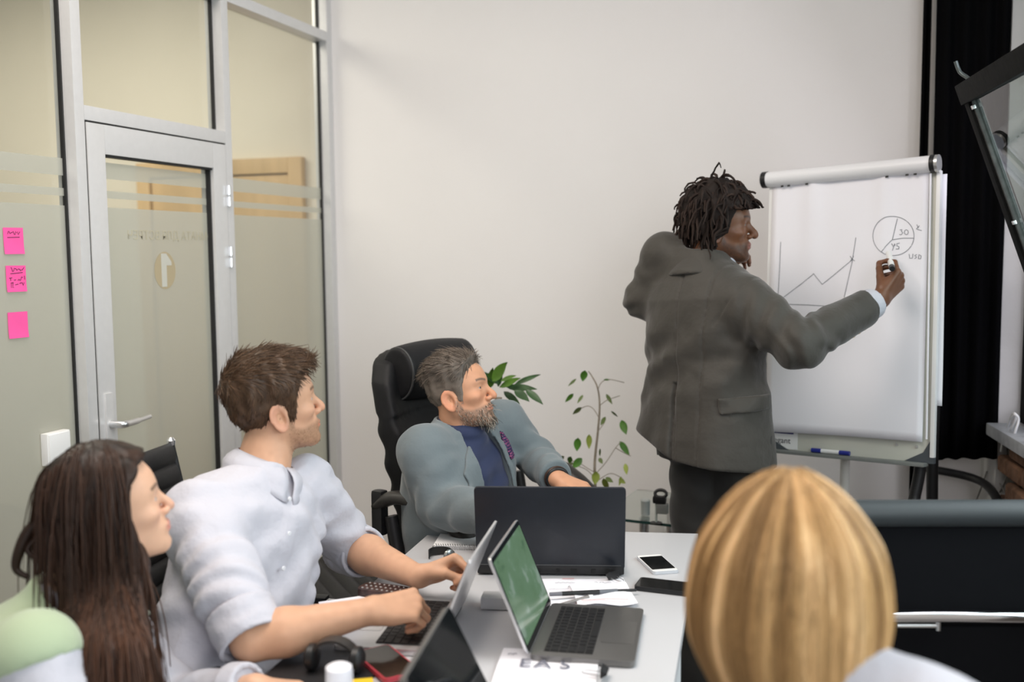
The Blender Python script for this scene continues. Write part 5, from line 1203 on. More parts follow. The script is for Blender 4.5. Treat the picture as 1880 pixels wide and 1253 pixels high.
class Person:
    def __init__(self, base, label, skin, skinmat):
        self.base = np.array([base[0], base[1], 0.0]); self.label = label; self.skin = np.array(skin); self.m = skinmat
        self.parts = []; self.todo = []
    def add(self, V, Q, col=None):
        if col is None: col = np.repeat(self.skin[None], len(V), 0) * (1 + 0.05 * hash_noise(V, 60, 2))[:, None]
        self.parts.append((V, Q, col))
    def child(self, name, V, Q, m, col=None, label=None, kind=None, parent=None):
        self.todo.append((name, V, Q, m, col, label, kind, parent)); return name
    def finish(self):
        V, Q, c = merge(self.parts)
        self.body = from_data('person', V - self.base, Q, self.m, None, True, col=c); self.body.location = tuple(self.base)
        tag(self.body, self.label, 'person', 'people in the meeting')
        made = {}
        for name, V, Q, m, col, label, kind, parent in self.todo:
            o = from_data(name, np.asarray(V) - self.base, Q, m, made.get(parent, self.body), True, kind, col)
            if label: o['label'] = label
            made.setdefault(name, o)
        return self.body
    # ---- head
    def set_head(self, o, R, s, K, neck_to, h=0.0024, neck_r=(0.056, 0.062)):
        self.ho, self.hR, self.hs, self.K = np.asarray(o, float), R, s, K
        nk = np.asarray(neck_to, float); R32 = R.astype(np.float32)
        def f(p):
            q = ((p - self.ho.astype(p.dtype)) @ R32) / s
            d = head_sdf(q, K) * s
            a = self.ho + R @ np.array([0, -0.012, -0.055]) * s
            n = sd_cone(p, a, nk, neck_r[0] * s, neck_r[1] * s)
            return smin(d, n, 0.018)
        self.head_f = f
        ext = 0.155 * s
        lo = np.minimum(self.ho - ext, nk - 0.07); hi = np.maximum(self.ho + ext, nk + 0.07)
        V, Q = polygonize(f, lo, hi, h)
        q = ((V - self.ho) @ R) / s
        self.add(V, Q, skin_col(q, self.skin, K))
        for sx in (-1, 1):
            self.eye(sx)
    def hw(self, q): return self.ho + (np.asarray(q) * self.hs) @ self.hR.T
    def hl(self, V): return ((np.asarray(V) - self.ho) @ self.hR) / self.hs
    def eye(self, sx):
        n, k = 20, 14; V = []; c = []
        gaze = nrm([0.15 * self.K.get('gaze', 0), 1, 0.02]); a = nrm(np.cross(gaze, (0, 0, 1))); b = np.cross(a, gaze)
        for i in range(k + 1):
            th = math.pi * i / k * 0.75
            for j in range(n):
                ph = 2 * math.pi * j / n; V.append(np.array([sx * 0.031, 0.0735, -0.001]) + 0.0139 * (gaze * math.cos(th) + (a * math.cos(ph) + b * math.sin(ph)) * math.sin(th)))
                c.append((0.01, 0.01, 0.01) if th < 0.17 else (self.K.get('iris', (0.10, 0.06, 0.03)) if th < 0.45 else self.K.get('sclera', (0.52, 0.47, 0.45))))
        Q = np.array([[i * n + j, i * n + (j + 1) % n, (i + 1) * n + (j + 1) % n, (i + 1) * n + j] for i in range(k) for j in range(n)])
        self.child('eye', self.hw(np.array(V)), Q, M_EYE, np.array(c))
    # ---- arms and hands
    def hand(self, wrist, Y, Z, side, curl, spread=0.0, thumb=(0.6, 0.6, -0.35), tb=(25, 20), forearm=None, s=1.0, h=0.0024, r_el=0.046, r_wr=0.029):
        """side +1 right hand, -1 left; curl: four triples of joint angles in degrees; forearm = elbow point"""
        Y = nrm(Y); Z = nrm(np.asarray(Z) - Y * (np.asarray(Z) @ Y)); X = np.cross(Y, Z); R = np.stack([X, Y, Z], 1); w = np.asarray(wrist, float)
        bx = np.array([-0.029, -0.009, 0.011, 0.028]) * side; by = [0.090, 0.095, 0.091, 0.081]
        Ls = [(0.043, 0.026, 0.021), (0.047, 0.030, 0.022), (0.043, 0.028, 0.021), (0.034, 0.021, 0.019)]
        segs = []; joints = []
        for i in range(4):
            p = np.array([bx[i], by[i], 0.0]); a = 0.0; sp = spread * (i - 1.3) * side
            for k in range(3):
                a += math.radians(curl[i][k]); dr = np.array([math.sin(sp) * math.cos(a), math.cos(sp) * math.cos(a), -math.sin(a)])
                e = p + dr * Ls[i][k]; r0 = (0.0094, 0.0086, 0.0078)[k] * (0.88 if i == 3 else 1); r1 = (0.0086, 0.0078, 0.0066)[k] * (0.88 if i == 3 else 1)
                segs.append((i, p, e, r0, r1)); p = e
        tpts = [np.array([-0.020 * side, 0.024, -0.008])]
        d = nrm([-thumb[0] * side, thumb[1], thumb[2]]); tl = (0.044, 0.033, 0.027); tr = (0.0135, 0.0110, 0.0100, 0.0080)
        for k in range(3):
            tpts.append(tpts[-1] + d * tl[k])
            if k < 2:
                t = math.radians(tb[k]); ax_ = nrm(np.cross(d, np.array([side * 0.8, 0.35, -0.5]))); d = d * math.cos(t) + np.cross(ax_, d) * math.sin(t); d = nrm(d)
        self.tips = [w + R @ (segs[3 * i + 2][2] * s) for i in range(4)] + [w + R @ (tpts[-1] * s)]
        el = None if forearm is None else np.asarray(forearm, float)
        def f(p):
            q = ((p - w.astype(p.dtype)) @ R.astype(p.dtype)) / s
            d_ = sd_ell(q, (0, 0.005, 0), (0.027, 0.03, 0.019))
            for i in range(4):
                d_ = smin(d_, sd_cone(q, (bx[i] * 0.55, 0.012, 0.001), (bx[i], by[i], 0.0), 0.0145, 0.0112), 0.012)
            d_ = smin(d_, sd_ell(q, (-0.020 * side, 0.040, -0.012), (0.016, 0.030, 0.014)), 0.012)
            d_ = smin(d_, sd_ell(q, (0.020 * side, 0.040, -0.010), (0.013, 0.032, 0.013)), 0.012)
            fin = None
            for i in range(4):
                di = None
                for (k, a, b, r0, r1) in segs:
                    if k != i: continue
                    c_ = sd_cone(q, a, b, r0, r1); di = c_ if di is None else smin(di, c_, 0.003)
                fin = di if fin is None else np.minimum(fin, di)
            d_ = smin(d_, fin, 0.006)
            th = sd_cone(q, tpts[0], tpts[1], tr[0] + 0.002, tr[1] + 0.001)
            th = smin(th, sd_cone(q, tpts[1], tpts[2], tr[1] + 0.0005, tr[2]), 0.003); th = smin(th, sd_cone(q, tpts[2], tpts[3], tr[2], tr[3]), 0.003)
            d_ = smin(d_, th, 0.007) * s
            if el is not None:
                wr = w - R[:, 1] * 0.006
                mid = el + (wr - el) * 0.28
                fa = smin(sd_cone(p, el, mid, r_el * 0.96, r_el), sd_cone(p, mid, wr, r_el, r_wr * 0.92), 0.02)
                d_ = smin(d_, fa, 0.016)
            return d_
        pts = [w + R @ (np.array(e) * s) for _, a, b, _, _ in segs for e in (a, b)] + [w + R @ (t * s) for t in tpts] + [w] + ([el] if el is not None else [])
        pts = np.array(pts); V, Q = polygonize(f, pts.min(0) - 0.05, pts.max(0) + 0.05, h)
        q = ((V - w) @ R) / s; c = np.repeat(self.skin[None], len(V), 0)
        # knuckles and finger tips a little redder
        m = np.zeros(len(V))
        for (k, a, b, r0, r1) in segs: m = np.maximum(m, np.exp(-(np.linalg.norm(q - b, axis=1) / 0.014) ** 2) * 0.45)
        c = c * (1 - m[:, None]) + self.skin * np.array([0.95, 0.66, 0.58]) * m[:, None]
        c *= (1 + 0.06 * hash_noise(V, 70, 4))[:, None]
        # nails
        for i in range(4):
            k, a, b, r0, r1 = segs[3 * i + 2]; ax_ = nrm(b - a); nl = a + (b - a) * 0.75
            up_ = nrm(np.cross(np.array([side, 0, 0]), ax_)) * (1 if np.cross(np.array([1.0, 0, 0]), ax_)[2] * side > 0 else 1)
            for sg in (1,):
                out = np.array([0, ax_[2] * -1, ax_[1]]); out = nrm(out)
                dd = np.linalg.norm(q - (nl + out * 0.006), axis=1); mm = np.clip((0.0062 - dd) / 0.0015, 0, 1)
                c = c * (1 - mm[:, None]) + np.clip(self.skin * 1.25 + 0.05, 0, 0.8) * np.array([1, 0.85, 0.82]) * mm[:, None]
        self.add(V, Q, c)
    def limb(self, pts, rad, h=0.010):
        """hidden parts of the body under the clothes"""
        pts = [np.asarray(p, float) for p in pts]
        def f(p):
            d = None
            for i in range(len(pts) - 1):
                e = sd_cone(p, pts[i], pts[i + 1], rad[i], rad[i + 1]); d = e if d is None else smin(d, e, 0.02)
            return d
        a = np.array(pts); V, Q = polygonize(f, a.min(0) - max(rad) - 0.02, a.max(0) + max(rad) + 0.02, h); self.add(V, Q)

class Torso:
    """trunk frame: x to the person's right, y to the front, z from pelvis to neck"""
    def __init__(self, pelvis, neck, right):
        self.o = np.asarray(pelvis, float); z = np.asarray(neck, float) - self.o; self.L = np.linalg.norm(z); z /= self.L
        x = np.asarray(right, float); x = nrm(x - z * (x @ z)); y = np.cross(z, x); self.R = np.stack([x, y, z], 1)
    def loc(self, p): return (p - self.o.astype(p.dtype)) @ self.R.astype(p.dtype)
    def w(self, q): return self.o + self.R @ np.asarray(q, float)
    def loft(self, q, rows, n=2.4, top=True):
        r = np.asarray(rows, float); z = q[..., 2] / self.L
        a = np.interp(z, r[:, 0], r[:, 1]); b = np.interp(z, r[:, 0], r[:, 2]); yo = np.interp(z, r[:, 0], r[:, 3]) if r.shape[1] > 3 else 0
        xo = np.interp(z, r[:, 0], r[:, 4]) if r.shape[1] > 4 else 0
        u = np.abs(q[..., 0] - xo) / a; v = np.abs(q[..., 1] - yo) / b
        k = (u ** n + v ** n + 1e-9) ** (1 / n)
        d = (k - 1) * np.minimum(a, b) * np.where(u > v, 1.0, 1.0)
        return smax(d, q[..., 2] - r[-1, 0] * self.L, 0.006)
def wave(p, dr, freq, amp, wob=0.6, nf=5.0, seed=1):
    return amp * np.sin(2 * math.pi * (freq * (p @ np.asarray(dr, p.dtype)) + wob * hash_noise(p, nf, seed)))
def ridge(p, dr, freq, amp, wob=0.6, nf=5.0, seed=1):
    """soft creases: rounded crests with sharper valleys"""
    t = np.sin(math.pi * (freq * (p @ np.asarray(dr, p.dtype)) + wob * hash_noise(p, nf, seed)))
    return amp * (0.45 - 0.9 * t * t + 0.35 * hash_noise(p, 26, seed + 3))
def sleeve_sdf(p, pts, rad, k=0.03, seed=1, fold=0.006, end=None):
    """sleeve along shoulder-elbow-wrist with rings of folds at the elbow and a few long creases"""
    d = None; pts = [np.asarray(x, float) for x in pts]
    for i in range(len(pts) - 1):
        e = sd_cone(p, pts[i], pts[i + 1], rad[i], rad[i + 1])
        if end is not None and i == len(pts) - 2: e = smax(e, cut_after(p, pts[i], pts[i + 1], end), 0.005)
        d = e if d is None else smin(d, e, 0.02)
    el = pts[1] if len(pts) > 2 else (pts[0] + pts[1]) / 2
    ax1 = nrm(pts[-1] - pts[0])
    m = np.exp(-(np.linalg.norm(p - el.astype(p.dtype), axis=-1) / 0.11) ** 2)
    m2 = np.exp(-(np.linalg.norm(p - pts[0].astype(p.dtype), axis=-1) / 0.12) ** 2)
    dr = nrm(ax1 + 0.45 * nrm(np.cross(ax1, (0.3, 0.2, 0.9))))
    return d + ridge(p, dr, 15, fold, 1.3, 7, seed) * (0.2 + 0.75 * m) + ridge(p, nrm(ax1 + 0.8 * nrm(np.cross(ax1, (0.9, 0.1, 0.3)))), 11, fold, 1.3, 6, seed + 5) * (0.2 + 0.6 * m2)
def cut_after(p, a, b, t):
    """positive beyond the plane across a-b at fraction t"""
    a = np.asarray(a, float); b = np.asarray(b, float); dr = nrm(b - a); c = a + (b - a) * t
    return (p - c.astype(p.dtype)) @ dr.astype(p.dtype)

# ---- hair
def mesh_normals(V, Q):
    n = np.zeros_like(V); fn_ = np.cross(V[Q[:, 2]] - V[Q[:, 0]], V[Q[:, 3]] - V[Q[:, 1]])
    for k in range(4): np.add.at(n, Q[:, k], fn_)
    return n / (np.linalg.norm(n, axis=1, keepdims=True) + 1e-12)
def hair_cap(P_, thick, hairline, h=0.0035, noise=0.004, nf=60, K=None, extra=None):
    """hair mass over the skull where it lies above the hair line; thick(q) in head units"""
    def f(p):
        q = P_.hl(p).astype(p.dtype)
        _, sk = head_sdf(q, P_.K, True)
        d = sk - thick(q) + noise * hash_noise(q * np.array([1, 1, 0.45], q.dtype), nf, 3)
        g = hairline(q) + 0.006 * hash_noise(q, 130, 7)
        d = smax(d, g, 0.005)
        if extra is not None: d = smin(d, extra(q), 0.012)
        return d * P_.hs
    e = 0.18 * P_.hs
    return polygonize(f, P_.ho - e, P_.ho + e, h)
def strands_on(P_, V, Q, N, flow, length, K=7, r=(0.0006, 0.0002), lift=0.25, seed=1, curl=0.0, jitter=0.25, sel=None, bright=(0.7, 1.3), colors=None):
    rg_ = np.random.default_rng(seed); n = mesh_normals(V, Q); idx = rg_.integers(0, len(V), N * 2)
    q0 = P_.hl(V[idx]); 
    if sel is not None:
        keep = sel(q0); idx = idx[keep]; q0 = q0[keep]
    idx = idx[:N]; q0 = q0[:N]; N = len(idx)
    nl = n[idx] @ P_.hR; L = length(q0) * rg_.uniform(0.6, 1.15, N); d = flow(q0)
    d = d - nl * np.sum(d * nl, 1, keepdims=True); d /= np.linalg.norm(d, axis=1, keepdims=True) + 1e-9
    lf = lift(q0)[:, None] if callable(lift) else lift
    d = d + nl * lf + rg_.normal(0, jitter, (N, 3)); d /= np.linalg.norm(d, axis=1, keepdims=True)
    pth = np.zeros((N, K, 3)); p = q0 - nl * 0.002; pth[:, 0] = p; ph = rg_.uniform(0, 6.28, N)
    for k in range(1, K):
        d = d - nl * (lf * 0.30) / K * 2 + np.array([0, 0, -0.35 / K]) + curl * rg_.normal(0, 1, (N, 3)) / K; d /= np.linalg.norm(d, axis=1, keepdims=True)
        p = p + d * (L / (K - 1))[:, None]; pth[:, k] = p
    sh = rg_.uniform(*bright, N)
    col = sh[:, None] * np.ones((1, 3)) if colors is None else colors(q0, rg_, N) * sh[:, None]
    W = P_.ho + (pth * P_.hs) @ P_.hR.T
    return strand_mesh(W, np.full(N, r[0]) * P_.hs, np.full(N, r[1]) * P_.hs, 3, col)
def drape(root, d0, length, f, K=18, stiff=0.75, clear=0.004, wavy=0.0, seed=1, grav=(0, 0, -1.0), pull=None):
    """strands that leave their roots along d0, slide over the surface f and fall"""
    rg_ = np.random.default_rng(seed); N = len(root); p = root.copy(); d = d0.copy(); out = np.zeros((N, K, 3)); out[:, 0] = p
    st_ = (length / (K - 1))[:, None]; g = np.array(grav); ph = rg_.uniform(0, 6.28, N)
    for k in range(1, K):
        d = d * stiff + g * (1 - stiff) + wavy * rg_.normal(0, 1, (N, 3))
        if pull is not None: d = d + pull(p, k / K)
        d /= np.linalg.norm(d, axis=1, keepdims=True)
        p = p + d * st_
        for _ in range(2):
            pf = p.astype(np.float64); v = f(pf); e = 0.002
            gr = np.stack([f(pf + np.array([e, 0, 0])) - v, f(pf + np.array([0, e, 0])) - v, f(pf + np.array([0, 0, e])) - v], 1) / e
            gr /= np.linalg.norm(gr, axis=1, keepdims=True) + 1e-9
            pen = np.maximum(clear - v, 0); p = p + gr * pen[:, None]
        d = nrm_rows(p - out[:, k - 1]); out[:, k] = p
    return out
def nrm_rows(a): return a / (np.linalg.norm(a, axis=1, keepdims=True) + 1e-9)

def hair_mat(name, color, rough=0.38, spec=0.4):
    return mat(name, color, rough, spec=spec, attr='Col')
def line_on(y, ys, zs): return np.interp(y, ys, zs)
HL_Y = [-0.14, -0.09, -0.065, -0.040, -0.022, -0.005, 0.012, 0.020, 0.034, 0.044, 0.058, 0.080, 0.12]
HL_Z = [-0.088, -0.088, -0.080, -0.055, -0.015, 0.010, 0.000, -0.034, -0.034, 0.022, 0.046, 0.064, 0.070]
def men_hairline(q): return np.interp(q[..., 1], HL_Y, HL_Z) - q[..., 2]
M_SHIRT = mat('white_cotton', (0.51, 0.51, 0.565), 0.8, sheen=0.1, bump=(9, 0.5, 0.03), noise=(5, 0.01))
M_BTN = mat('pale_button', (0.70, 0.71, 0.74), 0.3)
M_TROU = mat('dark_trouser_cloth', (0.018, 0.020, 0.028), 0.85, sheen=0.1)
M_SHOE = mat('black_shoe_leather', (0.015, 0.012, 0.010), 0.3)

def collar(P_, name, T, center, r_u, r_v, z_lo, z_hi, gap_half, m, spread=0.03, tip=0.05, thick=0.003, tilt=0.0, seed=0):
    """a turned-down shirt collar: a band round the neck that falls outwards, open in front"""
    N = 44; K = 7; V = []; ths = np.linspace(gap_half, 2 * math.pi - gap_half, N)        # 0 = front
    for th in ths:
        front = math.exp(-(min(th, 2 * math.pi - th) / 0.75) ** 2)
        for k in range(K):
            t = k / (K - 1)
            rr = 1.0 + spread / r_u * t + 0.012 / r_u * math.sin(math.pi * min(1, t * 1.2))
            z = z_hi - (z_hi - z_lo) * t - tip * front * t * t - tilt * math.cos(th) * 1.0
            V.append(np.array([math.sin(th) * r_u * rr, math.cos(th) * r_v * rr + 0.012 * front * t, z]))
    V = np.array(V); Vw = np.array([T.w(center + v) for v in V])
    Q = np.array([[i * K + k, i * K + k + 1, (i + 1) * K + k + 1, (i + 1) * K + k] for i in range(N - 1) for k in range(K - 1)])
    # thickness: an inner copy
    n = mesh_normals(Vw, Q); V2 = np.concatenate([Vw, Vw - n * thick]); o = len(Vw); Q2 = np.concatenate([Q, Q[:, ::-1] + o])
    rim = []
    b = [i * K for i in range(N)] + [(N - 1) * K + k for k in range(1, K)] + [i * K + K - 1 for i in range(N - 2, -1, -1)] + [k for k in range(K - 2, 0, -1)]
    for i in range(len(b)): rim.append([b[i], b[(i + 1) % len(b)], b[(i + 1) % len(b)] + o, b[i] + o])
    P_.child(name, V2, np.concatenate([Q2, np.array(rim)]), m)
def bounds(pts, m):
    a = np.array([np.asarray(x, float) for x in pts]); return a.min(0) - m, a.max(0) + m
def button(P_, name, c, n, r, m, parent=None):
    n = nrm(n); a = nrm(np.cross(n, (0.3, 0.2, 0.9))); b = np.cross(n, a); k = 12; V = []
    for rr, z in ((r, -0.001), (r, 0.0012), (r * 0.8, 0.0018), (r * 0.1, 0.0012)):
        for j in range(k): V.append(np.asarray(c) + (a * math.cos(2 * math.pi * j / k) + b * math.sin(2 * math.pi * j / k)) * rr + n * z)
    Q = np.array([[i * k + j, i * k + (j + 1) % k, (i + 1) * k + (j + 1) % k, (i + 1) * k + j] for i in range(3) for j in range(k)])
    P_.child(name, np.array(V), Q, m, parent=parent)

# ------------------------------------------------------------------ the man in the white shirt
def man_white():
    P_ = Person(P(410, 1260, 2.2), 'seated man with brown hair in a white shirt, hands over the silver laptop', (0.60, 0.345, 0.22), M_SKIN)
    K = dict(jaw=1.0, nose=1.02, lips=0.85, brow=1.0, stubble=0.72, stubcol=(0.20, 0.11, 0.06), browcol=(0.10, 0.055, 0.03), red=(0.62, 0.28, 0.19), iris=(0.12, 0.10, 0.06))
    R = head_frame(26, 9, 2)
    pel, nk = P(405, 1270, 2.22), P(484, 850, 2.36)
    Sr, Sl = P(362, 948, 2.18), P(560, 888, 2.46)
    T = Torso(pel, nk, Sr - Sl)
    P_.set_head(P(501, 741, 2.38), R, 1.01, K, T.w((0, 0.0, T.L - 0.03)), neck_r=(0.055, 0.066))
    ho = P_.ho
    # arms
    er, el_ = P(462, 1176, 2.0), P(646, 1006, 2.60)
    wr, wl = P(684, 1122, 2.06), P(772, 1058, 2.36)
    P_.hand(wr, RGT * 0.93 + AWAY * 0.30 + UPV * 0.02, UPV * 0.80 - AWAY * 0.55 + RGT * 0.1, 1, [(62, 62, 40), (60, 66, 42), (58, 68, 44), (55, 66, 42)], 0.06, thumb=(0.35, 0.85, -0.45), forearm=er, s=1.02, h=0.0028, r_el=0.047, r_wr=0.030)
    P_.hand(wl, RGT * 0.86 + AWAY * 0.08 + UPV * 0.30, UPV * 0.70 + AWAY * 0.55 - RGT * 0.25, -1, [(58, 72, 45), (62, 74, 48), (66, 74, 48), (68, 70, 45)], 0.04, thumb=(0.30, 0.85, -0.50), tb=(30, 35), forearm=el_, s=1.02, h=0.0028, r_el=0.048, r_wr=0.030)
    P_.limb([Sr, er], [0.05, 0.042]); P_.limb([Sl, el_], [0.05, 0.042])
    hipr, hipl = T.w((0.09, 0.02, -0.02)), T.w((-0.09, 0.02, -0.02))
    kf = nrm(RGT * 0.82 - AWAY * 0.45 - UPV * 0.06); kr = hipr + kf * 0.42 - AWAY * 0.06; kl = hipl + kf * 0.42 + AWAY * 0.06
    ar, al = np.array([kr[0] - 0.02, kr[1], 0.09]), np.array([kl[0] - 0.02, kl[1], 0.09])
    P_.limb([nk - T.R[:, 2] * 0.16, pel], [0.11, 0.12], 0.014); P_.limb([hipr, kr, ar], [0.075, 0.05, 0.035], 0.014); P_.limb([hipl, kl, al], [0.075, 0.05, 0.035], 0.014)
    rows = [(-0.30, .185, .15), (-0.05, .188, .140), (0.15, .180, .128), (0.40, .176, .122), (0.62, .184, .128), (0.78, .178, .118), (0.88, .145, .098), (0.94, .100, .080), (0.975, .074, .070)]
    def shirt(p):
        q = T.loc(p); d = T.loft(q, rows)
        d = d + ridge(p, nrm(T.R[:, 2] * 0.5 + T.R[:, 0] * 0.5), 9, 0.010, 0.8, 6, 4) + wave(p, T.R[:, 2], 7, 0.004, 1.0, 6, 9) + 0.004 * hash_noise(p, 9, 8)
        arm_r = sleeve_sdf(p, [Sr, Sr + (er - Sr) * 0.6, er], [0.078, 0.074, 0.062], seed=2, fold=0.016, end=0.9)
        arm_l = sleeve_sdf(p, [Sl, el_, el_ + (wl - el_) * 0.14], [0.074, 0.066, 0.060], seed=6, fold=0.016, end=0.9)
        d = smin(d, arm_r, 0.045); d = smin(d, arm_l, 0.045)
        # neck opening, front placket strip, hem
        pl = np.maximum(np.abs(q[..., 0]) - 0.017, -q[..., 1]); d = d - 0.0025 * (pl < 0)
        return smax(d, -q[..., 2] - 0.10, 0.02)
    lo, hi = bounds([pel, nk, Sr, Sl, er, el_], 0.20)
    V, Q = polygonize(shirt, lo, hi, 0.0058); P_.child('shirt', V, Q, M_SHIRT)
    # rolled cuffs
    for nm, a, b, t0, t1, r0, r1, sd in (('rolled_cuff', Sr, er, 0.80, 1.02, 0.069, 0.064, 3), ('rolled_cuff', el_, wl, -0.10, 0.20, 0.068, 0.060, 5)):
        a2, b2 = a + (b - a) * t0, a + (b - a) * t1
        def cf(p, a2=a2, b2=b2, r0=r0, r1=r1, sd=sd):
            d = np.abs(sd_cone(p, a2, b2, r0, r1) + ridge(p, nrm(b2 - a2), 26, 0.0025, 0.7, 12, sd) + 0.002 * hash_noise(p, 30, sd)) - 0.0052
            return np.maximum(np.maximum(d, cut_after(p, a2, b2, 1.0)), -cut_after(p, a2, b2, 0.0))
        V, Q = polygonize(cf, *bounds([a2, b2], 0.09), 0.0042); P_.child(nm, V, Q, M_SHIRT)
    collar(P_, 'collar', T, np.array([0, 0.004, T.L - 0.045]), 0.067, 0.066, 0.0, 0.055, 0.10, M_SHIRT, 0.030, 0.030, 0.003, tilt=0.020)
    for i in range(5):
        z = T.L * (0.84 - 0.15 * i); b = np.interp(z / T.L, [r[0] for r in rows], [r[2] for r in rows])
        button(P_, 'button', T.w((0.003, b + 0.004, z)), T.R[:, 1], 0.0052, M_BTN)
    def trou(p):
        q = T.loc(p); d = T.loft(q, [(-0.3, .175, .13), (0.0, .178, .13), (0.12, .165, .12)]); d = np.maximum(d, np.abs(q[..., 2] + 0.03) - 0.09)
        for h_, k_, a_ in ((hipr, kr, ar), (hipl, kl, al)):
            d = smin(d, sd_cone(p, h_, k_, 0.098, 0.070), 0.03); d = smin(d, sd_cone(p, k_, a_, 0.070, 0.055), 0.02)
        return d + ridge(p, (0.3, 0.3, 0.9), 8, 0.005, 0.8, 6, 2)
    V, Q = polygonize(trou, *bounds([hipr, hipl, kr, kl, ar, al, pel], 0.16), 0.011); P_.child('trousers', V, Q, M_TROU)
    for a_ in (ar, al):
        V, Q = polygonize(lambda p: smax(sd_ell(p, a_ + kf * 0.08 - UPV * 0.045, (0.14, 0.05, 0.055), np.stack([nrm(kf * [1, 1, 0]), np.cross(UPV, nrm(kf * [1, 1, 0])), UPV], 1)), 0.004 - p[..., 2], 0.004), *bounds([a_ + kf * 0.08], 0.2), 0.01); P_.child('shoe', V, Q, M_SHOE)
    # hair
    def thick(q):
        t = 0.007 + 0.012 * np.clip((q[..., 2] - 0.02) / 0.06, 0, 1) + 0.008 * np.clip((q[..., 1] - 0.03) / 0.05, 0, 1) * np.clip((q[..., 2] - 0.05) / 0.03, 0, 1)
        t = t + 0.006 * np.clip((-q[..., 1] - 0.03) / 0.05, 0, 1)
        return 0.002 + (t - 0.002) * np.clip(-men_hairline(q) / 0.022, 0, 1)
    V, Q = hair_cap(P_, thick, men_hairline, 0.0035, 0.005, 55)
    sh = 0.9 + 0.35 * hash_noise(P_.hl(V) * np.array([1, 1, 0.3]), 130, 4)
    HM = hair_mat('brown_hair', (0.075, 0.042, 0.023), 0.45)
    P_.child('hair', V, Q, HM, sh[:, None] * np.ones((1, 3)))
    def flow(q):
        top = np.clip((q[:, 2] - 0.045) / 0.04, 0, 1)[:, None]; ax = q[:, 0:1]
        side = np.concatenate([ax * 0, -0.45 + 0 * ax, -0.9 + 0 * ax], 1); t_ = np.concatenate([0.35 + 0 * ax, 0.9 + 0 * ax, 0.1 + 0 * ax], 1)
        return side * (1 - top) + t_ * top
    ln = lambda q: 0.018 + 0.022 * np.clip((q[:, 2] - 0.03) / 0.05, 0, 1)
    V2, Q2, c2 = strands_on(P_, V, Q, 8000, flow, ln, 6, (0.0009, 0.0003), lift=lambda q: 0.07 + 0.12 * np.clip((q[:, 2] - 0.05) / 0.05, 0, 1), seed=4, curl=0.35, jitter=0.11, bright=(0.55, 1.8))
    P_.child('hair_locks', V2, Q2, HM, c2, kind='stuff', parent='hair')
    # beard stubble hairs and moustache
    Vb, Qb = P_.parts[0][0], P_.parts[0][1]
    def bsel(q):
        zc = np.interp(q[:, 1], [-0.01, 0.015, 0.03, 0.05, 0.075, 0.10, 0.12], [0.0, -0.022, -0.056, -0.064, -0.062, -0.053, -0.051])
        lipm = (np.abs(q[:, 0]) < 0.022) & (q[:, 2] > -0.080) & (q[:, 2] < -0.062)
        return (q[:, 2] < zc) & (q[:, 2] > -0.122) & (q[:, 1] > 0.008) & ~lipm
    V3, Q3, c3 = strands_on(P_, Vb, Qb, 2600, lambda q: np.stack([0 * q[:, 0], 0.25 + 0 * q[:, 0], -1 + 0 * q[:, 0]], 1), lambda q: 0.007 + 0 * q[:, 0], 3, (0.00045, 0.0002), lift=0.35, seed=8, sel=bsel, bright=(0.6, 1.6))
    P_.child('beard', V3, Q3, hair_mat('short_beard_hair', (0.13, 0.07, 0.035), 0.5), c3, kind='stuff')
    return P_.finish()
man_white()

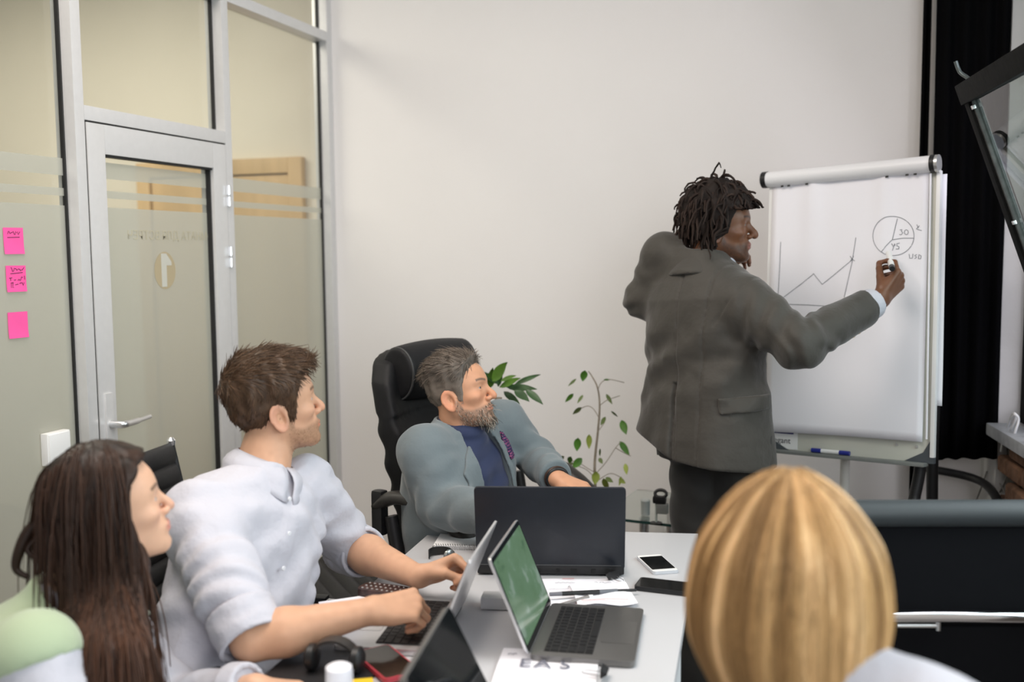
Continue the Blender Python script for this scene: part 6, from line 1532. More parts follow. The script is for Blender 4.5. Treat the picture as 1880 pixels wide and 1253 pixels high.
# ------------------------------------------------------------------ the bearded man in the grey blazer
def man_grey():
    P_ = Person(P(830, 1030, 3.08), 'seated man with grey hair and beard in a grey-blue blazer over navy rollneck', (0.58, 0.30, 0.18), M_SKIN)
    K = dict(jaw=1.05, nose=1.10, lips=0.7, brow=1.15, lipcol=(0.42, 0.18, 0.13), stubble=0.85, stubcol=(0.13, 0.10, 0.08), browcol=(0.10, 0.075, 0.06), red=(0.62, 0.23, 0.13), iris=(0.06, 0.07, 0.08), sclera=(0.40, 0.35, 0.33), squint=2.2)
    R = head_frame(-14, 13, -2)
    pel, nk = P(838, 1060, 3.12), P(846, 790, 3.02)
    Sr, Sl = P(779, 830, 2.90), P(924, 776, 3.21)
    T = Torso(pel, nk, Sr - Sl)
    P_.set_head(P(840, 719, 3.0), R, 0.96, K, T.w((0, 0.0, T.L - 0.04)), neck_r=(0.060, 0.068))
    er, wr = P(818, 932, 2.86), P(910, 948, 2.70)
    el_, wl = P(984, 842, 3.22), P(1024, 880, 3.02)
    P_.hand(wr, RGT * 0.9 + AWAY * 0.2, UPV, 1, [(20, 25, 15)] * 4, 0.05, forearm=er, h=0.004)
    P_.hand(wl, RGT * 0.85 - AWAY * 0.45 - UPV * 0.25, UPV * 0.9 + RGT * 0.15 - AWAY * 0.2, -1, [(12, 25, 20), (15, 28, 20), (18, 30, 20), (22, 30, 20)], 0.07, forearm=el_, h=0.0032)
    P_.limb([Sr, er], [0.05, 0.042]); P_.limb([Sl, el_], [0.05, 0.042])
    hipr, hipl = T.w((0.09, 0.02, -0.02)), T.w((-0.09, 0.02, -0.02))
    kf = nrm(RGT * 0.80 - AWAY * 0.30 - UPV * 0.04); kr = hipr + kf * 0.40; kl = hipl + kf * 0.40
    ar, al = np.array([kr[0], kr[1], 0.09]), np.array([kl[0], kl[1], 0.09])
    P_.limb([nk - T.R[:, 2] * 0.15, pel], [0.11, 0.13], 0.014); P_.limb([hipr, kr, ar], [0.075, 0.05, 0.035], 0.014); P_.limb([hipl, kl, al], [0.075, 0.05, 0.035], 0.014)
    rows = [(-0.2, .165, .150), (0.1, .165, .145), (0.35, .176, .145), (0.60, .198, .148), (0.76, .202, .132), (0.87, .176, .110), (0.94, .128, .090), (1.0, .082, .074), (1.06, .066, .066)]
    L = T.L
    M_BLZ = mat('grey_blue_wool', (0.135, 0.165, 0.178), 0.85, sheen=0.25, bump=(10, 0.35, 0.02), noise=(9, 0.05))
    M_NAVY2 = mat('navy_knit', (0.016, 0.026, 0.075), 0.8, sheen=0.2, bump=(300, 0.2, 0.0008))
    # rollneck
    def roll(p):
        q = T.loc(p); d = T.loft(q, [(r[0], r[1] - 0.020, r[2] - 0.016) for r in rows])
        d = d + ridge(p, nrm(T.R[:, 2] + 0.35 * T.R[:, 0]), 13, 0.009, 0.5, 5, 3)
        cl = sd_cone(p, T.w((0, 0.008, L - 0.05)), P_.ho + P_.hR @ np.array([0, -0.012, -0.088]), 0.074, 0.068)
        cl = np.maximum(cl, cut_after(p, T.w((0, 0.008, L - 0.05)), P_.ho + P_.hR @ np.array([0, 0.004, -0.092]), 1.0))
        d = smin(d, cl + wave(p, T.R[:, 2], 28, 0.002, 0.5, 8, 2), 0.02)
        return smax(d, -q[..., 2] - 0.05, 0.01)
    V, Q = polygonize(roll, *bounds([pel, nk, Sr, Sl, P_.ho], 0.12), 0.0060); P_.child('rollneck', V, Q, M_NAVY2)
    vcut = [(-0.050, L * 1.10), (0.060, L * 1.10), (0.062, L * 0.92), (0.050, L * 0.72), (0.035, L * 0.50), (0.022, L * 0.30), (0.012, L * 0.05), (-0.095, L * 0.05), (-0.102, L * 0.30), (-0.104, L * 0.52), (-0.096, L * 0.72), (-0.080, L * 0.92)]
    def jack0(p):
        q = T.loc(p); d = T.loft(q, rows)
        d = d + ridge(p, nrm(T.R[:, 2] * 0.9 + T.R[:, 0] * 0.3), 7, 0.005, 0.8, 5, 4) + 0.003 * hash_noise(p, 9, 8)
        a_r = sleeve_sdf(p, [Sr, Sr + (er - Sr) * 0.95, er + (wr - er) * 0.92], [0.074, 0.068, 0.055], seed=3, fold=0.016)
        a_l = sleeve_sdf(p, [Sl, el_, wl], [0.063, 0.060, 0.052], seed=7, fold=0.014, end=0.90)
        for s_ in (Sr, Sl): d = smin(d, sd_cone(p, s_, T.w((0, -0.02, L * 0.94)), 0.066, 0.066), 0.04)
        return smin(smin(d, a_r, 0.045), a_l, 0.045), q
    def jack(p):
        d, q = jack0(p)
        cutv = np.maximum(sd_poly(q[..., 0], q[..., 2], vcut), -q[..., 1] + 0.0)
        d = smax(d, -cutv, 0.003)
        d = smax(d, -sd_cone(p, T.w((0, -0.005, L - 0.03)), T.w((0, 0.015, L + 0.12)), 0.070, 0.085), 0.006)
        return smax(d, -q[..., 2] - 0.10, 0.01)
    V, Q = polygonize(jack, *bounds([pel, nk, Sr, Sl, er, wr, el_, wl], 0.16), 0.0055); P_.child('blazer', V, Q, M_BLZ)
    # lapels and collar: cloth lying on the blazer
    lapr = [(0.062, L * 0.96), (0.125, L * 0.83), (0.118, L * 0.775), (0.130, L * 0.755), (0.098, L * 0.55), (0.024, L * 0.28), (0.036, L * 0.50), (0.052, L * 0.72)]
    lapl = [(-0.070, L * 0.96), (-0.135, L * 0.87), (-0.128, L * 0.83), (-0.112, L * 0.815), (-0.118, L * 0.55), (-0.104, L * 0.28), (-0.105, L * 0.50), (-0.097, L * 0.72)]
    for lp in (lapr, lapl):
        def lap(p, lp=lp):
            d, q = jack0(p); e = np.abs(d - 0.0035) - 0.0035
            return np.maximum(np.maximum(e, sd_poly(q[..., 0], q[..., 2], lp) - 0.002), -q[..., 1] + 0.01)
        V, Q = polygonize(lap, *bounds([T.w((0.15, 0.2, 0)), T.w((-0.15, 0.0, 0)), T.w((0, 0.1, L)), T.w((0.1, 0.0, L))], 0.07), 0.0036); P_.child('lapel', V, Q, M_BLZ)
    def coll(p):
        d = np.abs(sd_cone(p, T.w((0, -0.008, L - 0.045)), T.w((0, -0.002, L + 0.028)), 0.092, 0.078)) - 0.004; q = T.loc(p)
        return np.maximum(np.maximum(d, q[..., 1] - 0.012), np.abs(q[..., 2] - L + 0.004) - 0.034)
    V, Q = polygonize(coll, *bounds([nk], 0.14), 0.0042); P_.child('collar', V, Q, M_BLZ)
    # pocket square
    c = T.w((-0.118, 0.115, L * 0.92))
    def psq(p):
        d, q = jack0(p); e = np.abs(d - 0.005) - 0.006 + 0.003 * hash_noise(p, 70, 2)
        return np.maximum(np.maximum(e, sd_poly(q[..., 0], q[..., 2], [(-0.150, L * 0.80), (-0.108, L * 0.80), (-0.104, L * 0.90), (-0.122, L * 0.965), (-0.146, L * 0.90)])), np.maximum(0.03 - q[..., 1], q[..., 1] - 0.16))
    V, Q = polygonize(psq, *bounds([c], 0.09), 0.0035)
    dots = (np.abs(np.sin(V[:, 2] * 420)) * np.abs(np.sin((V[:, 0] + V[:, 1]) * 420)) > 0.72)
    cc = np.where(dots[:, None], np.array([[0.45, 0.10, 0.22]]), np.array([[0.012, 0.010, 0.06]]))
    P_.child('pocket_square', V, Q, mat('dotted_silk', (1, 1, 1), 0.5, attr='Col'), cc)
    def trou(p):
        d = None
        for h_, k_, a_ in ((hipr, kr, ar), (hipl, kl, al)):
            e = smin(sd_cone(p, h_, k_, 0.098, 0.070), sd_cone(p, k_, a_, 0.070, 0.055), 0.02); d = e if d is None else smin(d, e, 0.03)
        return d + ridge(p, (0.3, 0.3, 0.9), 8, 0.005, 0.8, 6, 2)
    V, Q = polygonize(trou, *bounds([hipr, hipl, kr, kl, ar, al], 0.14), 0.012); P_.child('trousers', V, Q, M_TROU)
    for a_ in (ar, al):
        V, Q = polygonize(lambda p: smax(sd_ell(p, a_ + kf * 0.08 - UPV * 0.045, (0.14, 0.05, 0.055), np.stack([nrm(kf * [1, 1, 0]), np.cross(UPV, nrm(kf * [1, 1, 0])), UPV], 1)), 0.004 - p[..., 2], 0.004), *bounds([a_ + kf * 0.08], 0.2), 0.01); P_.child('shoe', V, Q, M_SHOE)
    # bracelet and watch
    for t, r_, m_, nm in ((0.945, 0.0335, mat('brown_bead_bracelet', (0.06, 0.03, 0.02), 0.4), 'bracelet'), (0.985, 0.0325, M_BLACK, 'watch_strap')):
        c = el_ + (wl - el_) * t; ax_ = nrm(wl - el_); a = nrm(np.cross(ax_, (0, 0, 1))); b = np.cross(ax_, a); th = np.linspace(0, 2 * math.pi, 28)
        V, Fc = tube_data(np.array([c + (a * math.cos(x) * 1.0 + b * math.sin(x) * 0.95) * r_ for x in th]), 0.0058, 8); P_.child(nm, V, np.array([f for f in Fc if len(f) == 4]), m_)
    # hair: swept back on top, cropped at the sides
    hy = [-0.14, -0.09, -0.065, -0.040, -0.022, -0.005, 0.012, 0.020, 0.034, 0.044, 0.056, 0.072, 0.084, 0.12]; hz = [-0.088, -0.088, -0.080, -0.055, -0.015, 0.010, 0.000, -0.034, -0.034, 0.018, 0.046, 0.070, 0.084, 0.095]
    hl = lambda q: np.interp(q[..., 1], hy, hz) - q[..., 2]
    thick = lambda q: 0.0015 + (0.003 + 0.014 * np.clip((q[..., 2] - 0.035) / 0.05, 0, 1)) * np.clip(-hl(q) / 0.025, 0, 1)
    V, Q = hair_cap(P_, thick, hl, 0.0036, 0.004, 60)
    HM = hair_mat('grey_hair', (0.17, 0.14, 0.115), 0.5)
    grey = lambda q, rg_, N: np.array([[0.85, 0.80, 0.75]]) * (0.75 + 0.9 * np.clip((0.05 - q[:, 2]) / 0.08, 0, 1))[:, None] + rg_.uniform(0, 0.9, (N, 1)) ** 2
    q = P_.hl(V); P_.child('hair', V, Q, HM, (0.6 + 0.6 * np.clip((0.045 - q[:, 2]) / 0.06, 0, 1) + 0.25 * hash_noise(q * np.array([1, 0.3, 1]), 140, 3))[:, None] * np.ones((1, 3)))
    def flow(q):
        top = np.clip((q[:, 2] - 0.05) / 0.03, 0, 1)[:, None]; o = 0 * q[:, 0:1]
        return np.concatenate([o, o - 0.6, o - 0.75], 1) * (1 - top) + np.concatenate([o - 0.35, o - 0.95, o + 0.1], 1) * top
    V2, Q2, c2 = strands_on(P_, V, Q, 6500, flow, lambda q: 0.010 + 0.034 * np.clip((q[:, 2] - 0.04) / 0.04, 0, 1), 6, (0.0009, 0.0003), lift=lambda q: 0.06 + 0.10 * np.clip((q[:, 2] - 0.05) / 0.04, 0, 1), seed=5, curl=0.3, jitter=0.12, bright=(0.6, 1.4), colors=grey)
    P_.child('hair_locks', V2, Q2, HM, c2, kind='stuff', parent='hair')
    # beard
    Vb, Qb = P_.parts[0][0], P_.parts[0][1]
    def bsel(q):
        zc = np.interp(q[:, 1], [-0.01, 0.015, 0.03, 0.05, 0.075, 0.10, 0.12], [0.0, -0.022, -0.056, -0.064, -0.062, -0.051, -0.049])
        lipm = (np.abs(q[:, 0]) < 0.021) & (q[:, 2] > -0.079) & (q[:, 2] < -0.063)
        return (q[:, 2] < zc) & (q[:, 2] > -0.125) & (q[:, 1] > 0.008) & ~lipm
    bl = lambda q: 0.009 + 0.026 * np.clip((q[:, 1] - 0.045) / 0.035, 0, 1) * np.clip((-0.055 - q[:, 2]) / 0.03, 0.2, 1)
    bc = lambda q, rg_, N: np.where(rg_.uniform(0, 1, (N, 1)) < 0.42, 2.6, 0.55) * np.array([[1.0, 0.97, 0.92]])
    V3, Q3, c3 = strands_on(P_, Vb, Qb, 3600, lambda q: np.stack([0.2 * np.sign(q[:, 0]), 0.30 + 0 * q[:, 0], -1 + 0 * q[:, 0]], 1), bl, 5, (0.0008, 0.0003), lift=0.42, seed=9, curl=0.7, sel=bsel, bright=(0.7, 1.3), colors=bc)
    P_.child('beard', V3, Q3, hair_mat('grey_beard_hair', (0.16, 0.14, 0.12), 0.5), c3, kind='stuff')
    return P_.finish()
man_grey()

# ------------------------------------------------------------------ the standing man at the flipchart
def man_standing():
    P_ = Person((P(1290, 800, 3.22)[0], P(1290, 800, 3.22)[1]), 'standing man with short dreadlocks in a brown-grey suit drawing on the flipchart', (0.155, 0.065, 0.032), M_SKIND)
    K = dict(jaw=1.05, nose=1.22, lips=1.45, brow=1.05, cheek=1.03, stubble=0.75, stubcol=(0.02, 0.012, 0.01), browcol=(0.015, 0.01, 0.008), red=(0.20, 0.08, 0.045), lipcol=(0.26, 0.10, 0.08), iris=(0.03, 0.02, 0.015), sclera=(0.22, 0.17, 0.15), squint=2.0)
    R = head_frame(-14, 1, 3)
    pel, nk = P(1297, 795, 3.22), P(1292, 476, 3.22)
    Sr, Sl = P(1368, 560, 3.07), P(1222, 470, 3.30)
    T = Torso(pel, nk, Sr - Sl); L = T.L
    P_.set_head(P(1318, 413, 3.22), R, 1.02, K, T.w((0, 0.02, L - 0.02)), neck_r=(0.060, 0.066))
    er, wr = P(1466, 633, 2.95), P(1617, 549, 3.15)
    el_, wl = P(1180, 550, 3.36), P(1316, 520, 3.43)
    P_.hand(wr, RGT * 0.72 + AWAY * 0.22 + UPV * 0.68, RGT * 0.42 - AWAY * 0.80 - UPV * 0.30, 1, [(48, 50, 28), (58, 62, 38), (66, 66, 42), (70, 66, 42)], 0.05, thumb=(0.22, 0.80, -0.72), tb=(8, 12), forearm=er, s=1.05, h=0.0028, r_el=0.05, r_wr=0.031)
    self_tips = P_.tips
    P_.hand(wl, RGT * 0.45 + UPV * 0.85, AWAY * 0.35 - RGT * 0.5 + UPV * 0.2, -1, [(40, 60, 40)] * 4, 0.05, forearm=el_, h=0.0034)
    P_.limb([Sr, er], [0.052, 0.045]); P_.limb([Sl, el_], [0.052, 0.045])
    kx = [(1290, 3.24), (1358, 3.18)]
    legs = []
    for (px, dd), off in zip(kx, (0, 0)):
        h_ = P(px, 815, dd); k_ = h_ * [1, 1, 0] + [0, 0, 0.50]; a_ = h_ * [1, 1, 0] + [0, 0, 0.085] - AWAY * 0.02
        k_ = k_ + (AWAY * 0.02); legs.append((h_, k_, a_)); P_.limb([h_, k_, a_], [0.085, 0.055, 0.04], 0.013)
    P_.limb([nk - T.R[:, 2] * 0.2, pel], [0.12, 0.13], 0.014)
    M_SUIT = mat('brown_grey_suiting', (0.046, 0.041, 0.034), 0.62, sheen=0.2, spec=0.35, bump=(9, 0.4, 0.022), noise=(7, 0.05))
    M_SUITD = mat('dark_suit_trousers', (0.017, 0.016, 0.0145), 0.75, sheen=0.15)
    rows = [(-0.16, .236, .180, 0, -0.016), (-0.02, .230, .174, 0, -0.012), (0.12, .216, .162, 0, -0.006), (0.28, .206, .152), (0.42, .196, .146), (0.58, .206, .150), (0.76, .214, .142), (0.86, .190, .122), (0.93, .140, .100), (0.985, .092, .084), (1.04, .076, .074)]
    rows = [tuple(list(r) + [0] * (5 - len(r))) for r in rows]
    def jack0(p):
        q = T.loc(p); d = T.loft(q, rows, 2.3)
        d = d + ridge(p, nrm(T.R[:, 2] * 0.75 - T.R[:, 0] * 0.6), 7, 0.014, 0.55, 4, 4) * np.exp(-((q[..., 2] / L - 0.42) / 0.28) ** 2) + 0.003 * hash_noise(p, 8, 8)
        d = d + wave(p, T.R[:, 0], 5.5, 0.006, 0.5, 4, 6) * np.clip((0.25 - q[..., 2] / L) / 0.3, 0, 1)
        a_r = sleeve_sdf(p, [Sr, er, er + (wr - er) * 0.82], [0.090, 0.072, 0.057], seed=3, fold=0.015, end=0.97)
        a_l = sleeve_sdf(p, [Sl, el_, wl], [0.072, 0.062, 0.054], seed=7, fold=0.010)
        d = smin(d, sd_cone(p, Sl, T.w((0, -0.02, L * 0.93)), 0.072, 0.070), 0.04)
        d = smin(smin(d, a_r, 0.035), a_l, 0.035)
        return d, q
    fl = P(1165, 752, 3.28)
    def hem(p):
        lat_ = (p - T.o.astype(p.dtype)) @ RGT.astype(p.dtype)
        # hem slopes down to the right; swept up on the left where the jacket is pulled
        zc = 0.895 - 0.10 * lat_ + np.where(lat_ < -0.13, (-0.13 - lat_) * 0.62, 0)
        return zc - p[..., 2]
    def jack(p):
        d, q = jack0(p)
        seam = lambda u, w_: 0.0035 * np.exp(-(u / 0.0038) ** 2)
        back = q[..., 1] < 0
        cs = np.abs(q[..., 0] + 0.004 * np.sin(q[..., 2] * 9)); d = d + np.where(back & (q[..., 2] < L * 0.93), 0.006 * np.exp(-(cs / 0.004) ** 2), 0)
        for sx in (0.085, ):   # side body seams and vents
            uu = np.abs(q[..., 0] - sx - 0.05 * np.clip(q[..., 2] / L - 0.35, 0, 1)); d = d + np.where(back, 0.005 * np.exp(-(uu / 0.004) ** 2), 0)
        # vents from the waist to the hem
        for vx, yl in ((-0.012, 0.30), ):
            vv = np.abs(q[..., 0] - vx) ; d = d + np.where(back & (q[..., 2] < L * yl), 0.016 * np.exp(-(vv / 0.005) ** 2), 0)
        # armhole seam
        ah = np.abs(cut_after(p, Sr, er, -0.05)); d = d + 0.0035 * np.exp(-(ah / 0.0035) ** 2) * (np.linalg.norm(p - Sr.astype(p.dtype), axis=-1) < 0.13)
        d = smax(d, -sd_cone(p, T.w((0, 0.0, L - 0.02)), T.w((0, 0.03, L + 0.12)), 0.068, 0.085), 0.005)
        return smax(d, hem(p), 0.008)
    V, Q = polygonize(jack, *bounds([pel - UPV * 0.05, nk, Sr, Sl, er, wr, el_, wl], 0.19), 0.0052); P_.child('suit_jacket', V, Q, M_SUIT)
    def coll(p):
        d = np.abs(sd_cone(p, T.w((0, -0.012, L - 0.070)), T.w((0, 0.010, L + 0.012)), 0.108, 0.076)) - 0.0042; q = T.loc(p)
        return np.maximum(np.maximum(d, q[..., 1] - 0.045), np.abs(q[..., 2] - L + 0.022) - 0.032 - 0.02 * np.clip(q[..., 1] / 0.06, 0, 1))
    V, Q = polygonize(coll, *bounds([nk], 0.15), 0.004); P_.child('jacket_collar', V, Q, M_SUIT)
    # pocket flap on the right hip
    def flap(p):
        d, q = jack0(p); e = np.abs(d - 0.005) - 0.004; th_ = np.arctan2(-q[..., 0], -q[..., 1]) * -0.20
        return np.maximum(np.maximum(e, sd_poly(th_, q[..., 2], [(0.165, L * 0.215), (0.345, L * 0.235), (0.345, L * 0.150), (0.17, L * 0.128)])), -(q[..., 0]) + 0.0)
    V, Q = polygonize(flap, *bounds([T.w((0.2, -0.1, L * 0.2)), T.w((0.2, 0.12, L * 0.2))], 0.14), 0.0045); P_.child('pocket_flap', V, Q, M_SUIT)
    # shirt cuff and collar
    ca, cb_ = er + (wr - er) * 0.70, er + (wr - er) * 0.90
    def cuff(p):
        return np.maximum(np.maximum(np.abs(sd_cone(p, ca, cb_, 0.046, 0.044)) - 0.0048, cut_after(p, ca, cb_, 1.0)), -cut_after(p, ca, cb_, 0.0))
    V, Q = polygonize(cuff, *bounds([ca, cb_], 0.07), 0.0042); P_.child('shirt_cuff', V, Q, M_SHIRT)
    collar(P_, 'shirt_collar', T, np.array([0, 0.018, L - 0.030]), 0.068, 0.066, -0.012, 0.040, 0.10, M_SHIRT, 0.020, 0.035, 0.003, tilt=-0.016)
    M_GOLD = mat('brass_button', (0.70, 0.50, 0.22), 0.3, metal=0.9)
    axs = nrm(wr - er); dn = nrm(-UPV - axs * (-UPV @ axs)); dn = nrm(dn + (-AWAY) * 0.55)
    for t in (0.56, 0.63, 0.70, 0.77):
        c = er + (wr - er) * t; rr = 0.073 + (0.057 - 0.073) * t / 0.82; button(P_, 'cuff_button', c + dn * (rr + 0.001), dn, 0.0068, M_GOLD)
    def trou(p):
        d = None
        for h_, k_, a_ in legs:
            e = smin(sd_cone(p, h_, k_, 0.108, 0.098), sd_cone(p, k_, a_, 0.098, 0.090), 0.03); d = e if d is None else smin(d, e, 0.012)
        q = T.loc(p); pv = T.loft(q, [(-0.5, .17, .13), (0.3, .17, .13)]); pv = np.maximum(pv, np.abs(q[..., 2] - 0.05) - 0.13); d = smin(d, pv, 0.04)
        d = d + ridge(p, (0.25, 0.15, 0.9), 7, 0.007, 0.9, 5, 3) + ridge(p, RGT, 9, 0.004, 0.6, 4, 5)
        return smax(d, 0.055 - p[..., 2], 0.01)
    V, Q = polygonize(trou, *bounds([x for l in legs for x in l] + [pel], 0.20), 0.0095); P_.child('trousers', V, Q, M_SUITD)
    for h_, k_, a_ in legs:
        ff = nrm(AWAY * 0.8 + RGT * 0.5)
        V, Q = polygonize(lambda p: smax(sd_ell(p, a_ + ff * 0.07 - UPV * 0.04, (0.15, 0.052, 0.06), np.stack([ff, np.cross(UPV, ff), UPV], 1)), 0.003 - p[..., 2], 0.004), *bounds([a_ + ff * 0.07], 0.21), 0.011); P_.child('shoe', V, Q, M_SHOE)
    # dreadlocks
    hy = [-0.14, -0.09, -0.065, -0.040, -0.022, -0.005, 0.012, 0.022, 0.034, 0.046, 0.060, 0.080, 0.12]; hz = [-0.095, -0.095, -0.085, -0.060, -0.020, 0.002, -0.010, -0.030, -0.022, 0.020, 0.045, 0.062, 0.066]
    hl = lambda q: np.interp(q[..., 1], hy, hz) - q[..., 2]
    V, Q = hair_cap(P_, lambda q: 0.018 + 0.010 * np.clip((q[..., 2] - 0.0) / 0.06, 0, 1), hl, 0.005, 0.012, 55)
    HM = hair_mat('black_dreadlocks', (0.016, 0.011, 0.009), 0.75, 0.25)
    P_.child('hair', V, Q, HM, np.ones((len(V), 3)))
    rg_ = np.random.default_rng(12); n = mesh_normals(V, Q) @ P_.hR; q = P_.hl(V)
    ok = np.where((q[:, 2] > -0.075))[0]; idx = rg_.choice(ok, 640, replace=False); q0 = q[idx]; nl = n[idx]; N = len(idx); Kk = 11
    top = np.clip((q0[:, 2] - 0.02) / 0.08, 0, 1)
    d = nl * (0.75 + 0.25 * top)[:, None] + rg_.normal(0, 0.32, (N, 3)) + np.array([0, 0.05, 0.10]) * top[:, None]; d = nrm_rows(d)
    Ln = rg_.uniform(0.055, 0.105, N) * np.where(rg_.uniform(0, 1, N) < 0.2, 1.35, 1.0) * (0.75 + 0.35 * (1 - np.abs(top - 0.4)))
    Ln = np.where(q0[:, 1] > 0.02, Ln * 0.62, Ln) * np.where(np.abs(q0[:, 0]) > 0.05, 0.85, 1.0) * np.where(q0[:, 1] < -0.05, 0.72, 1.0)
    pth = np.zeros((N, Kk, 3)); p = q0 - nl * 0.012; pth[:, 0] = p
    for k in range(1, Kk):
        d = d + np.array([0, 0, -1.0]) * (0.30 + 0.10 * (1 - top))[:, None] + rg_.normal(0, 0.16, (N, 3)); d = nrm_rows(d); p = p + d * (Ln / (Kk - 1))[:, None]
        # stay outside the skull
        sk = head_sdf(p, K, True)[1]; out = nrm_rows(p - np.array([0, -0.01, 0.0])); p = p + out * np.maximum(0.010 - sk, 0)[:, None]
        # and off the face
        infront = (p[:, 1] > 0.035) & (p[:, 2] < 0.050); p[:, 2] = np.where(infront, np.maximum(p[:, 2], 0.050), p[:, 2])
        ear_ = (p[:, 1] > 0.0) & (p[:, 2] < -0.01); p[:, 1] = np.where(ear_, p[:, 1] - 0.012, p[:, 1])
        pth[:, k] = p
    W = P_.ho + (pth * P_.hs) @ P_.hR.T; r0 = rg_.uniform(0.0034, 0.0056, N)
    V2, Q2, c2 = strand_mesh(W, r0, r0 * 0.45, 6, rg_.uniform(0.6, 2.2, N)[:, None] * np.array([[1.0, 0.9, 0.85]]))
    V2 = V2 + 0.0012 * np.stack([hash_noise(V2, 160, s_) for s_ in (1, 2, 3)], 1)
    P_.child('dreadlocks', V2, Q2, HM, c2, kind='stuff', parent='hair')
    return P_.finish(), self_tips
S_body, S_tips = man_standing()
mt_, me_ = P(1631, 463, 3.30), P(1638, 494, 3.11)
mkh = empty('marker', tuple((mt_ + me_) / 2), 'white marker with black end held in the standing man fingers', 'marker'); MKI = Matrix.Translation(-Vector(tuple((mt_ + me_) / 2)))
for nm, t0, t1, r0, r1, m_ in (('nib', 0.0, 0.08, 0.003, 0.005, M_BLACK), ('barrel', 0.08, 0.88, 0.0095, 0.0095, M_WHITEP), ('end_plug', 0.88, 1.0, 0.0092, 0.0085, M_BLACK)):
    o = tube(nm, [mt_ + (me_ - mt_) * t0, mt_ + (me_ - mt_) * t1], [r0, r1], m_, None, 14); o.parent = mkh; o.matrix_parent_inverse = MKI

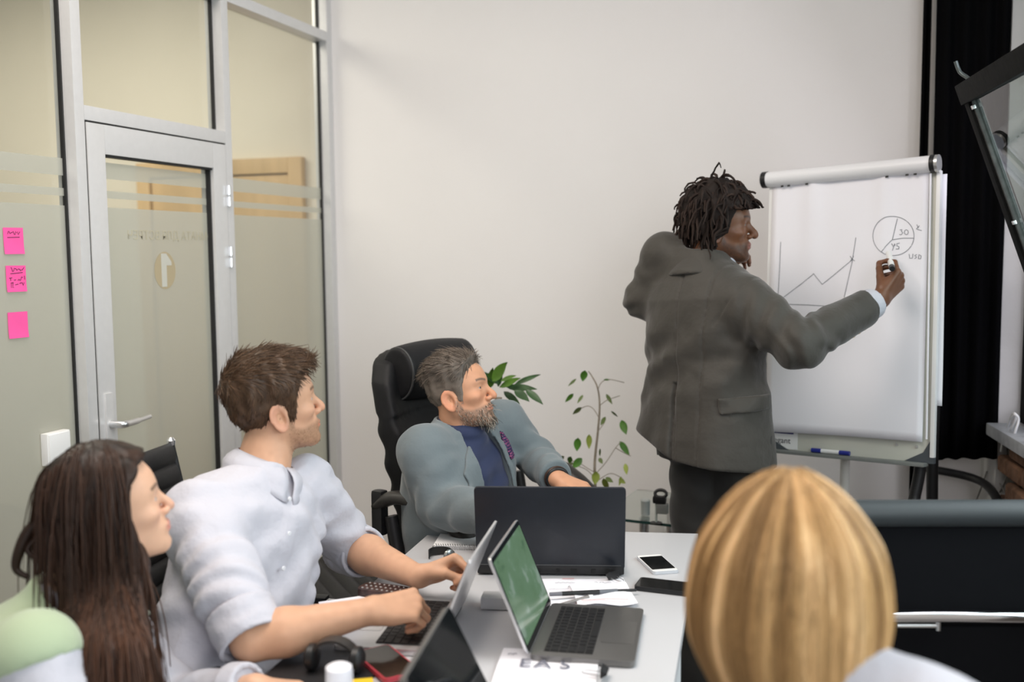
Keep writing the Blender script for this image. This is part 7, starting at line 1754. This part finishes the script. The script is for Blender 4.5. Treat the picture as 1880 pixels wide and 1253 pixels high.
# ------------------------------------------------------------------ the dark haired woman at the left
def woman_dark():
    P_ = Person((P(120, 1250, 1.8)[0], P(120, 1250, 1.8)[1]), 'seated woman with long dark brown hair in a sage green vest over a white shirt', (0.66, 0.40, 0.27), M_SKIN)
    K = dict(jaw=0.88, nose=0.92, lips=1.15, brow=0.7, fem=1.0, cheek=1.0, browcol=(0.06, 0.035, 0.02), lipcol=(0.55, 0.20, 0.17), red=(0.68, 0.33, 0.24), iris=(0.08, 0.05, 0.03))
    R = head_frame(30, 13, 3)
    pel, nk = P(-40, 1480, 1.86), P(122, 1098, 1.84)
    Sr, Sl = P(62, 1205, 1.66), P(215, 1175, 2.0)
    T = Torso(pel, nk, Sr - Sl); L = T.L
    P_.set_head(P(197, 934, 1.86), R, 0.97, K, T.w((0, 0.0, L - 0.02)), neck_r=(0.047, 0.052))
    er, wr = P(120, 1420, 1.62), P(330, 1440, 1.72)
    el_, wl = P(318, 1300, 2.0), P(470, 1262, 1.90)
    P_.hand(wl, RGT * 0.95 - AWAY * 0.15 + UPV * 0.05, UPV * 0.9 + AWAY * 0.3, -1, [(30, 35, 25)] * 4, 0.05, forearm=el_, s=0.92, h=0.0032, r_el=0.038, r_wr=0.026)
    P_.hand(wr, RGT * 0.95 + AWAY * 0.2, UPV, 1, [(30, 35, 25)] * 4, 0.05, forearm=er, s=0.92, h=0.004, r_el=0.038, r_wr=0.026)
    P_.limb([Sr, er], [0.042, 0.036]); P_.limb([Sl, el_], [0.042, 0.036])
    hips = [T.w((s * 0.085, 0.02, -0.02)) for s in (1, -1)]; kf = nrm(RGT * 0.85 + AWAY * 0.2); lg = []
    for h_ in hips: k_ = h_ + kf * 0.40; lg.append((h_, k_, np.array([k_[0], k_[1], 0.08]))); P_.limb(list(lg[-1]), [0.07, 0.045, 0.032], 0.014)
    P_.limb([nk - T.R[:, 2] * 0.14, pel], [0.09, 0.11], 0.014)
    rows = [(-0.1, .175, .135), (0.15, .150, .112), (0.40, .148, .108), (0.62, .164, .122), (0.78, .162, .108), (0.88, .138, .088), (0.95, .092, .070), (1.0, .062, .058), (1.05, .054, .052)]
    def shirt(p):
        q = T.loc(p); d = T.loft(q, [(r[0], r[1] - 0.008, r[2] - 0.008) for r in rows])
        a_r = sleeve_sdf(p, [Sr, er, er + (wr - er) * 0.9], [0.072, 0.062, 0.05], seed=3, fold=0.008); a_l = sleeve_sdf(p, [Sl, el_, el_ + (wl - el_) * 0.92], [0.070, 0.062, 0.048], seed=8, fold=0.010)
        d = smin(smin(d, a_r, 0.03), smax(a_l, cut_after(p, el_, wl, 0.90), 0.004), 0.03)
        return smax(d, -q[..., 2], 0.01)
    V, Q = polygonize(shirt, *bounds([pel, nk, Sr, Sl, er, wr, el_, wl], 0.14), 0.0075); P_.child('shirt', V, Q, M_SHIRT)
    def cuff(p):
        a2, b2 = el_ + (wl - el_) * 0.74, el_ + (wl - el_) * 0.93
        return np.maximum(np.maximum(np.abs(sd_cone(p, a2, b2, 0.052, 0.044)) - 0.006, cut_after(p, a2, b2, 1)), -cut_after(p, a2, b2, 0))
    V, Q = polygonize(cuff, *bounds([el_, wl], 0.08), 0.0055); P_.child('cuff', V, Q, M_SHIRT)
    def vest(p):
        q = T.loc(p); d = T.loft(q, [(r[0], r[1] + 0.012, r[2] + 0.012) for r in rows]) + wave(p, T.R[:, 2], 6, 0.004, 1.0, 5, 3)
        sh = smin(d, sd_cone(p, Sr, Sr + (er - Sr) * 0.2, 0.078, 0.073), 0.09); sh = smin(sh, sd_cone(p, Sl, Sl + (el_ - Sl) * 0.2, 0.077, 0.072), 0.09)
        d = smax(sh, cut_after(p, Sr, er, 0.10), 0.006); d = smax(d, cut_after(p, Sl, el_, 0.02), 0.006)
        d = smax(d, -sd_cone(p, T.w((0, 0.0, L - 0.05)), T.w((0, 0.05, L + 0.10)), 0.062, 0.085), 0.006)
        return smax(d, -q[..., 2] - 0.03, 0.01)
    V, Q = polygonize(vest, *bounds([pel, nk, Sr, Sl], 0.16), 0.008); P_.child('vest', V, Q, mat('sage_green_knit', (0.36, 0.44, 0.29), 0.9, sheen=0.3, bump=(220, 0.3, 0.001)))
    collar(P_, 'collar', T, np.array([0, 0.004, L - 0.03]), 0.056, 0.056, -0.008, 0.030, 0.2, M_SHIRT, 0.024, 0.028, 0.003)
    def trou(p):
        d = None
        for h_, k_, a_ in lg:
            e = smin(sd_cone(p, h_, k_, 0.088, 0.062), sd_cone(p, k_, a_, 0.062, 0.045), 0.02); d = e if d is None else smin(d, e, 0.03)
        return d
    V, Q = polygonize(trou, *bounds([x for l in lg for x in l], 0.12), 0.014); P_.child('trousers', V, Q, M_TROU)
    # long straight hair with a parting, falling in front of the shoulder
    HM = hair_mat('dark_brown_hair', (0.026, 0.0125, 0.0075), 0.48, 0.35)
    def hmass(p):
        q = P_.hl(p).astype(p.dtype); _, sk = head_sdf(q, P_.K, True)
        d = sk - 0.014 - 0.006 * np.clip(q[..., 2] / 0.08, 0, 1)
        face = np.interp(q[..., 2], [-0.16, -0.10, -0.05, 0.0, 0.045, 0.075, 0.09], [0.014, 0.016, 0.020, 0.026, 0.040, 0.066, 0.10])
        d = smax(d, q[..., 1] - face, 0.006)
        d = d * P_.hs
        # curtain of hair: from the temples down over the near shoulder
        a = P_.hw((0.058, -0.012, 0.0)); b = P_.hw((0.050, -0.016, -0.10)) ; c = P(228, 1190, 1.74); e_ = P(240, 1340, 1.72)
        c2_ = P(172, 1200, 1.72); e2_ = P(185, 1340, 1.70)
        for (s0, s1, r0, r1) in ((a, b, 0.030, 0.042), (b, c, 0.042, 0.036), (c, e_, 0.036, 0.032), (b, c2_, 0.042, 0.036), (c2_, e2_, 0.036, 0.034)): d = smin(d, sd_cone(p, s0, s1, r0, r1), 0.03)
        a = P_.hw((0.0, -0.06, -0.02)); b = P_.hw((0.0, -0.060, -0.13)); c = P(150, 1130, 1.76)
        for (s0, s1, r0, r1) in ((a, b, 0.055, 0.050), (b, c, 0.050, 0.030)): d = smin(d, sd_cone(p, s0, s1, r0, r1), 0.03)
        n_ = hash_noise(p * np.array([1, 1, 0.12], p.dtype), 75, 4)
        return d + 0.004 * n_
    V, Q = polygonize(hmass, *bounds([P_.ho + UPV * 0.05, P(215, 1190, 1.70), P(232, 1330, 1.70), P_.ho], 0.16), 0.0055)
    sh = 0.8 + 0.7 * np.clip(hash_noise(V * np.array([1, 1, 0.08]), 85, 6), -0.6, 1)
    dn = np.clip((1.12 - V[:, 2]) / 0.22, 0, 1)
    P_.child('hair', V, Q, HM, sh[:, None] * (1 + dn[:, None] * np.array([[1.3, 1.05, 0.8]])))
    rg_ = np.random.default_rng(3); N = 2200
    n = mesh_normals(V, Q); ok = np.where(P_.hl(V)[:, 2] > -0.26)[0]; idx = rg_.choice(ok, N); root = V[idx] + n[idx] * 0.001; ql = P_.hl(root)
    side = np.where(ql[:, 0:1] > 0, 1.0, -1.0)
    d0 = nrm_rows((np.concatenate([side * 0.7, -0.2 + 0 * side, -0.6 + 0 * side], 1)) @ P_.hR.T); d0 = nrm_rows(d0 - n[idx] * np.sum(d0 * n[idx], 1, keepdims=True))
    Lh = rg_.uniform(0.10, 0.42, N)
    W = drape(root, d0, Lh, lambda p: hmass(p.astype(np.float32)).astype(np.float64), 12, 0.72, 0.0015, 0.03, 5)
    qq = P_.hl(W.reshape(-1, 3)).reshape(N, -1, 3); good = ~((qq[..., 1] > 0.032 + 0.5 * np.clip(qq[..., 2] - 0.02, 0, 1)) & (qq[..., 2] > -0.16)).any(1); W = W[good]; root = root[good]; N = len(W)
    dnr = np.clip((1.15 - root[:, 2]) / 0.2, 0, 1)
    V2, Q2, c2 = strand_mesh(W, np.full(N, 0.0014), np.full(N, 0.0006), 3, rg_.uniform(0.6, 2.2, N)[:, None] * (1 + dnr[:, None] * np.array([[0.9, 0.7, 0.5]])))
    P_.child('hair_strands', V2, Q2, HM, c2, kind='stuff', parent='hair')
    # a loose looped lock at the back
    lk = [smooth_path([P(100, 935, 1.84), P(58, 970, 1.83), P(36, 1010, 1.82), P(30, 1045, 1.82), P(50, 1060, 1.82)], 20), smooth_path([P(70, 985, 1.83), P(50, 1010, 1.82), P(70, 1030, 1.82)], 14)]
    V3, Fc = tube_data(lk[0], [0.010, 0.012, 0.009, 0.005], 7); P_.child('loose_lock', V3, np.array([f for f in Fc if len(f) == 4]), HM, np.ones((len(V3), 3)) * 0.8, parent='hair')
    V3, Fc = tube_data(lk[1], [0.006, 0.005], 7); P_.child('loose_lock', V3, np.array([f for f in Fc if len(f) == 4]), HM, np.ones((len(V3), 3)) * 0.8, parent='hair')
    return P_.finish()
woman_dark()

# ------------------------------------------------------------------ the blonde woman, back of the head
def woman_blonde():
    P_ = Person((P(1450, 1250, 1.3)[0], P(1450, 1250, 1.3)[1]), 'seated woman with a straight blonde bob in a white blouse, seen from behind', (0.62, 0.38, 0.26), M_SKIN)
    K = dict(jaw=0.88, nose=0.92, lips=1.1, brow=0.7, fem=1.0, browcol=(0.20, 0.12, 0.06), lipcol=(0.55, 0.2, 0.17), iris=(0.1, 0.13, 0.15))
    fdir = nrm(AWAY * 0.98 - RGT * 0.12)
    R = head_frame(0, 0, 0, base=fdir, side=RGT)
    pel, nk = P(1480, 1900, 1.32), P(1472, 1270, 1.30)
    Sr, Sl = P(1705, 1372, 1.21), P(1285, 1425, 1.40)
    T = Torso(pel, nk, Sr - Sl); L = T.L
    P_.set_head(P(1437, 1035, 1.33), R, 0.99, K, T.w((0, 0.0, L - 0.02)), h=0.004, neck_r=(0.048, 0.053))
    er, wr = P(1800, 1700, 1.25), P(1500, 1700, 1.50)
    el_, wl = P(1230, 1720, 1.42), P(1250, 1560, 1.62)
    P_.hand(wr, AWAY * 0.8 - RGT * 0.5, UPV, 1, [(30, 35, 25)] * 4, 0.05, forearm=er, s=0.92, h=0.005, r_el=0.038, r_wr=0.026)
    P_.hand(wl, AWAY * 0.9 - RGT * 0.1, UPV, -1, [(30, 35, 25)] * 4, 0.05, forearm=el_, s=0.92, h=0.005, r_el=0.038, r_wr=0.026)
    P_.limb([Sr, er], [0.042, 0.036]); P_.limb([Sl, el_], [0.042, 0.036])
    hips = [T.w((s * 0.085, 0.02, 0.0)) for s in (1, -1)]; kf = nrm(AWAY * 0.85 - RGT * 0.1); lg = []
    for h_ in hips: k_ = h_ + kf * 0.40; lg.append((h_, k_, np.array([k_[0], k_[1], 0.08]))); P_.limb(list(lg[-1]), [0.07, 0.045, 0.032], 0.016)
    P_.limb([nk - T.R[:, 2] * 0.14, pel], [0.09, 0.11], 0.016)
    rows = [(-0.1, .175, .135), (0.15, .155, .115), (0.40, .152, .112), (0.62, .168, .122), (0.80, .170, .108), (0.90, .140, .088), (0.96, .095, .070), (1.0, .064, .058), (1.05, .054, .052)]
    def shirt(p):
        q = T.loc(p); d = T.loft(q, rows)
        a_r = sleeve_sdf(p, [Sr, er, er + (wr - er) * 0.9], [0.083, 0.066, 0.05], seed=3, fold=0.004); a_l = sleeve_sdf(p, [Sl, el_, el_ + (wl - el_) * 0.92], [0.072, 0.062, 0.048], seed=8, fold=0.006)
        d = smin(smin(d, a_r, 0.05), a_l, 0.04); d = smin(d, sd_cone(p, Sr, P(1555, 1248, 1.26), 0.088, 0.058), 0.05)
        return smax(d, -q[..., 2], 0.01)
    V, Q = polygonize(shirt, *bounds([pel, nk, Sr, Sl, er, wr, el_, wl], 0.14), 0.010); P_.child('blouse', V, Q, M_SHIRT)
    def trou(p):
        d = None
        for h_, k_, a_ in lg:
            e = smin(sd_cone(p, h_, k_, 0.088, 0.062), sd_cone(p, k_, a_, 0.062, 0.045), 0.02); d = e if d is None else smin(d, e, 0.03)
        return d
    V, Q = polygonize(trou, *bounds([x for l in lg for x in l], 0.12), 0.016); P_.child('trousers', V, Q, M_TROU)
    HM = hair_mat('blonde_hair', (0.56, 0.345, 0.15), 0.45, 0.35)
    # bob: a bell of hair, widest at the jaw, tucked in at the nape
    Z = np.array([-0.215, -0.19, -0.15, -0.10, -0.05, 0.0, 0.04, 0.08, 0.105, 0.125, 0.138]); A_ = np.array([0.055, 0.078, 0.104, 0.1265, 0.1330, 0.1270, 0.114, 0.087, 0.064, 0.036, 0.008]); B_ = np.array([0.080, 0.100, 0.116, 0.122, 0.124, 0.122, 0.115, 0.093, 0.070, 0.040, 0.009])
    SP_ = smooth_path(np.stack([Z, A_, B_], 1), 100); Z, A_, B_ = SP_.T
    def bob(p):
        q = P_.hl(p).astype(p.dtype); z = q[..., 2]; a = np.interp(z, Z, A_); b = np.interp(z, Z, B_)
        k = np.sqrt((q[..., 0] / a) ** 2 + ((q[..., 1] + 0.018) / b) ** 2 + 1e-9); d = (k - 1) * np.minimum(a, b) * 0.9
        d = np.maximum(d, np.maximum(z - 0.137, -0.205 - z))
        th = np.arctan2(q[..., 0], -(q[..., 1] + 0.018)); g = hash_noise(np.stack([th * 0.11, z * 0.16, 0 * z], -1), 60, 2)
        d = d + 0.0042 * g * np.clip((0.13 - z) / 0.06, 0, 1)
        d = d + 0.004 * np.exp(-((q[..., 0] - 0.006) / 0.006) ** 2) * np.clip((z - 0.05) / 0.05, 0, 1)
        face = np.maximum(np.maximum(np.abs(q[..., 0]) - 0.055, 0.055 - q[..., 1]), z - 0.072)      # opening for the face
        d = smax(d, -face, 0.012)
        inner = np.maximum(k * np.minimum(a, b) - np.minimum(a, b) + 0.03, z + 0.12)                       # hollow below the nape
        return smax(d, -np.maximum(inner, -0.25 - z), 0.01) * P_.hs
    V, Q = polygonize(bob, P_.ho - 0.26, P_.ho + 0.20, 0.0055, lip=4)
    q = P_.hl(V); th = np.arctan2(q[:, 0], -(q[:, 1] + 0.018))
    def tone(th, z, rg=None):
        s_ = 0.92 + 0.75 * hash_noise(np.stack([th * 1.0, z * 0.8, 0 * z], -1), 7, 5) + 0.30 * hash_noise(np.stack([th, z * 0.5, 0 * z], -1), 21, 6)
        root = np.exp(-((z - 0.125) / 0.035) ** 2) * 0.4
        c = np.clip(s_, 0.35, 1.9)[:, None] * np.array([[1.0, 1.0, 1.0]]); lite = np.clip(s_ - 1, 0, 1)[:, None]
        c = c * (1 + lite * np.array([[0.25, 0.50, 1.1]])); dk = np.clip(1 - s_, 0, 0.6)[:, None]; c = c * (1 - dk * np.array([[0.1, 0.3, 0.5]]))
        return c * (1 - root[:, None])
    P_.child('hair', V, Q, HM, tone(th, q[:, 2]))
    rg_ = np.random.default_rng(5); N = 2600; thr = rg_.uniform(-2.3, 2.3, N); Kk = 16; W = np.zeros((N, Kk, 3))
    z0 = rg_.uniform(-0.05, 0.136, N); z1 = np.where(rg_.uniform(0, 1, N) < 0.6, -0.205 + rg_.normal(0, 0.008, N), z0 - rg_.uniform(0.08, 0.2, N)); off = rg_.uniform(-0.002, 0.0035, N)
    for k in range(Kk):
        t = k / (Kk - 1); z = np.clip(z0 + (z1 - z0) * t, -0.214, 0.137); a = np.interp(z, Z, A_) + off; b = np.interp(z, Z, B_) + off; tt = thr + 0.05 * np.sin(3 * t + thr * 7) * t
        W[:, k] = np.stack([a * np.sin(tt), -b * np.cos(tt) - 0.018, z], 1)
    col = tone(thr, 0 * thr - 0.02) * rg_.uniform(0.8, 1.2, N)[:, None]
    V2, Q2, c2 = strand_mesh(P_.ho + (W * P_.hs) @ P_.hR.T, np.full(N, 0.0011), np.full(N, 0.0006), 3, col)
    P_.child('hair_strands', V2, Q2, HM, c2, kind='stuff', parent='hair')
    return P_.finish()
woman_blonde()
